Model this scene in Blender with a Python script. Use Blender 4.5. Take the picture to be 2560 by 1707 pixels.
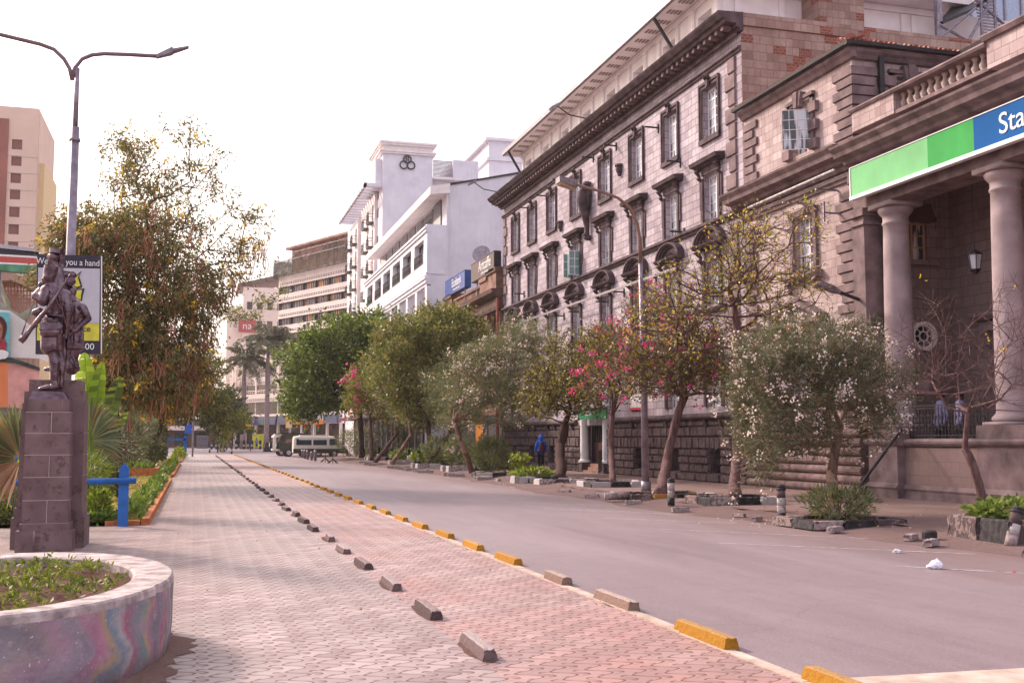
import bpy, math, random
import numpy as np
from mathutils import Vector, Matrix
R=math.radians
for o in list(bpy.data.objects): bpy.data.objects.remove(o)
SC=bpy.context.scene; COL=SC.collection
# ---------------- camera, world, sun, exposure ----------------
PF,HY,PCX,PCY,CH,VPX=2740.,1098.,1280.,853.5,1.65,485.
TH=math.atan((HY-PCY)/PF); YAW=math.atan((PCX-VPX)*math.cos(TH)/PF)
cam=bpy.data.objects.new('camera',bpy.data.cameras.new('camera')); COL.objects.link(cam)
cam.location=(0,0,CH); cam.rotation_euler=(math.pi/2+TH,0,-YAW)
cam.data.lens=PF/2560*36; cam.data.sensor_width=36; cam.data.clip_end=3000; cam.data.clip_start=.1
SC.camera=cam
SC.render.resolution_x=1024; SC.render.resolution_y=682
W=bpy.data.worlds.new('World'); SC.world=W; W.use_nodes=True
SUN_EL,SUN_AZ=R(33),R(-36)      # azimuth from +Y, negative = to the left
nt=W.node_tree; nt.nodes.clear()
wo=nt.nodes.new('ShaderNodeOutputWorld'); b1=nt.nodes.new('ShaderNodeBackground'); b2=nt.nodes.new('ShaderNodeBackground'); ad=nt.nodes.new('ShaderNodeAddShader')
sk=nt.nodes.new('ShaderNodeTexSky'); sk.sky_type='NISHITA'; sk.sun_disc=False; sk.sun_elevation=SUN_EL; sk.sun_rotation=SUN_AZ
sk.air_density=1.5; sk.dust_density=6
nt.links.new(sk.outputs[0],b1.inputs[0]); b1.inputs[1].default_value=.09
b2.inputs[0].default_value=(.97,.85,.95,1); b2.inputs[1].default_value=.66
nt.links.new(b1.outputs[0],ad.inputs[0]); nt.links.new(b2.outputs[0],ad.inputs[1]); nt.links.new(ad.outputs[0],wo.inputs[0])
sl=bpy.data.lights.new('sun','SUN'); sl.energy=3.6; sl.angle=R(8); sl.color=(1,.83,.75)
sun=bpy.data.objects.new('sun',sl); COL.objects.link(sun)
sd=Vector((math.sin(SUN_AZ)*math.cos(SUN_EL),math.cos(SUN_AZ)*math.cos(SUN_EL),math.sin(SUN_EL)))
sun.rotation_euler=sd.to_track_quat('Z','Y').to_euler()
SC.view_settings.view_transform='Standard'; SC.view_settings.look='None'; SC.view_settings.exposure=0.52; SC.view_settings.gamma=1
# photograph pixel -> world helpers (2560 px frame)
_f=np.array([math.sin(YAW)*math.cos(TH),math.cos(YAW)*math.cos(TH),math.sin(TH)]); _r=np.array([math.cos(YAW),-math.sin(YAW),0]); _u=np.cross(_r,_f)
def ray(x,y): return _f*PF+_r*(x-PCX)-_u*(y-PCY)
def gnd(x,y,z=0):
    d=ray(x,y); t=(z-CH)/d[2]; return (d[0]*t,d[1]*t,z)
def aY(x,y,Y):
    d=ray(x,y); t=Y/d[1]; return (d[0]*t,Y,CH+d[2]*t)
def aX(x,y,X):
    d=ray(x,y); t=X/d[0]; return (X,d[1]*t,CH+d[2]*t)
# ---------------- mesh builder ----------------
class MB:
    def __init__(s): s.v=[]; s.f=[]; s.m=[]; s.mi=0
    def quadv(s,pts):
        n=len(s.v); s.v+=[tuple(p) for p in pts]; s.f.append(tuple(range(n,n+len(pts)))); s.m.append(s.mi); return s
    def box(s,x0,x1,y0,y1,z0,z1):
        n=len(s.v)
        s.v+=[(x0,y0,z0),(x1,y0,z0),(x1,y1,z0),(x0,y1,z0),(x0,y0,z1),(x1,y0,z1),(x1,y1,z1),(x0,y1,z1)]
        for q in ((0,3,2,1),(4,5,6,7),(0,1,5,4),(1,2,6,5),(2,3,7,6),(3,0,4,7)): s.f.append(tuple(n+i for i in q)); s.m.append(s.mi)
        return s
    def hexa(s,b,t):
        n=len(s.v); s.v+=[tuple(p) for p in b]+[tuple(p) for p in t]; k=len(b)
        s.f.append(tuple(n+i for i in reversed(range(k)))); s.f.append(tuple(n+k+i for i in range(k)))
        for i in range(k): j=(i+1)%k; s.f.append((n+i,n+j,n+k+j,n+k+i))
        s.m+= [s.mi]*(k+2); return s
    def pillow(s,y0,y1,z0,z1,X,d=.07,e=.05):   # bulging stone on a wall facing -X
        n=len(s.v)
        s.v+=[(X,y0,z0),(X,y1,z0),(X,y1,z1),(X,y0,z1),(X-d,y0+e,z0+e),(X-d,y1-e,z0+e),(X-d,y1-e,z1-e),(X-d,y0+e,z1-e)]
        for q in ((0,1,5,4),(1,2,6,5),(2,3,7,6),(3,0,4,7),(4,5,6,7)): s.f.append(tuple(n+i for i in q)); s.m.append(s.mi)
        return s
    def exty(s,prof,y0,y1):     # closed (x,z) profile swept along y
        return s.hexa([(x,y0,z) for x,z in prof],[(x,y1,z) for x,z in prof])
    def extx(s,prof,x0,x1):     # closed (y,z) profile swept along x
        return s.hexa([(x0,y,z) for y,z in prof],[(x1,y,z) for y,z in prof])
    def extz(s,prof,z0,z1):
        return s.hexa([(x,y,z0) for x,y in prof],[(x,y,z1) for x,y in prof])
    def tube(s,pts,rs,n=8,cap=True):
        pts=[Vector(p) for p in pts]
        if not hasattr(rs,'__len__'): rs=[rs]*len(pts)
        base=len(s.v); up=Vector((0,0,1)); pa=None
        for i,p in enumerate(pts):
            d=(pts[min(i+1,len(pts)-1)]-pts[max(i-1,0)]).normalized()
            if pa is None:
                a=d.cross(up) if abs(d.z)<.95 else d.cross(Vector((1,0,0)))
            else: a=pa-d*pa.dot(d)
            a.normalize(); pa=a; b=d.cross(a)
            for k in range(n):
                t=2*math.pi*k/n; s.v.append(tuple(p+(a*math.cos(t)+b*math.sin(t))*rs[i]))
        for i in range(len(pts)-1):
            for k in range(n):
                j=(k+1)%n; s.f.append((base+i*n+k,base+i*n+j,base+(i+1)*n+j,base+(i+1)*n+k)); s.m.append(s.mi)
        if cap:
            s.f.append(tuple(base+k for k in reversed(range(n)))); s.m.append(s.mi)
            e=base+(len(pts)-1)*n; s.f.append(tuple(e+k for k in range(n))); s.m.append(s.mi)
        return s
    def lathe(s,cx,cy,prof,n=24,sx=1,sy=1):
        base=len(s.v)
        for r,z in prof:
            for k in range(n):
                t=2*math.pi*k/n; s.v.append((cx+r*sx*math.cos(t),cy+r*sy*math.sin(t),z))
        for i in range(len(prof)-1):
            for k in range(n):
                j=(k+1)%n; s.f.append((base+i*n+k,base+i*n+j,base+(i+1)*n+j,base+(i+1)*n+k)); s.m.append(s.mi)
        s.f.append(tuple(base+k for k in reversed(range(n)))); s.m.append(s.mi)
        e=base+(len(prof)-1)*n; s.f.append(tuple(e+k for k in range(n))); s.m.append(s.mi)
        return s
    def wall(s,P,u0,u1,v0,v1,holes,d):
        """wall sheet with openings; P(u,v,w) maps to space, w = depth inward"""
        us=sorted({u0,u1,*[min(max(h[i],u0),u1) for h in holes for i in (0,1)]}); vs=sorted({v0,v1,*[min(max(h[i],v0),v1) for h in holes for i in (2,3)]})
        for a,b in zip(us,us[1:]):
            for c,e in zip(vs,vs[1:]):
                mu,mv=(a+b)/2,(c+e)/2
                if any(h[0]<mu<h[1] and h[2]<mv<h[3] for h in holes): continue
                s.quadv([P(a,c,0),P(b,c,0),P(b,e,0),P(a,e,0)])
        for h in holes:
            a,b,c,e=h[:4]
            for q in (((a,c),(b,c)),((b,c),(b,e)),((b,e),(a,e)),((a,e),(a,c))):
                s.quadv([P(*q[0],0),P(*q[1],0),P(*q[1],d),P(*q[0],d)])
        return s
    def mesh(s,name,mats,smooth=False):
        me=bpy.data.meshes.new(name); me.from_pydata(s.v,[],s.f)
        for m in (mats if isinstance(mats,(list,tuple)) else [mats]): me.materials.append(m)
        if any(s.m): me.polygons.foreach_set('material_index',s.m)
        if smooth: me.polygons.foreach_set('use_smooth',[True]*len(s.f))
        me.update(); return me
    def islands(s):
        p=list(range(len(s.v)))
        def fd(a):
            while p[a]!=a: p[a]=p[p[a]]; a=p[a]
            return a
        for f in s.f:
            for v in f[1:]: p[fd(v)]=fd(f[0])
        g={}
        for i,f in enumerate(s.f): g.setdefault(fd(f[0]),[]).append(i)
        return list(g.values())
    def each(s,name,mats,parent=None,per=1,local=False):
        isl=s.islands(); out=[]
        for k in range(0,len(isl),per):
            m=MB(); mp={}
            for fi in [i for g in isl[k:k+per] for i in g]:
                f=s.f[fi]
                for v in f:
                    if v not in mp: mp[v]=len(m.v); m.v.append(s.v[v])
                m.f.append(tuple(mp[v] for v in f)); m.m.append(s.m[fi])
            out.append(m.build(name,mats,parent,False,local))
        return out
    def build(s,name,mats,parent=None,smooth=False,local=False):
        return link(s.mesh(name,mats,smooth),name,parent,local)
def link(me,name,parent=None,local=False,loc=None):
    o=bpy.data.objects.new(name,me); COL.objects.link(o)
    if parent is not None:
        o.parent=parent
        if not local and loc is None:
            p=parent; t=Vector((0,0,0))
            while p is not None: t+=p.location; p=p.parent
            o.location=-t
    if loc is not None: o.location=loc
    return o
def tag(o,label=None,cat=None,group=None,kind=None):
    if label: o['label']=label
    if cat: o['category']=cat
    if group: o['group']=group
    if kind: o['kind']=kind
    return o
def thing(name,label,cat,loc=(0,0,0),rz=0,group=None):
    o=bpy.data.objects.new(name,None); COL.objects.link(o); o.empty_display_size=.3
    o.location=loc; o.rotation_euler=(0,0,rz); return tag(o,label,cat,group)
def struct(o): o['kind']='structure'; return o
KIDS={}
def dup(root,loc=None,rz=None,label=None,group=None,scale=None):
    def cp(o,par):
        c=o.copy(); COL.objects.link(c); c.parent=par
        for ch in [x for x in bpy.data.objects if x.parent==o] if o.name not in KIDS else KIDS[o.name]: cp(ch,c)
        return c
    c=cp(root,None)
    if loc is not None: c.location=loc
    if rz is not None: c.rotation_euler=(0,0,rz)
    if label: c['label']=label
    if group: c['group']=group
    if scale is not None: c.scale=scale if hasattr(scale,'__len__') else (scale,)*3
    return c
# ---------------- material helper ----------------
class NT:
    def __init__(s,name):
        s.mat=bpy.data.materials.new(name); s.mat.use_nodes=True; s.t=s.mat.node_tree; s.b=s.t.nodes['Principled BSDF']; s.out=s.t.nodes['Material Output']
    def n(s,typ,ins={},**at):
        nd=s.t.nodes.new(typ)
        for k,v in at.items(): setattr(nd,k,v)
        for k,v in ins.items(): s.set(nd.inputs[k],v)
        return nd
    def set(s,sock,v):
        if isinstance(v,bpy.types.NodeSocket): s.t.links.new(v,sock)
        elif isinstance(v,bpy.types.Node): s.t.links.new(v.outputs[0],sock)
        else:
            if isinstance(v,(tuple,list)) and len(v)==3 and sock.type=='RGBA': v=(*v,1)
            sock.default_value=v
    def pos(s):
        if not hasattr(s,'_c'): s._c=s.n('ShaderNodeTexCoord').outputs['Object']
        return s._c
    def math(s,op,a,b=0.,c=0.,clamp=False):
        nd=s.n('ShaderNodeMath',operation=op); nd.use_clamp=clamp
        for i,v in enumerate((a,b,c)): s.set(nd.inputs[i],v)
        return nd.outputs[0]
    def mix(s,f,a,b,mode='MIX'):
        nd=s.n('ShaderNodeMix',data_type='RGBA',blend_type=mode); s.set(nd.inputs[0],f); s.set(nd.inputs[6],a); s.set(nd.inputs[7],b); return nd.outputs[2]
    def noise(s,scale,detail=4,vec=None,rough=.55,sc=None):
        v=vec or s.pos()
        if sc: v=s.n('ShaderNodeMapping',{'Vector':v,'Scale':sc}).outputs[0]
        return s.n('ShaderNodeTexNoise',{'Vector':v,'Scale':scale,'Detail':detail,'Roughness':rough}).outputs[0]
    def ramp(s,f,stops,interp='LINEAR'):
        nd=s.n('ShaderNodeValToRGB',{'Fac':f}); e=nd.color_ramp.elements; nd.color_ramp.interpolation=interp
        while len(e)<len(stops): e.new(.5)
        for i,(p,c) in enumerate(stops): e[i].position=p; e[i].color=(*c,1) if len(c)==3 else c
        return nd.outputs[0]
    def sep(s,v=None): return s.n('ShaderNodeSeparateXYZ',{'Vector':v or s.pos()}).outputs
    def comb(s,x,y,z=0.): return s.n('ShaderNodeCombineXYZ',{'X':x,'Y':y,'Z':z}).outputs[0]
    def wallvec(s):
        p=s.sep(); return s.comb(s.math('ADD',p[0],p[1]),p[2])
    def bump(s,h,strength=.4,dist=.02,prev=None):
        i={'Height':h,'Strength':strength,'Distance':dist}
        if prev is not None: i['Normal']=prev
        return s.n('ShaderNodeBump',i).outputs[0]
    def done(s,col=None,rough=.8,spec=.3,metal=0.,normal=None,**kw):
        if col is not None: s.set(s.b.inputs['Base Color'],col)
        s.set(s.b.inputs['Roughness'],rough); s.set(s.b.inputs['Specular IOR Level'],spec); s.set(s.b.inputs['Metallic'],metal)
        if normal is not None: s.set(s.b.inputs['Normal'],normal)
        for k,v in kw.items(): s.set(s.b.inputs[k],v)
        return s.mat
_mc={}
def plain(name,col,rough=.7,spec=.3,metal=0.,var=.12,nscale=6,bump=.15):
    if name in _mc: return _mc[name]
    t=NT(name); n=t.noise(nscale,5); d=tuple(c*(1-var*1.6) for c in col); l=tuple(min(1,c*(1+var)) for c in col)
    c=t.ramp(n,[(.3,d),(.7,l)])
    _mc[name]=t.done(c,rough,spec,metal,normal=t.bump(t.noise(nscale*8,3),bump,.01) if bump else None); return _mc[name]
def stone(name,c1,c2,mortar,bw=.55,bh=.27,msize=.012,dirt=(.1,.07,.06),patch=None,patchp=.0,rough=.85,off=.5,vscale=1.):
    t=NT(name); v=t.wallvec()
    br=t.n('ShaderNodeTexBrick',{'Vector':v,'Color1':(0,0,0),'Color2':(1,1,1),'Mortar':(0,0,0),'Scale':1.,'Mortar Size':msize,'Mortar Smooth':.3,'Bias':0.,'Brick Width':bw,'Row Height':bh},offset=off)
    # random tint per block
    ry=t.math('FLOOR',t.math('DIVIDE',t.sep(v)[1],bh)); par=t.math('MODULO',t.math('ABSOLUTE',ry),2.)
    rx=t.math('FLOOR',t.math('DIVIDE',t.math('ADD',t.sep(v)[0],t.math('MULTIPLY',par,bw*off)),bw))
    rnd=t.n('ShaderNodeTexWhiteNoise',{'Vector':t.comb(rx,ry)},noise_dimensions='3D')
    c=t.mix(rnd.outputs[0],c1,c2); big=t.noise(.35*vscale,5); fine=t.noise(9,5)
    c=t.mix(t.math('MULTIPLY',t.ramp(fine,[(.35,(0,0,0)),(.75,(1,1,1))]),.35),c,tuple(x*.72 for x in c1))
    if patchp:
        sb=t.n('ShaderNodeTexBrick',{'Vector':v,'Color1':(*patch,1),'Color2':tuple(x*.6 for x in patch),'Mortar':(.33,.22,.17),'Scale':1.,'Mortar Size':.012,'Brick Width':.2,'Row Height':.1})
        c=t.mix(t.math('LESS_THAN',rnd.outputs[0],patchp),c,sb.outputs[0])
    c=t.mix(t.math('MULTIPLY',t.ramp(big,[(.42,(0,0,0)),(.75,(1,1,1))]),.5),c,dirt)
    st=t.noise(1.1,4,sc=(3,3,.25)); c=t.mix(t.math('MULTIPLY',t.ramp(st,[(.5,(0,0,0)),(.8,(1,1,1))]),.35),c,dirt)
    c=t.mix(t.math('MULTIPLY',br.outputs['Fac'],.75),c,mortar)
    h=t.math('SUBTRACT',t.math('MULTIPLY',fine,.4),br.outputs['Fac'])
    return t.done(c,rough,.2,normal=t.bump(h,.6,.02))
M={}
M['ashlar']=stone('grey_ashlar_stone',(.34,.285,.325),(.56,.49,.54),(.09,.06,.075),.62,.29,.014,(.16,.11,.12))
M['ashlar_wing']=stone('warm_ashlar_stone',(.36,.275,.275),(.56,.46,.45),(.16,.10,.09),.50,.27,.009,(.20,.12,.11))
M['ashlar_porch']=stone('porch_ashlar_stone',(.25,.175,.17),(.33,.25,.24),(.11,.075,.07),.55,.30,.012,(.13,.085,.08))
M['gable']=stone('patched_gable_stone',(.30,.18,.15),(.50,.36,.30),(.20,.12,.10),.52,.30,.012,(.12,.07,.065),(.38,.10,.065),.18)
M['dark_stone']=plain('dark_trim_stone',(.098,.066,.075),.85,.2,var=.35,nscale=2.5,bump=.5)
M['mid_stone']=plain('mid_trim_stone',(.205,.145,.15),.85,.2,var=.3,nscale=2.0,bump=.4)
M['rustic']=plain('rough_base_stone',(.12,.083,.086),.9,.2,var=.35,nscale=5,bump=1.0)
M['rustic2']=plain('rough_wing_base_stone',(.20,.135,.13),.9,.2,var=.3,nscale=4,bump=.9)
M['column_stone']=plain('column_stone',(.36,.28,.29),.8,.25,var=.2,nscale=1.6,bump=.25)
M['old_brown']=plain('weathered_brown_stone',(.24,.135,.105),.85,.2,var=.35,nscale=1.3,bump=.5)
def stucco():
    t=NT('white_stucco'); a=t.noise(.8,6); b=t.noise(3,4,sc=(2,2,.15))
    c=t.mix(t.math('MULTIPLY',t.ramp(b,[(.55,(0,0,0)),(.85,(1,1,1))]),.35),t.ramp(a,[(.3,(.62,.60,.66)),(.7,(.74,.72,.77))]),(.42,.36,.38))
    return t.done(c,.8,.2,normal=t.bump(t.noise(14,4),.15,.01))
M['stucco']=stucco()
M['cream']=plain('cream_paint',(.80,.73,.72),.7,.25,var=.08,nscale=1.2,bump=.1)
M['cream_far']=plain('cream_panel',(.86,.75,.69),.7,.25,var=.08,nscale=.4,bump=0)
M['white']=plain('white_paint',(.78,.77,.80),.5,.3,var=.06,nscale=5,bump=.05)
M['dirty_white']=plain('dirty_white_paint',(.60,.56,.57),.8,.2,var=.3,nscale=9,bump=.5)
M['black_paint']=plain('black_kerb_paint',(.035,.03,.035),.7,.3,var=.5,nscale=10,bump=.5)
M['iron']=plain('black_iron',(.03,.025,.03),.5,.4,.2,var=.2,nscale=8,bump=0)
M['grey_metal']=plain('grey_metal',(.26,.22,.26),.45,.5,.5,var=.25,nscale=5,bump=.1)
M['rust_pipe']=plain('red_oxide_pipe',(.30,.09,.07),.7,.3,var=.2,bump=0)
M['tile']=None
def tile():
    t=NT('clay_roof_tile'); p=t.sep(); u=t.math('ADD',p[0],p[1]); w=t.math('SINE',t.math('MULTIPLY',u,26.))
    c=t.mix(t.noise(5,4),(.16,.05,.04),(.42,.17,.12)); c=t.mix(t.ramp(t.noise(1.5,4),[(.55,(0,0,0)),(.7,(1,1,1))]),c,(.40,.28,.26))
    return t.done(c,.85,.2,normal=t.bump(w,.8,.05))
M['tile']=tile()
def glass(name,col,rough=.08,warm=None,curtain=None):
    t=NT(name); c=col
    if curtain:
        n=t.noise(1.3,2,sc=(3,3,.4)); c=t.mix(t.ramp(n,[(.48,(0,0,0)),(.56,(1,1,1))]),col,curtain)
    return t.done(c,rough,.7)
M['glass']=glass('window_glass',(.035,.04,.05),.06,curtain=(.60,.62,.68))
M['glass_dark']=glass('dark_window_glass',(.02,.02,.025),.08)
M['glass_green']=glass('green_tinted_glass',(.16,.32,.30),.1)
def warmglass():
    t=NT('painted_amber_reflection_glass'); n=t.noise(.25,3); s=t.sep()
    c=t.ramp(n,[(.40,(.16,.12,.16)),(.52,(.30,.20,.22)),(.56,(.75,.30,.09)),(.7,(.85,.42,.16))])  # amber sun reflections painted into the pane colour
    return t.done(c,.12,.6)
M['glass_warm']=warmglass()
# ground
def asphalt():
    t=NT('asphalt'); a=t.noise(.25,6,sc=(1.6,.35,1)); f=t.noise(60,3); b=t.noise(1.4,5)
    c=t.ramp(a,[(.3,(.155,.112,.12)),(.5,(.21,.158,.168)),(.72,(.285,.222,.232))]); c=t.mix(t.math('MULTIPLY',t.ramp(t.noise(1.,6,sc=(2.2,.22,1),rough=.65),[(.45,(0,0,0)),(.7,(1,1,1))]),.35),c,(.33,.26,.275)); c=t.mix(t.math('MULTIPLY',t.ramp(t.noise(3.5,6,rough=.7),[(.5,(0,0,0)),(.72,(1,1,1))]),.35),c,(.13,.095,.105))
    c=t.mix(t.math('MULTIPLY',t.ramp(b,[(.5,(0,0,0)),(.8,(1,1,1))]),.3),c,(.19,.14,.15))
    # dusty red edge towards the right kerb
    x=t.sep()[0]; e=t.math('ADD',x,t.math('MULTIPLY',t.math('SUBTRACT',t.noise(.5,5),.5),4.))
    c=t.mix(t.ramp(t.math('DIVIDE',e,14.),[(.62,(0,0,0)),(.86,(1,1,1))]),c,(.20,.125,.115))
    c=t.mix(t.math('MULTIPLY',f,.25),c,(.12,.09,.10)); s=t.noise(.8,3)
    c=t.mix(t.ramp(s,[(.72,(0,0,0)),(.76,(1,1,1))]),c,(.17,.12,.11))
    vo=t.n('ShaderNodeTexVoronoi',{'Vector':t.mix(.12,t.pos(),t.n('ShaderNodeTexNoise',{'Vector':t.pos(),'Scale':3.}).outputs[1]),'Scale':.35},feature='DISTANCE_TO_EDGE').outputs[0]
    c=t.mix(t.math('MULTIPLY',t.ramp(vo,[(0,(1,1,1)),(.005,(0,0,0))]),t.math('MULTIPLY',t.ramp(t.noise(.3,3),[(.45,(0,0,0)),(.6,(1,1,1))]),.45)),c,(.08,.06,.07))
    gr=t.noise(34,3,rough=.8); c=t.mix(t.math('MULTIPLY',t.ramp(gr,[(.5,(0,0,0)),(.68,(1,1,1))]),.3),c,(.42,.35,.36)); c=t.mix(t.math('MULTIPLY',t.ramp(t.noise(.55,3),[(.66,(0,0,0)),(.72,(1,1,1))]),.3),c,(.13,.09,.095))
    return t.done(c,.55,.4,normal=t.bump(t.math('ADD',f,t.math('MULTIPLY',gr,1.5)),.35,.01))
M['asphalt']=asphalt()
def pavers(name,ca,cb,cc,s=.26,rough=.42,dirt=.5):
    t=NT(name); p=t.sep(); u=t.math('DIVIDE',p[0],s); v=t.math('DIVIDE',p[1],s); tp=2*math.pi
    wob=t.noise(2.2,3); u=t.math('ADD',u,t.math('MULTIPLY',wob,.25))
    u2=t.math('ADD',u,t.math('MULTIPLY',t.math('SINE',t.math('MULTIPLY',v,tp)),.30)); v2=t.math('ADD',v,t.math('MULTIPLY',t.math('SINE',t.math('MULTIPLY',u2,tp)),.27))
    fu=t.math('ABSOLUTE',t.math('SUBTRACT',t.math('FRACT',u2),.5)); fv=t.math('ABSOLUTE',t.math('SUBTRACT',t.math('FRACT',v2),.5))
    m=t.math('MAXIMUM',fu,fv); th=t.math('ADD',.405,t.math('MULTIPLY',t.noise(5,4),.07)); j=t.math('MULTIPLY',t.math('SUBTRACT',m,th),t.math('ADD',14.,t.math('MULTIPLY',t.noise(1.3,4),26.)),clamp=True)
    au=t.math('SUBTRACT',t.math('FRACT',t.math('ADD',u2,.5)),.5); av=t.math('SUBTRACT',t.math('FRACT',t.math('ADD',v2,.5)),.5); rr=t.math('SQRT',t.math('ADD',t.math('MULTIPLY',au,au),t.math('MULTIPLY',av,av)))
    arc=t.math('MULTIPLY',t.math('MULTIPLY',t.math('SUBTRACT',.045,t.math('ABSOLUTE',t.math('SUBTRACT',rr,.36))),40.,clamp=True),t.math('GREATER_THAN',t.math('ADD',au,av),0.)); j=t.math('MAXIMUM',j,t.math('MULTIPLY',arc,.75))
    rnd=t.n('ShaderNodeTexWhiteNoise',{'Vector':t.comb(t.math('FLOOR',u2),t.math('FLOOR',v2))}).outputs[0]
    c=t.mix(rnd,ca,cb); big=t.noise(.45,5)
    c=t.mix(t.math('MULTIPLY',t.ramp(big,[(.42,(0,0,0)),(.62,(1,1,1))]),t.math('ADD',.3,t.math('MULTIPLY',rnd,.6))),c,cc)
    c=t.mix(t.math('MULTIPLY',t.ramp(t.noise(1.7,5),[(.5,(0,0,0)),(.8,(1,1,1))]),dirt),c,(.26,.17,.15))
    c=t.mix(t.math('MULTIPLY',j,.9),c,(.13,.055,.042))
    h=t.math('SUBTRACT',t.math('ADD',t.math('MULTIPLY',rnd,.55),t.math('MULTIPLY',t.noise(25,4),.15)),j)
    return t.done(c,t.math('ADD',rough,t.math('MULTIPLY',j,.3)),.45,normal=t.bump(h,.5,.012))
M['pavers']=pavers('grey_wave_pavers',(.235,.165,.16),(.42,.325,.315),(.26,.21,.20))
M['pavers_red']=pavers('red_wave_pavers',(.29,.19,.18),(.45,.33,.31),(.39,.19,.17))
def slabs():
    t=NT('dusty_slab_paving'); p=t.sep(); v=t.comb(p[1],p[0])
    br=t.n('ShaderNodeTexBrick',{'Vector':v,'Color1':(.21,.145,.14),'Color2':(.26,.185,.175),'Mortar':(.07,.045,.04),'Scale':1.,'Mortar Size':.008,'Brick Width':.9,'Row Height':.9})
    c=t.mix(t.ramp(t.noise(.6,6),[(.4,(0,0,0)),(.75,(1,1,1))]),br.outputs[0],(.19,.12,.10)); c=t.mix(t.math('MULTIPLY',t.noise(14,4),.4),c,(.14,.09,.08))
    return t.done(c,.8,.25,normal=t.bump(t.math('SUBTRACT',t.math('MULTIPLY',t.noise(12,4),.4),br.outputs['Fac']),.4,.015))
M['slabs']=slabs()
def dirt(name,a,b,sc=1.):
    t=NT(name); c=t.mix(t.noise(1.2*sc,6),a,b); c=t.mix(t.math('MULTIPLY',t.noise(30*sc,3),.5),c,tuple(x*.5 for x in a))
    return t.done(c,.95,.1,normal=t.bump(t.noise(18*sc,5),.8,.03))
M['dirt']=dirt('dusty_earth',(.15,.085,.07),(.27,.175,.15)); M['soil']=dirt('red_soil',(.09,.045,.035),(.17,.085,.065),2.)
M['lawn']=dirt('dry_lawn_soil',(.22,.20,.06),(.34,.26,.10))
M['concrete']=plain('rough_concrete',(.34,.27,.265),.85,.2,var=.3,nscale=14,bump=.9)
M['kerb_cream']=plain('flush_cream_kerb',(.48,.37,.31),.8,.2,var=.2,nscale=5,bump=.3)
M['orange_kerb']=plain('orange_kerb_paint',(.50,.17,.06),.75,.25,var=.25,nscale=7,bump=.4)
def worn(name,paint,base,amt=.5,scale=14):
    t=NT(name); n=t.noise(scale,6,rough=.65); rnd=t.n('ShaderNodeObjectInfo').outputs['Random']
    f=t.math('ADD',n,t.math('MULTIPLY',t.math('SUBTRACT',rnd,.5),.25))
    g=t.n('ShaderNodeNewGeometry').outputs['Normal']; up=t.math('MULTIPLY',t.sep(g)[2],.10)
    c=t.mix(t.ramp(t.math('ADD',f,up),[(amt,(0,0,0)),(amt+.06,(1,1,1))]),paint,base)
    c=t.mix(t.math('MULTIPLY',t.noise(40,3),.35),c,tuple(x*.45 for x in base))
    return t.done(c,.85,.2,normal=t.bump(t.noise(scale*2,5),.9,.02))
M['yellow_worn']=worn('worn_yellow_paint',(.42,.20,.03),(.33,.23,.18),.60,8)
M['pale_worn']=worn('pale_worn_concrete',(.40,.31,.28),(.42,.35,.33),.55)
M['dark_worn']=worn('worn_black_kerb_paint',(.085,.06,.062),(.25,.18,.17),.52,9)
M['white_worn']=worn('worn_white_kerb_paint',(.52,.48,.48),(.24,.17,.16),.58)
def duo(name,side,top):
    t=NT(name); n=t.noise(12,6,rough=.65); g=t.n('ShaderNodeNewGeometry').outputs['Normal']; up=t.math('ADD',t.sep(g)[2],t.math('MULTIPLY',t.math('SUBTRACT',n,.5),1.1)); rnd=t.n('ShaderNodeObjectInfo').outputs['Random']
    c=t.mix(t.ramp(up,[(.5,(0,0,0)),(.62,(1,1,1))]),side,top); c=t.mix(t.math('MULTIPLY',rnd,.3),c,tuple(x*.5 for x in side)); c=t.mix(t.math('MULTIPLY',t.noise(45,3),.4),c,tuple(x*.4 for x in side))  # upward faces take the paler top colour, the rest the side colour
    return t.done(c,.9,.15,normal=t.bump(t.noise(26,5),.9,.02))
M['block_yellow']=duo('pale_topped_yellow_block',(.42,.20,.025),(.44,.27,.12)); M['block_bare']=duo('bare_brown_block',(.26,.17,.14),(.46,.36,.32)); M['block_dark']=duo('dark_grey_block',(.10,.07,.072),(.30,.225,.22)); M['block_grey']=duo('grey_block',(.19,.135,.135),(.46,.38,.37))
M['blue_paint']=plain('blue_gloss_paint',(.012,.13,.46),.35,.5,var=.15,nscale=4,bump=.05)
M['bronze']=None
def bronze():
    t=NT('dark_bronze'); n=t.noise(7,5); c=t.ramp(n,[(.35,(.07,.04,.05)),(.7,(.22,.155,.18))]); c=t.mix(t.ramp(t.noise(3,3,sc=(4,4,.6)),[(.62,(0,0,0)),(.82,(1,1,1))]),c,(.20,.155,.175))
    return t.done(c,.27,.7,.9,normal=t.bump(t.noise(15,5),.75,.015))
M['bronze']=bronze()
def pedstone():
    t=NT('pedestal_stone'); c=t.ramp(t.noise(2.5,5),[(.3,(.11,.068,.07)),(.7,(.205,.135,.14))])
    sp=t.ramp(t.noise(6,6,rough=.7),[(.55,(0,0,0)),(.61,(1,1,1))]); c=t.mix(t.math('MULTIPLY',sp,.8),c,(.085,.05,.045))
    dr=t.ramp(t.noise(2.2,2,sc=(9,9,.35)),[(.70,(0,0,0)),(.74,(1,1,1))]); c=t.mix(t.math('MULTIPLY',dr,.45),c,(.55,.47,.47))
    return t.done(c,.7,.3,normal=t.bump(t.noise(30,4),.3,.01))
M['pedestal']=pedstone(); M['joint']=plain('pale_mortar',(.46,.36,.33),.9,.1,var=.1)
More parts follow.
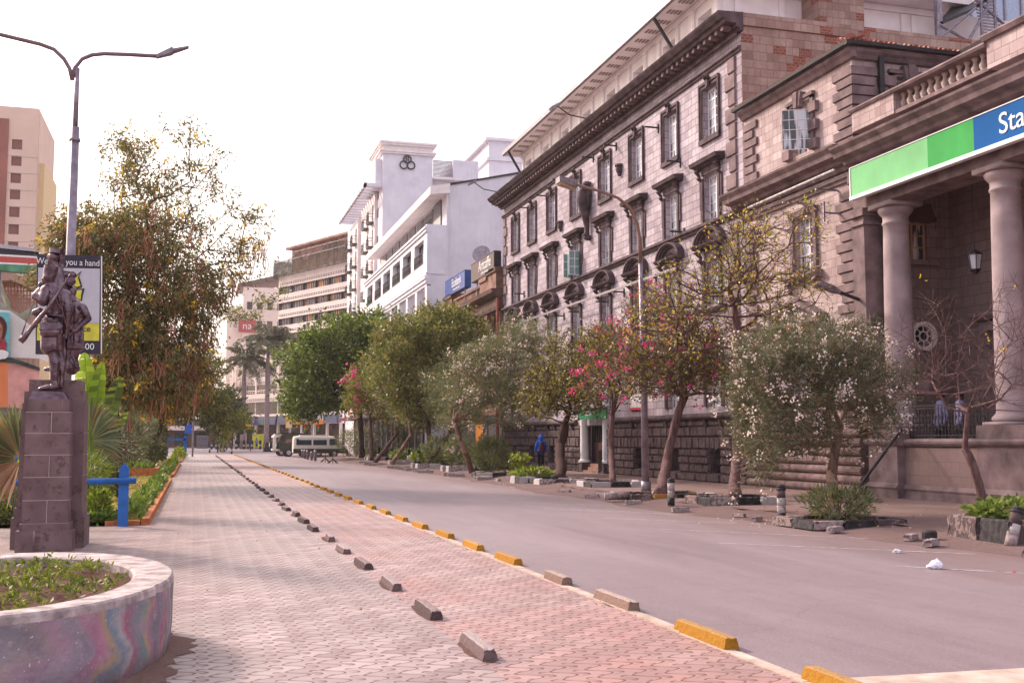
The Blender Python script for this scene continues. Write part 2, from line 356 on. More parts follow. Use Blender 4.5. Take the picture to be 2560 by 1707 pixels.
# ======================= GROUND =======================
rng=random.Random(7)
def sheet(name,x0,x1,y0,y1,z,m,kind='structure'):
    o=MB().quadv([(x0,y0,z),(x1,y0,z),(x1,y1,z),(x0,y1,z)]).build(name,m); o['kind']=kind; return o
sheet('ground',-900,900,-60,2000,-.03,M['dirt'])
rd=MB(); rd.quadv([(4.12,-20,0),(12.6,-20,0),(12.6,119,0),(4.12,119,0)]); rd.quadv([(-90,119,0),(120,119,0),(120,205,0),(-90,205,0)]); struct(rd.build('road',M['asphalt']))
sheet('path',-.85,2.1,-20,116.5,.0,M['pavers']); sheet('plaza',-16,-.85,-20,22.5,.0,M['pavers'])
sheet('cycle_path',2.1,4.02,-20,116.5,.0,M['pavers_red'])
sheet('painted_sunlit_strip',-3,4.12,116.5,119,.0,M['kerb_cream'])  # cream sheet paints the band of sunlight across the path end
sheet('far_pavement',-90,120,205,260,.08,M['slabs'])
k=MB(); y=-4.
while y<116:
    l=rng.uniform(.9,1.1); j=rng.uniform(-.006,.006); k.box(4.02+j,4.12+j,y,y+l-.012,-.02,.014+j); y+=l
struct(k.build('flush_kerb',M['kerb_cream']))
k=MB(); k.hexa([(4.14,3,-.02),(14,3,-.02),(14,6.5,-.02),(5.81,6.72,-.02),(4.14,6.80,-.02)],[(4.14,3,.02),(14,3,.02),(14,6.5,.02),(5.81,6.70,.02),(4.14,6.78,.02)])
struct(k.build('corner_kerb',M['kerb_cream']))
# sidewalk with a broken, dirt-covered edge
def edge(y): return 11.75+.35*math.sin(y*.13+1)+.18*math.sin(y*.71)+.1*math.sin(y*1.9) + max(0,(24-y))*.035
sw=MB(); dm=MB(); ys=[4+i*.5 for i in range(int(116/.5))]
for a,b in zip(ys,ys[1:]):
    ea,eb=edge(a)+.45,edge(b)+.45
    sw.quadv([(ea,a,.10),(18.6,a,.10),(18.6,b,.10),(eb,b,.10)])
    prev=None
    for i in range(8):
        t=i/7; f=lambda y,e: e-1.5+1.75*t
        h=lambda t,y: .002+.112*(t**1.5)*(1+.25*math.sin(y*5+t*6))+.012*math.sin(y*11+t*9)*t
        cur=((f(a,ea),a,h(t,a)),(f(b,eb),b,h(t,b)))
        if prev: dm.quadv([prev[0],cur[0],cur[1],prev[1]])
        prev=cur
struct(sw.build('sidewalk',M['slabs'])); struct(dm.build('dirt_verge',dirt('verge_earth',(.14,.09,.085),(.25,.175,.165)),smooth=True))
mk=MB()
def rr(x,y): return gnd(1280+x/1.8375,1260+y/1.8375,.005)
def gg(x,y): return gnd(1220+x/3.36,1020+y/3.36,.005)
for a,b in [(rr(300,0),rr(700,15)),(rr(220,24),rr(1010,55)),(rr(410,63),rr(1200,93)),(rr(675,113),rr(1720,160)),(rr(950,177),rr(2230,232)),(rr(1760,283),rr(2352,316)),(gg(300,790),gg(1250,838)),(gg(40,740),gg(900,770)),(gg(0,705),gg(560,722)),(gg(0,672),gg(330,684)),(gg(480,840),gg(1200,868))]:
    n=14
    for i in range(n):
        if rng.random()<.12: continue
        p=Vector(a).lerp(Vector(b),i/n); q=Vector(a).lerp(Vector(b),(i+1)/n-.002); w=.035*rng.uniform(.6,1)
        mk.quadv([(p.x,p.y-w,.005),(q.x,q.y-w,.005),(q.x,q.y+w,.005),(p.x,p.y+w,.005)])
o=mk.build('parking_line',M['dirty_white']); o['kind']='structure'
# ======================= WINDOWS =======================
def window_meshes(key,w,h,cols,rows,split=None,m='white',pane='glass',bar=.028,fr=.06,d=.05):
    """frame with glazing bars centred on y=0, base z=0, facing -X"""
    f=MB(); hw=w/2
    f.box(-d,0,-hw,-hw+fr,0,h); f.box(-d,0,hw-fr,hw,0,h); f.box(-d,0,-hw+fr,hw-fr,0,fr); f.box(-d,0,-hw+fr,hw-fr,h-fr,h)
    if cols%2==0 or cols>2: f.box(-d-.006,0,-fr/2,fr/2,fr,h-fr)
    zs=[fr+(h-2*fr)*i/rows for i in range(1,rows)]
    for i,z in enumerate(zs):
        b=fr*.5 if split==i else bar/2
        f.box(-d*.8,0,-hw+fr,hw-fr,z-b,z+b)
    for i in range(1,cols):
        if cols%2==0 and i==cols//2: continue
        y=-hw+fr+(w-2*fr)*i/cols; f.box(-d*.7,-.001,y-bar/2,y+bar/2,fr,h-fr)
    p=MB().quadv([(-.012,-hw+fr/2,fr/2),(-.012,hw-fr/2,fr/2),(-.012,hw-fr/2,h-fr/2),(-.012,-hw+fr/2,h-fr/2)])
    return f.mesh('window',M[m]),p.mesh('pane',M[pane])
def put_window(ms,parent,x,y,z,rz=0,name='window'):
    px=parent; t=Vector((0,0,0))
    while px is not None: t+=px.location; px=px.parent
    w=link(ms[0],name,parent,loc=Vector((x,y,z))-t); w.rotation_euler=(0,0,rz)
    link(ms[1],'pane',w,loc=(0,0,0)); return w
def text_obj(name,body,size,mat,parent,loc,facing='-X',ext=.01,align='CENTER',sx=1.,rz=None,shear=0.):
    c=bpy.data.curves.new(name,'FONT'); c.body=body; c.size=size; c.extrude=ext; c.align_x=align; c.align_y='CENTER'; c.shear=shear
    o=bpy.data.objects.new(name,c); COL.objects.link(o); dg=bpy.context.evaluated_depsgraph_get(); dg.update()
    me=bpy.data.meshes.new_from_object(o.evaluated_get(dg)); bpy.data.objects.remove(o); me.materials.clear(); me.materials.append(mat); me.name=name
    r=bpy.data.objects.new(name,me); COL.objects.link(r); r.parent=parent; t=Vector(loc); px=parent
    if parent is not None:
        while px is not None: t-=px.location; px=px.parent
    r.location=t; r.scale=(sx,1,1)
    r.rotation_euler=(math.pi/2,0,-math.pi/2 if facing=='-X' else 0) if rz is None else (math.pi/2,0,rz)
    return r
PX=lambda X:(lambda u,v,w:(X+w,u,v))
PY=lambda Y:(lambda u,v,w:(u,Y+w,v))
# ======================= DARK STONE BUILDING =======================
F=18.2; Y0,Y1=33.85,64.8
cols=[36.33,39.86,43.4,47.22,51.3,55.2,58.76,62.1]
B=thing('stone_office_building','long four storey grey stone building with dark window surrounds and white top storey','building',(F,49,0.1))
holes=[]
for c in cols: holes+=[(c-.6,c+.6,12.9,14.8),(c-.6,c+.6,9.72,11.5),(c-.58,c+.58,6.55,8.25)]+([(c-.62,c+.62,2.85,5.1)] )
wl=MB().wall(PX(F),Y0,Y1,2.3,16.0,holes,.27)
wl.quadv([(F,Y1,0),(F+12,Y1,0),(F+12,Y1,16),(F,Y1,16)]); wl.quadv([(F,Y0,16),(F+12,Y0,16),(F+12,Y1,16),(F,Y1,16)])
wl.build('wall',M['ashlar'],B)
gb=MB(); gb.quadv([(F,Y0,0),(F+14,Y0,0),(F+14,Y0,16.2),(F,Y0,16.2)]); gb.box(F-.05,F+13.5,Y0-.06,Y0+.5,16.2,16.66); gb.build('gable_wall',M['gable'],B)
# cornice
cor=[(F,15.95),(F-.12,15.95),(F-.16,16.05),(F-.28,16.07),(F-.28,16.2),(F-.68,16.22),(F-.72,16.34),(F-.82,16.36),(F-.95,16.52),(F-.98,16.58),(F,16.62)]
cb=MB().exty(cor,Y0-.18,Y1+.4)
cb.exty([(F,15.3),(F-.07,15.3),(F-.09,15.38),(F-.15,15.41),(F-.15,15.47),(F,15.5)],Y0,Y1+.1)
cb.build('cornice',M['dark_stone'],B)
dn=MB(); y=Y0+.2
while y<Y1: dn.box(F-.6,F-.28,y,y+.19,16.06,16.215); y+=.47
y=Y0+.1
while y<Y1: dn.box(F-.2,F-.1,y,y+.07,15.86,15.95); y+=.14
dn.build('dentil_band',M['mid_stone'],B)
sc=MB().exty([(F,9.42),(F-.09,9.44),(F-.12,9.52),(F-.2,9.56),(F-.2,9.66),(F-.03,9.72),(F,9.72)],Y0,Y1+.05)
sc.build('string_course',M['dark_stone'],B)
for e,sg in ((Y0+.42,1),(Y1-.02,-1)):
    q=MB(); z=2.7;i=0
    while z<15.1:
        if not 9.2<z+.3<9.95:
            w=.78 if i%2 else .55
            a,b=(e,e+w) if sg>0 else (e-w,e)
            q.hexa([(F-.001,a,z),(F-.001,b,z),(F-.001,b,z+.56),(F-.001,a,z+.56)],[(F-.075,a+.03,z+.03),(F-.075,b-.03,z+.03),(F-.075,b-.03,z+.53),(F-.075,a+.03,z+.53)])
        z+=.6;i+=1
    q.build('quoins',M['mid_stone'],B)
# rusticated base
rb=MB(); bw=[(c-.45,c+.45) for c in cols if not 45.5<c<52]; door=(47.1,50.7)
rows=[(.1,.4,.14),(.42,.72,.1),(.74,1.0,.1),(1.02,1.28,.1),(1.3,1.74,.11),(1.76,2.12,.1),(2.14,2.36,.07)]
r2=random.Random(3)
for z0,z1,d in rows:
    y=Y0
    while y<Y1-.05:
        w=r2.uniform(.45,.95) if z0<1.3 or z0>1.7 else r2.uniform(.28,.6); e=min(y+w,Y1)
        seg=[(y,e)]
        cuts=[door] if z0<2.3 else []
        if .4<z0<1.25: cuts=cuts+bw
        for c0,c1 in cuts:
            ns=[]
            for a,b in seg:
                if b<=c0 or a>=c1: ns.append((a,b))
                else:
                    if a<c0-.06: ns.append((a,c0))
                    if b>c1+.06: ns.append((c1,b))
            seg=ns
        for a,b in seg: rb.pillow(a+.012,b-.012,z0,z1,F,d+r2.uniform(-.02,.03),.04)
        y=e
rb.build('rusticated_base',M['rustic'],B)
cb=MB().wall(PX(F),Y0,Y1,0,2.3,[(a,b,.42,1.28) for a,b in bw]+[(door[0],door[1],.1,2.3)],.5); cb.build('base_wall',M['rustic'],B)
bp=MB(); rl=[(F,2.36),(F-.12,2.38),(F-.2,2.44),(F-.22,2.5),(F-.16,2.58),(F-.03,2.62),(F,2.62)]
bp.exty(rl,Y0,door[0]-.6); bp.exty(rl,door[1]+.6,Y1)
for c in [x+s for x in cols for s in (-.6,.6)]:
    if not 46.5<c<51.5: bp.hexa([(F-.02,c-.09,2.1),(F-.02,c+.09,2.1),(F-.1,c+.09,2.1),(F-.1,c-.09,2.1)],[(F-.02,c-.09,2.38),(F-.02,c+.09,2.38),(F-.2,c+.09,2.38),(F-.2,c-.09,2.38)])
bp.build('plinth_moulding',M['dark_stone'],B)
for c in cols:   # deep basement openings
    if 45.5<c<52: continue
    g=MB().quadv([(F+.45,c-.5,.42),(F+.45,c+.5,.42),(F+.45,c+.5,1.28),(F+.45,c-.5,1.28)]).build('basement_window',M['glass_dark'],B)
    gr=MB()
    for i in range(4): yy=c-.3+.2*i; gr.tube([(F+.15,yy,.42),(F+.02,yy,.7),(F+.12,yy,1.0),(F+.15,yy,1.28)],.012,5)
    gr.build('grille',M['iron'],g)
# windows, surrounds
wm_top=window_meshes('t',1.2,1.9,4,5,3); wm_mid=window_meshes('m',1.2,1.78,4,5,3); wm_low=window_meshes('l',1.16,1.7,4,5,3); wm_gr=window_meshes('g',1.24,2.25,8,6,None,bar=.035)
def surround(z0,z1,hw,kind):
    s=MB(); a=hw; b=hw+.2
    if kind=='top':
        for s0,s1,p in ((a,a+.07,.03),(a+.07,a+.15,.06),(a+.15,b+.02,.10)):
            s.box(-p,.0,s0,s1,z0-.2,z1+.2); s.box(-p,.0,-s1,-s0,z0-.2,z1+.2)
        s.box(-.10,0,-b,b,z1+.13,z1+.23); s.box(-.05,0,-b,b,z1,z1+.13); s.box(-.12,0,-b-.02,b+.02,z0-.22,z0-.04)
        s.tube([(-.1,-.16,z1+.24),(-.16,-.1,z1+.33),(-.2,0,z1+.37),(-.16,.1,z1+.33),(-.1,.16,z1+.24)],[.05,.08,.1,.08,.05],8); s.box(-.16,0,-.09,.09,z1-.02,z1+.26)
    elif kind=='mid':
        for sg in (-1,1):
            y0,y1=sorted((sg*a,sg*(a+.17))); s.box(-.09,0,y0,y1,z0,z1-.1); s.box(-.06,0,min(sg*(a+.17),sg*(a+.3)),max(sg*(a+.17),sg*(a+.3)),z0+.5,z1-.2)
            c=sg*(a+.18); s.tube([(-.04,c,z1-.2),(-.15,c,z1-.06),(-.12,c,z1+.02),(-.24,c,z1+.16),(-.1,c,z1+.26)],[.05,.09,.06,.1,.07],8)
        s.box(-.07,0,-a-.1,a+.1,z1,z1+.27)
        s.hexa([(-.07,-.1,z1+.13),(-.07,0,z1+.06),(-.07,.1,z1+.13),(-.07,0,z1+.2)],[(-.1,-.06,z1+.13),(-.1,0,z1+.09),(-.1,.06,z1+.13),(-.1,0,z1+.17)])
        s.exty([(0,z1+.27),(-.14,z1+.29),(-.2,z1+.35),(-.36,z1+.37),(-.4,z1+.47),(-.42,z1+.5),(0,z1+.56)],-a-.5,a+.5)
    elif kind=='arch':
        for sg in (-1,1):
            y0,y1=sorted((sg*a,sg*(a+.17))); s.box(-.09,0,y0,y1,z0-.05,z1+.05)
            c=sg*(a+.2); s.tube([(-.04,c,z1-.1),(-.17,c,z1+.06),(-.1,c,z1+.16),(-.28,c,z1+.34),(-.12,c,z1+.46)],[.05,.11,.07,.13,.09],8)
        s.box(-.06,0,-a,a,z1,z1+.45)
        s.exty([(0,z1+.44),(-.26,z1+.47),(-.34,z1+.53),(-.38,z1+.6),(0,z1+.6)],-a-.55,a+.55)
        N=14
        for r0,r1,p in ((a+.53,a+.43,.30),(a+.43,a+.33,.24),(a+.33,a+.22,.15)):
            for i in range(N):
                t0=math.pi*i/N; t1=math.pi*(i+1)/N; k=.55
                pts=[(r0*math.cos(t0),z1+.6+r0*k*math.sin(t0)),(r0*math.cos(t1),z1+.6+r0*k*math.sin(t1)),(r1*math.cos(t1),z1+.6+r1*k*math.sin(t1)),(r1*math.cos(t0),z1+.6+r1*k*math.sin(t0))]
                s.hexa([(-p,y,z) for y,z in pts],[(0,y,z) for y,z in pts])
        for i in range(7):
            yy=-.5+i/6.; zz=z1+.66+.22*math.cos((i/6.-.5)*2.6); s.tube([(-.02,yy*.8,z1+.62),(-.12,yy,zz)],[.05,.1],6)
        s.exty([(0,z0-.28),(-.14,z0-.25),(-.22,z0-.16),(-.24,z0-.1),(0,z0-.04)],-a-.5,a+.5)
    else:
        s.box(-.08,0,-a-.16,-a,z0,z1+.12); s.box(-.08,0,a,a+.16,z0,z1+.12); s.box(-.12,0,-a-.2,a+.2,z1+.12,z1+.3)
    return s
sm={'top':surround(12.9,14.8,.6,'top').mesh('window_surround',M['dark_stone']),'mid':surround(9.72,11.5,.6,'mid').mesh('window_surround',M['dark_stone']),
    'arch':surround(6.55,8.25,.58,'arch').mesh('window_surround',M['dark_stone']),'gr':surround(2.85,5.1,.62,'gr').mesh('window_surround',M['dark_stone'])}
for i,c in enumerate(cols):
    for wm,z,k in ((wm_top,12.9,'top'),(wm_mid,9.72,'mid'),(wm_low,6.55,'arch'),(wm_gr,2.85,'gr')):
        if k=='gr' and i==4: continue
        w=put_window(wm,B,F+.25,c,z)
        link(sm[k],'window_surround',B,loc=Vector((F,c,0))-B.location)
# open casements: vents pushed out, green-glazed leaves swung out
def vent(x,y,z,w,h,ang,parent):
    m=MB(); m.box(-.03,0,-w/2,-w/2+.03,-h,0); m.box(-.03,0,w/2-.03,w/2,-h,0); m.box(-.03,0,-w/2,w/2,-h,-h+.03); m.box(-.03,0,-w/2,w/2,-.03,0); m.box(-.02,0,-.012,.012,-h,0)
    o=m.build('open_vent',M['white'],parent,local=True); o.location=Vector((x,y,z))-parent.location; o.rotation_euler=(0,-R(ang),0); return o
for c,z in ((36.5,14.72),(39.9,14.72),(43.6,14.72),(36.5,11.42),(39.9,11.42),(43.4,8.17),(47.5,14.72)): vent(F+.2,c,z,.5,.42,22,B)
g=MB()
for y0,y1,x0,x1 in ((51.75,52.0,F-.55,F-.02),(50.75,50.72,F-.6,F-.02)):
    for t in (0,.5,1.):
        xa=x0+(x1-x0)*t; ya=y0+(y1-y0)*t; g.box(xa-.02,xa+.02,ya-.015,ya+.015,9.75,10.95)
    for z in (9.75,10.15,10.55,10.93): g.hexa([(x0,y0-.012,z),(x1,y1-.012,z),(x1,y1+.012,z),(x0,y0+.012,z)],[(x0,y0-.012,z+.03),(x1,y1-.012,z+.03),(x1,y1+.012,z+.03),(x0,y0+.012,z+.03)])
g.build('open_casement',M['white'],B)
g=MB(); g.quadv([(F-.53,51.76,9.78),(F-.03,51.99,9.78),(F-.03,51.99,10.94),(F-.53,51.76,10.94)]); g.quadv([(F-.58,50.75,9.78),(F-.03,50.72,9.78),(F-.03,50.72,10.94),(F-.58,50.75,10.94)]); g.build('casement_pane',M['glass_green'],B)
# carved ornaments
def crest(y,z):
    m=MB(); m.lathe(F-.08,y,[(.05,z-.3),(.1,z-.24),(.08,z-.2),(.16,z-.1),(.2,z+.05),(.17,z+.12),(.24,z+.16),(.24,z+.24),(.1,z+.26)],10,sx=.8); return m.build('carved_bracket',M['dark_stone'],B)
crest(45.3,13.75); crest(53.6,12.75)
m=MB(); zt=13.6; y=49.35
m.tube([(F-.1,y-.15,13.9),(F-.25,y-.1,13.75),(F-.38,y,13.4),(F-.42,y,12.9),(F-.36,y-.02,12.3),(F-.28,y-.05,11.8),(F-.22,y-.05,11.3),(F-.2,y-.05,10.9),(F-.26,y-.08,10.6)],[.18,.3,.38,.4,.33,.24,.17,.13,.22],12)
m.tube([(F-.1,y-.45,13.95),(F-.3,y-.2,14.0),(F-.3,y+.2,14.0),(F-.1,y+.42,13.95)],[.12,.16,.16,.12],8)
for a in (-.33,.33): m.tube([(F-.12,y+a,13.7),(F-.22,y+a*1.15,13.0),(F-.16,y+a*.9,12.4)],[.1,.13,.07],8)
for z in (13.3,13.0,12.7): m.tube([(F-.3,y-.36,z),(F-.46,y,z-.06),(F-.3,y+.36,z)],[.03,.05,.03],6)
m.lathe(F-.15,y-.06,[(.1,10.35),(.26,10.42),(.3,10.55),(.2,10.66)],12); m.v=[(F-(F-x)*.8,y+(yy_-y)*.72,14-(14-z_)*.76) for x,yy_,z_ in m.v]; m.build('carved_figure',M['dark_stone'],B,smooth=True)
# thin metal brackets that once carried signs, and the long sign rail
m=MB()
for (px,py) in [(1540,365),(1483,395),(1645,320),(1408,450),(1365,490),(1320,520),(1700,405),(1710,580),(1310,735),(1520,755),(1560,730),(1450,780),(1410,790),(1590,700),(1640,695)]:
    p=aX(px,py,F-.02); m.box(F-.62,F,p[1]-.03,p[1]+.03,p[2]-.03,p[2]+.03); m.box(F-.05,F,p[1]-.04,p[1]+.04,p[2]-.22,p[2]+.16)
m.each('sign_bracket',M['iron'],B,2)
a=aX(1295,808,F-.6); b=aX(1690,670,F-.6); MB().hexa([(F-.62,a[1],a[2]-.05),(F-.56,a[1],a[2]-.05),(F-.56,b[1],b[2]-.05),(F-.62,b[1],b[2]-.05)],[(F-.62,a[1],a[2]+.05),(F-.56,a[1],a[2]+.05),(F-.56,b[1],b[2]+.05),(F-.62,b[1],b[2]+.05)]).build('sign_rail',M['grey_metal'],B)
# entrance
dd=MB(); dd.box(F+.1,F+.5,47.2,50.6,.0,.5); dd.box(F-.35,F+.1,47.55,49.6,.08,.2); dd.box(F-.1,F+.1,47.55,49.6,.2,.34); dd.box(F+.02,F+.1,47.55,49.6,.34,.5); dd.build('entrance_steps',M['old_brown'],B)
for yy in (50.25,47.25):
    m=MB().box(F-.25,F+.2,yy-.24,yy+.24,.1,.55); m.mi=1; m.lathe(F-.02,yy,[(.3,.55),(.3,.62),(.24,.66),(.21,.72),(.19,3.6),(.19,5.0),(.26,5.05),(.26,5.15)],18); m.box(F-.3,F+.2,yy-.3,yy+.3,5.15,5.3)
    m.build('entrance_column',[M['rustic'],M['white']],B)
m=MB().box(F+.35,F+.45,47.5,49.9,.5,1.5); dl=m.build('door',plain('red_brown_door',(.15,.05,.04),.5,.3),B)
m=MB()
for i in range(9): m.box(F+.3,F+.33,47.55+i*.27,47.58+i*.27,.5,2.5)
m.build('door_grille',M['iron'],dl); MB().quadv([(F+.48,47.2,.5),(F+.48,50.6,.5),(F+.48,50.6,2.6),(F+.48,47.2,2.6)]).build('doorway',M['glass_dark'],B)
m=MB()
for yy0,yy1 in ((50.1,51.1),(46.9,47.3)):
    for i in range(6): yy=yy0+(yy1-yy0)*i/5; m.box(F-.43,F-.4,yy-.012,yy+.012,.2,1.15)
    m.box(F-.44,F-.39,yy0-.02,yy1+.02,1.13,1.17); m.box(F-.44,F-.39,yy0-.02,yy1+.02,.25,.28)
m.build('entrance_railing',M['iron'],B)
gs=thing('shop_sign','dark green sign over the white pillared doorway','sign',(F-.4,48,2.6))
MB().box(F-.42,F-.34,46.3,50.1,2.58,3.1).build('sign_board',plain('sign_green',(.01,.20,.09),.45,.4,bump=0),gs)
text_obj('lettering','Dahab',.34,M['white'],gs,(F-.425,48.6,2.86))
# red framed poster in ground floor window
m=MB().box(F-.1,F-.06,42.9,44.3,2.9,4.6); m.build('window_poster',plain('poster_red',(.62,.04,.08),.5,.3,bump=0),B)
MB().box(F-.11,F-.1,43.0,44.2,3.0,4.5).build('poster_face',plain('poster_white',(.7,.66,.7),.5,.3,var=.3,nscale=3,bump=0),B)
# ---- white top storey (penthouse) ----
PXx=19.3; PYs=37.6; PYn=64.5; ZE=19.35
mo=[]
pc=[38.9+i*3.45 for i in range(8)]
for c in pc: mo.append((c-.62,c+.62,16.9,18.7))
pw=MB().wall(PX(PXx),PYs,PYn,16,ZE,mo,.35); pw.quadv([(PXx,PYs,16),(PXx+14,PYs,16),(PXx+14,PYs,ZE),(PXx,PYs,ZE)]); pw.quadv([(PXx,PYn,16),(PXx+14,PYn,16),(PXx+14,PYn,ZE),(PXx,PYn,ZE)]); pw.build('penthouse_wall',M['cream'],B)
m=MB()
for c in [pc[0]-1.15]+[x+s for x in pc for s in (.95,)]+[x-.95 for x in pc[1:]]: m.box(PXx-.09,PXx,c-.13,c+.13,16,19.0); m.box(PXx-.13,PXx,c-.17,c+.17,19.0,19.12); m.box(PXx-.11,PXx-.02,c-.05,c+.05,16.2,18.9)
m.box(PXx-.1,PXx,PYs,PYn,19.12,ZE)
for x in [PXx+.25,PXx+.75,22.,27.6,28.1]: m.box(x-.12,x+.12,PYs-.09,PYs,16,19.05)
m.box(PXx,PXx+10,PYs-.1,PYs,19.1,ZE); m.build('pilasters',M['cream'],B)
m=MB()
for a,b in zip(pc,pc[1:]):
    c=(a+b)/2
    for r,p in ((.42,.05),(.30,.08),(.17,.11)):
        pts=[(c+r*math.cos(t*math.pi/8),17.9+r*1.05*math.sin(t*math.pi/8)) for t in range(16)]; m.hexa([(PXx-p,y,z) for y,z in pts],[(PXx,y,z) for y,z in pts])
m.each('medallion',M['cream'],B,3)
wp=window_meshes('p',1.24,1.8,4,4,2)
for c in pc: put_window(wp,B,PXx+.3,c,16.9)
ev=MB(); X0=PXx-1.0
ev.exty([(PXx+.5,ZE+.02),(X0,ZE+.02),(X0,ZE+.3),(X0+.05,ZE+.32),(PXx+.5,ZE+.45)],PYs-1.0,PYn+.6); ev.extx([(PYs+.3,ZE+.02),(PYs-1,ZE+.02),(PYs-1,ZE+.3),(PYs+.3,ZE+.45)],PXx,PXx+11)
ev.build('eave',M['cream'],B)
MB().exty([(X0-.02,ZE),(X0-.12,ZE+.06),(X0-.12,ZE+.3),(X0-.02,ZE+.32)],PYs-1.05,PYn+.6).build('gutter',M['grey_metal'],B)
m=MB(); y=PYs-.4
while y<PYn:
    for i in range(4): m.box(X0+.2+i*.16,X0+.3+i*.16,y-.2,y+.2,ZE-.002,ZE+.03)
    y+=1.15
m.build('soffit_vents',plain('vent_grey',(.30,.23,.22),.8,.2,bump=0),B)
m=MB()
for yy in (41.5,63.9): m.tube([(X0-.06,yy,ZE),(PXx-.4,yy-.35,18.0),(F-.1,yy-.7,16.7)],.08,8)
m.each('downpipe',M['iron'],B)
m=MB().box(22.9,24.9,36.3,PYs-.05,16,20.5); m.build('chimney',M['gable'],B); m=MB().box(PXx+2,PXx+3,60,61,19.4,21.3); m.build('chimney',M['gable'],B)
def ac(x,y,z,lab):
    t=thing('air_conditioner',lab,'air conditioner',(x,y,z),group='air conditioners on the cornice')
    MB().box(-.17,.17,-.42,.42,0,.6).build('casing',M['white'],t,local=True)
    f=MB(); n=16; pts=[(.24*math.cos(2*math.pi*i/n)-.1,.24*math.sin(2*math.pi*i/n)+.3) for i in range(n)]; f.hexa([(-.18,a,b) for a,b in pts],[(-.171,a,b) for a,b in pts]); f.build('fan_grille',M['grey_metal'],t,local=True); return t
for i,yy in enumerate((51.4,55.1,59.2,62.9)): ac(F-.05,yy,16.65,'white air conditioner on the dark cornice, %s from the hotel end'%('fourth','third','second','first')[i])
t=thing('satellite_dish','white dish leaning in front of a penthouse window','satellite dish',(F+.2,48.8,16.65)); MB().lathe(0,0,[(.02,.0),(.3,.05),(.42,.12)],16).build('dish',M['white'],t,local=True).rotation_euler=(0,-R(80),0); t.children[0].location=(0,0,.5); MB().tube([(0,0,0),(0,0,.5)],.03,6).build('mast',M['grey_metal'],t,local=True)
for yy,lab in ((47.3,'grey floodlight on a long arm in the middle of the cornice'),(63.2,'grey floodlight on a long arm at the hotel end of the cornice')):
    t=thing('floodlight',lab,'floodlight',(F-.8,yy,16.6),group='floodlights on the cornice')
    MB().tube([(.0,0,0),(-.9,.1,.15),(-1.5,.15,.55)],.03,6).build('arm',M['iron'],t,local=True)
    h=MB().box(-.25,.25,-.22,.22,-.05,.06).build('lamp_head',M['grey_metal'],t,local=True); h.location=(-1.6,.15,.5); h.rotation_euler=(0,R(-30),0)
# ======================= BANK BUILDING (wing + portico) =======================
K=thing('stone_bank_building','brown stone building with a columned porch, balustrade and red tiled roof','building',(F,27,0.1))
YA,YB=27.2,33.8
m=MB().wall(PX(F),YA,YB,1.95,13.0,[(29.4,30.6,10.62,12.2),(29.4,30.55,6.8,8.6),(29.6,31.2,2.8,5.0)],.3)
m.wall(PY(YA),F,21.7,9.0,13.0,[(19.6,20.55,10.3,12.3)],.3)
m.build('wing_wall',M['ashlar_wing'],K)
m=MB(); z=.1; r2=random.Random(5)
while z<1.9:
    y=YA-.08
    while y<YB-.05:
        e=min(YB,y+r2.uniform(1.6,3.0)); n=len(m.v)
        pr=[(F,z),(F-.1,z+.03),(F-.15,z+.1),(F-.15,z+.17),(F-.1,z+.24),(F,z+.262)]
        m.exty(pr,y+.01,e-.01); y=e
    z+=.268
m.build('rusticated_base',M['rustic2'],K)
MB().box(F,F+1,YA-.05,YB,0,1.97).build('base_wall',M['rustic2'],K)
q=MB()
def quoin_run(y0,sg,z0,z1,X=F,Y=None,h=.30,wa=.95,wb=.72):
    z=z0;i=0
    while z+h<z1+.02:
        w=wa if i%2 else wb; a,b=sorted((y0,y0+sg*w))
        q.hexa([(X-.001,a,z),(X-.001,b,z),(X-.001,b,z+h-.035),(X-.001,a,z+h-.035)],[(X-.085,a,z+.012),(X-.085,b-.02*(sg>0),z+.012),(X-.085,b-.02*(sg>0),z+h-.05),(X-.085,a,z+h-.05)])
        if Y is not None: q.hexa([(X-.08,Y+.001,z),(X+w,Y+.001,z),(X+w,Y+.001,z+h-.035),(X-.08,Y+.001,z+h-.035)],[(X-.085,Y-.085,z+.012),(X+w-.02,Y-.085,z+.012),(X+w-.02,Y-.085,z+h-.05),(X-.085,Y-.085,z+h-.05)])
        z+=h;i+=1
for a_,k_w in (((YA,1,10.15,12.75),dict(Y=YA)),((YA,1,2.0,9.1),{}),((YB-.1,-1,10.15,12.75),dict(wa=.9,wb=.65)),((YB-.15,-1,2.0,9.1),dict(wa=.7,wb=.5))):
    q=MB(); quoin_run(*a_,**k_w); q.build('quoins',M['mid_stone'],K)
c=MB(); prof=lambda X,D=.3:[(X,9.75-D),(X-.1,9.78-D),(X-.14,9.9-D),(X-.3,9.95-D),(X-.34,10.05-D),(X-.62,10.1-D),(X-.66,10.22-D),(X-.78,10.34-D),(X-.8,10.4-D),(X,10.45-D)]
c.exty(prof(F),YA-.1,YB+.45); c.exty([(F,9.12),(F-.08,9.14),(F-.1,9.22),(F-.16,9.26),(F-.16,9.34),(F,9.36)],YA,YB)
c.exty([(F,12.7),(F-.1,12.72),(F-.16,12.82),(F-.26,12.9),(F-.26,13.0),(F,13.0)],YA-.25,YB); c.extx([(YA,12.7),(YA-.1,12.72),(YA-.16,12.82),(YA-.26,12.9),(YA-.26,13.0),(YA,13.0)],F,21.7)
c.build('cornice',M['mid_stone'],K)
def sash(w,h,cols_,rows_,m_='cream'): return window_meshes('x',w,h,cols_,rows_,rows_//2,m=m_,pane='glass',bar=.03,fr=.055)
M['ochre']=plain('ochre_window_paint',(.50,.26,.14),.6,.3,bump=0)
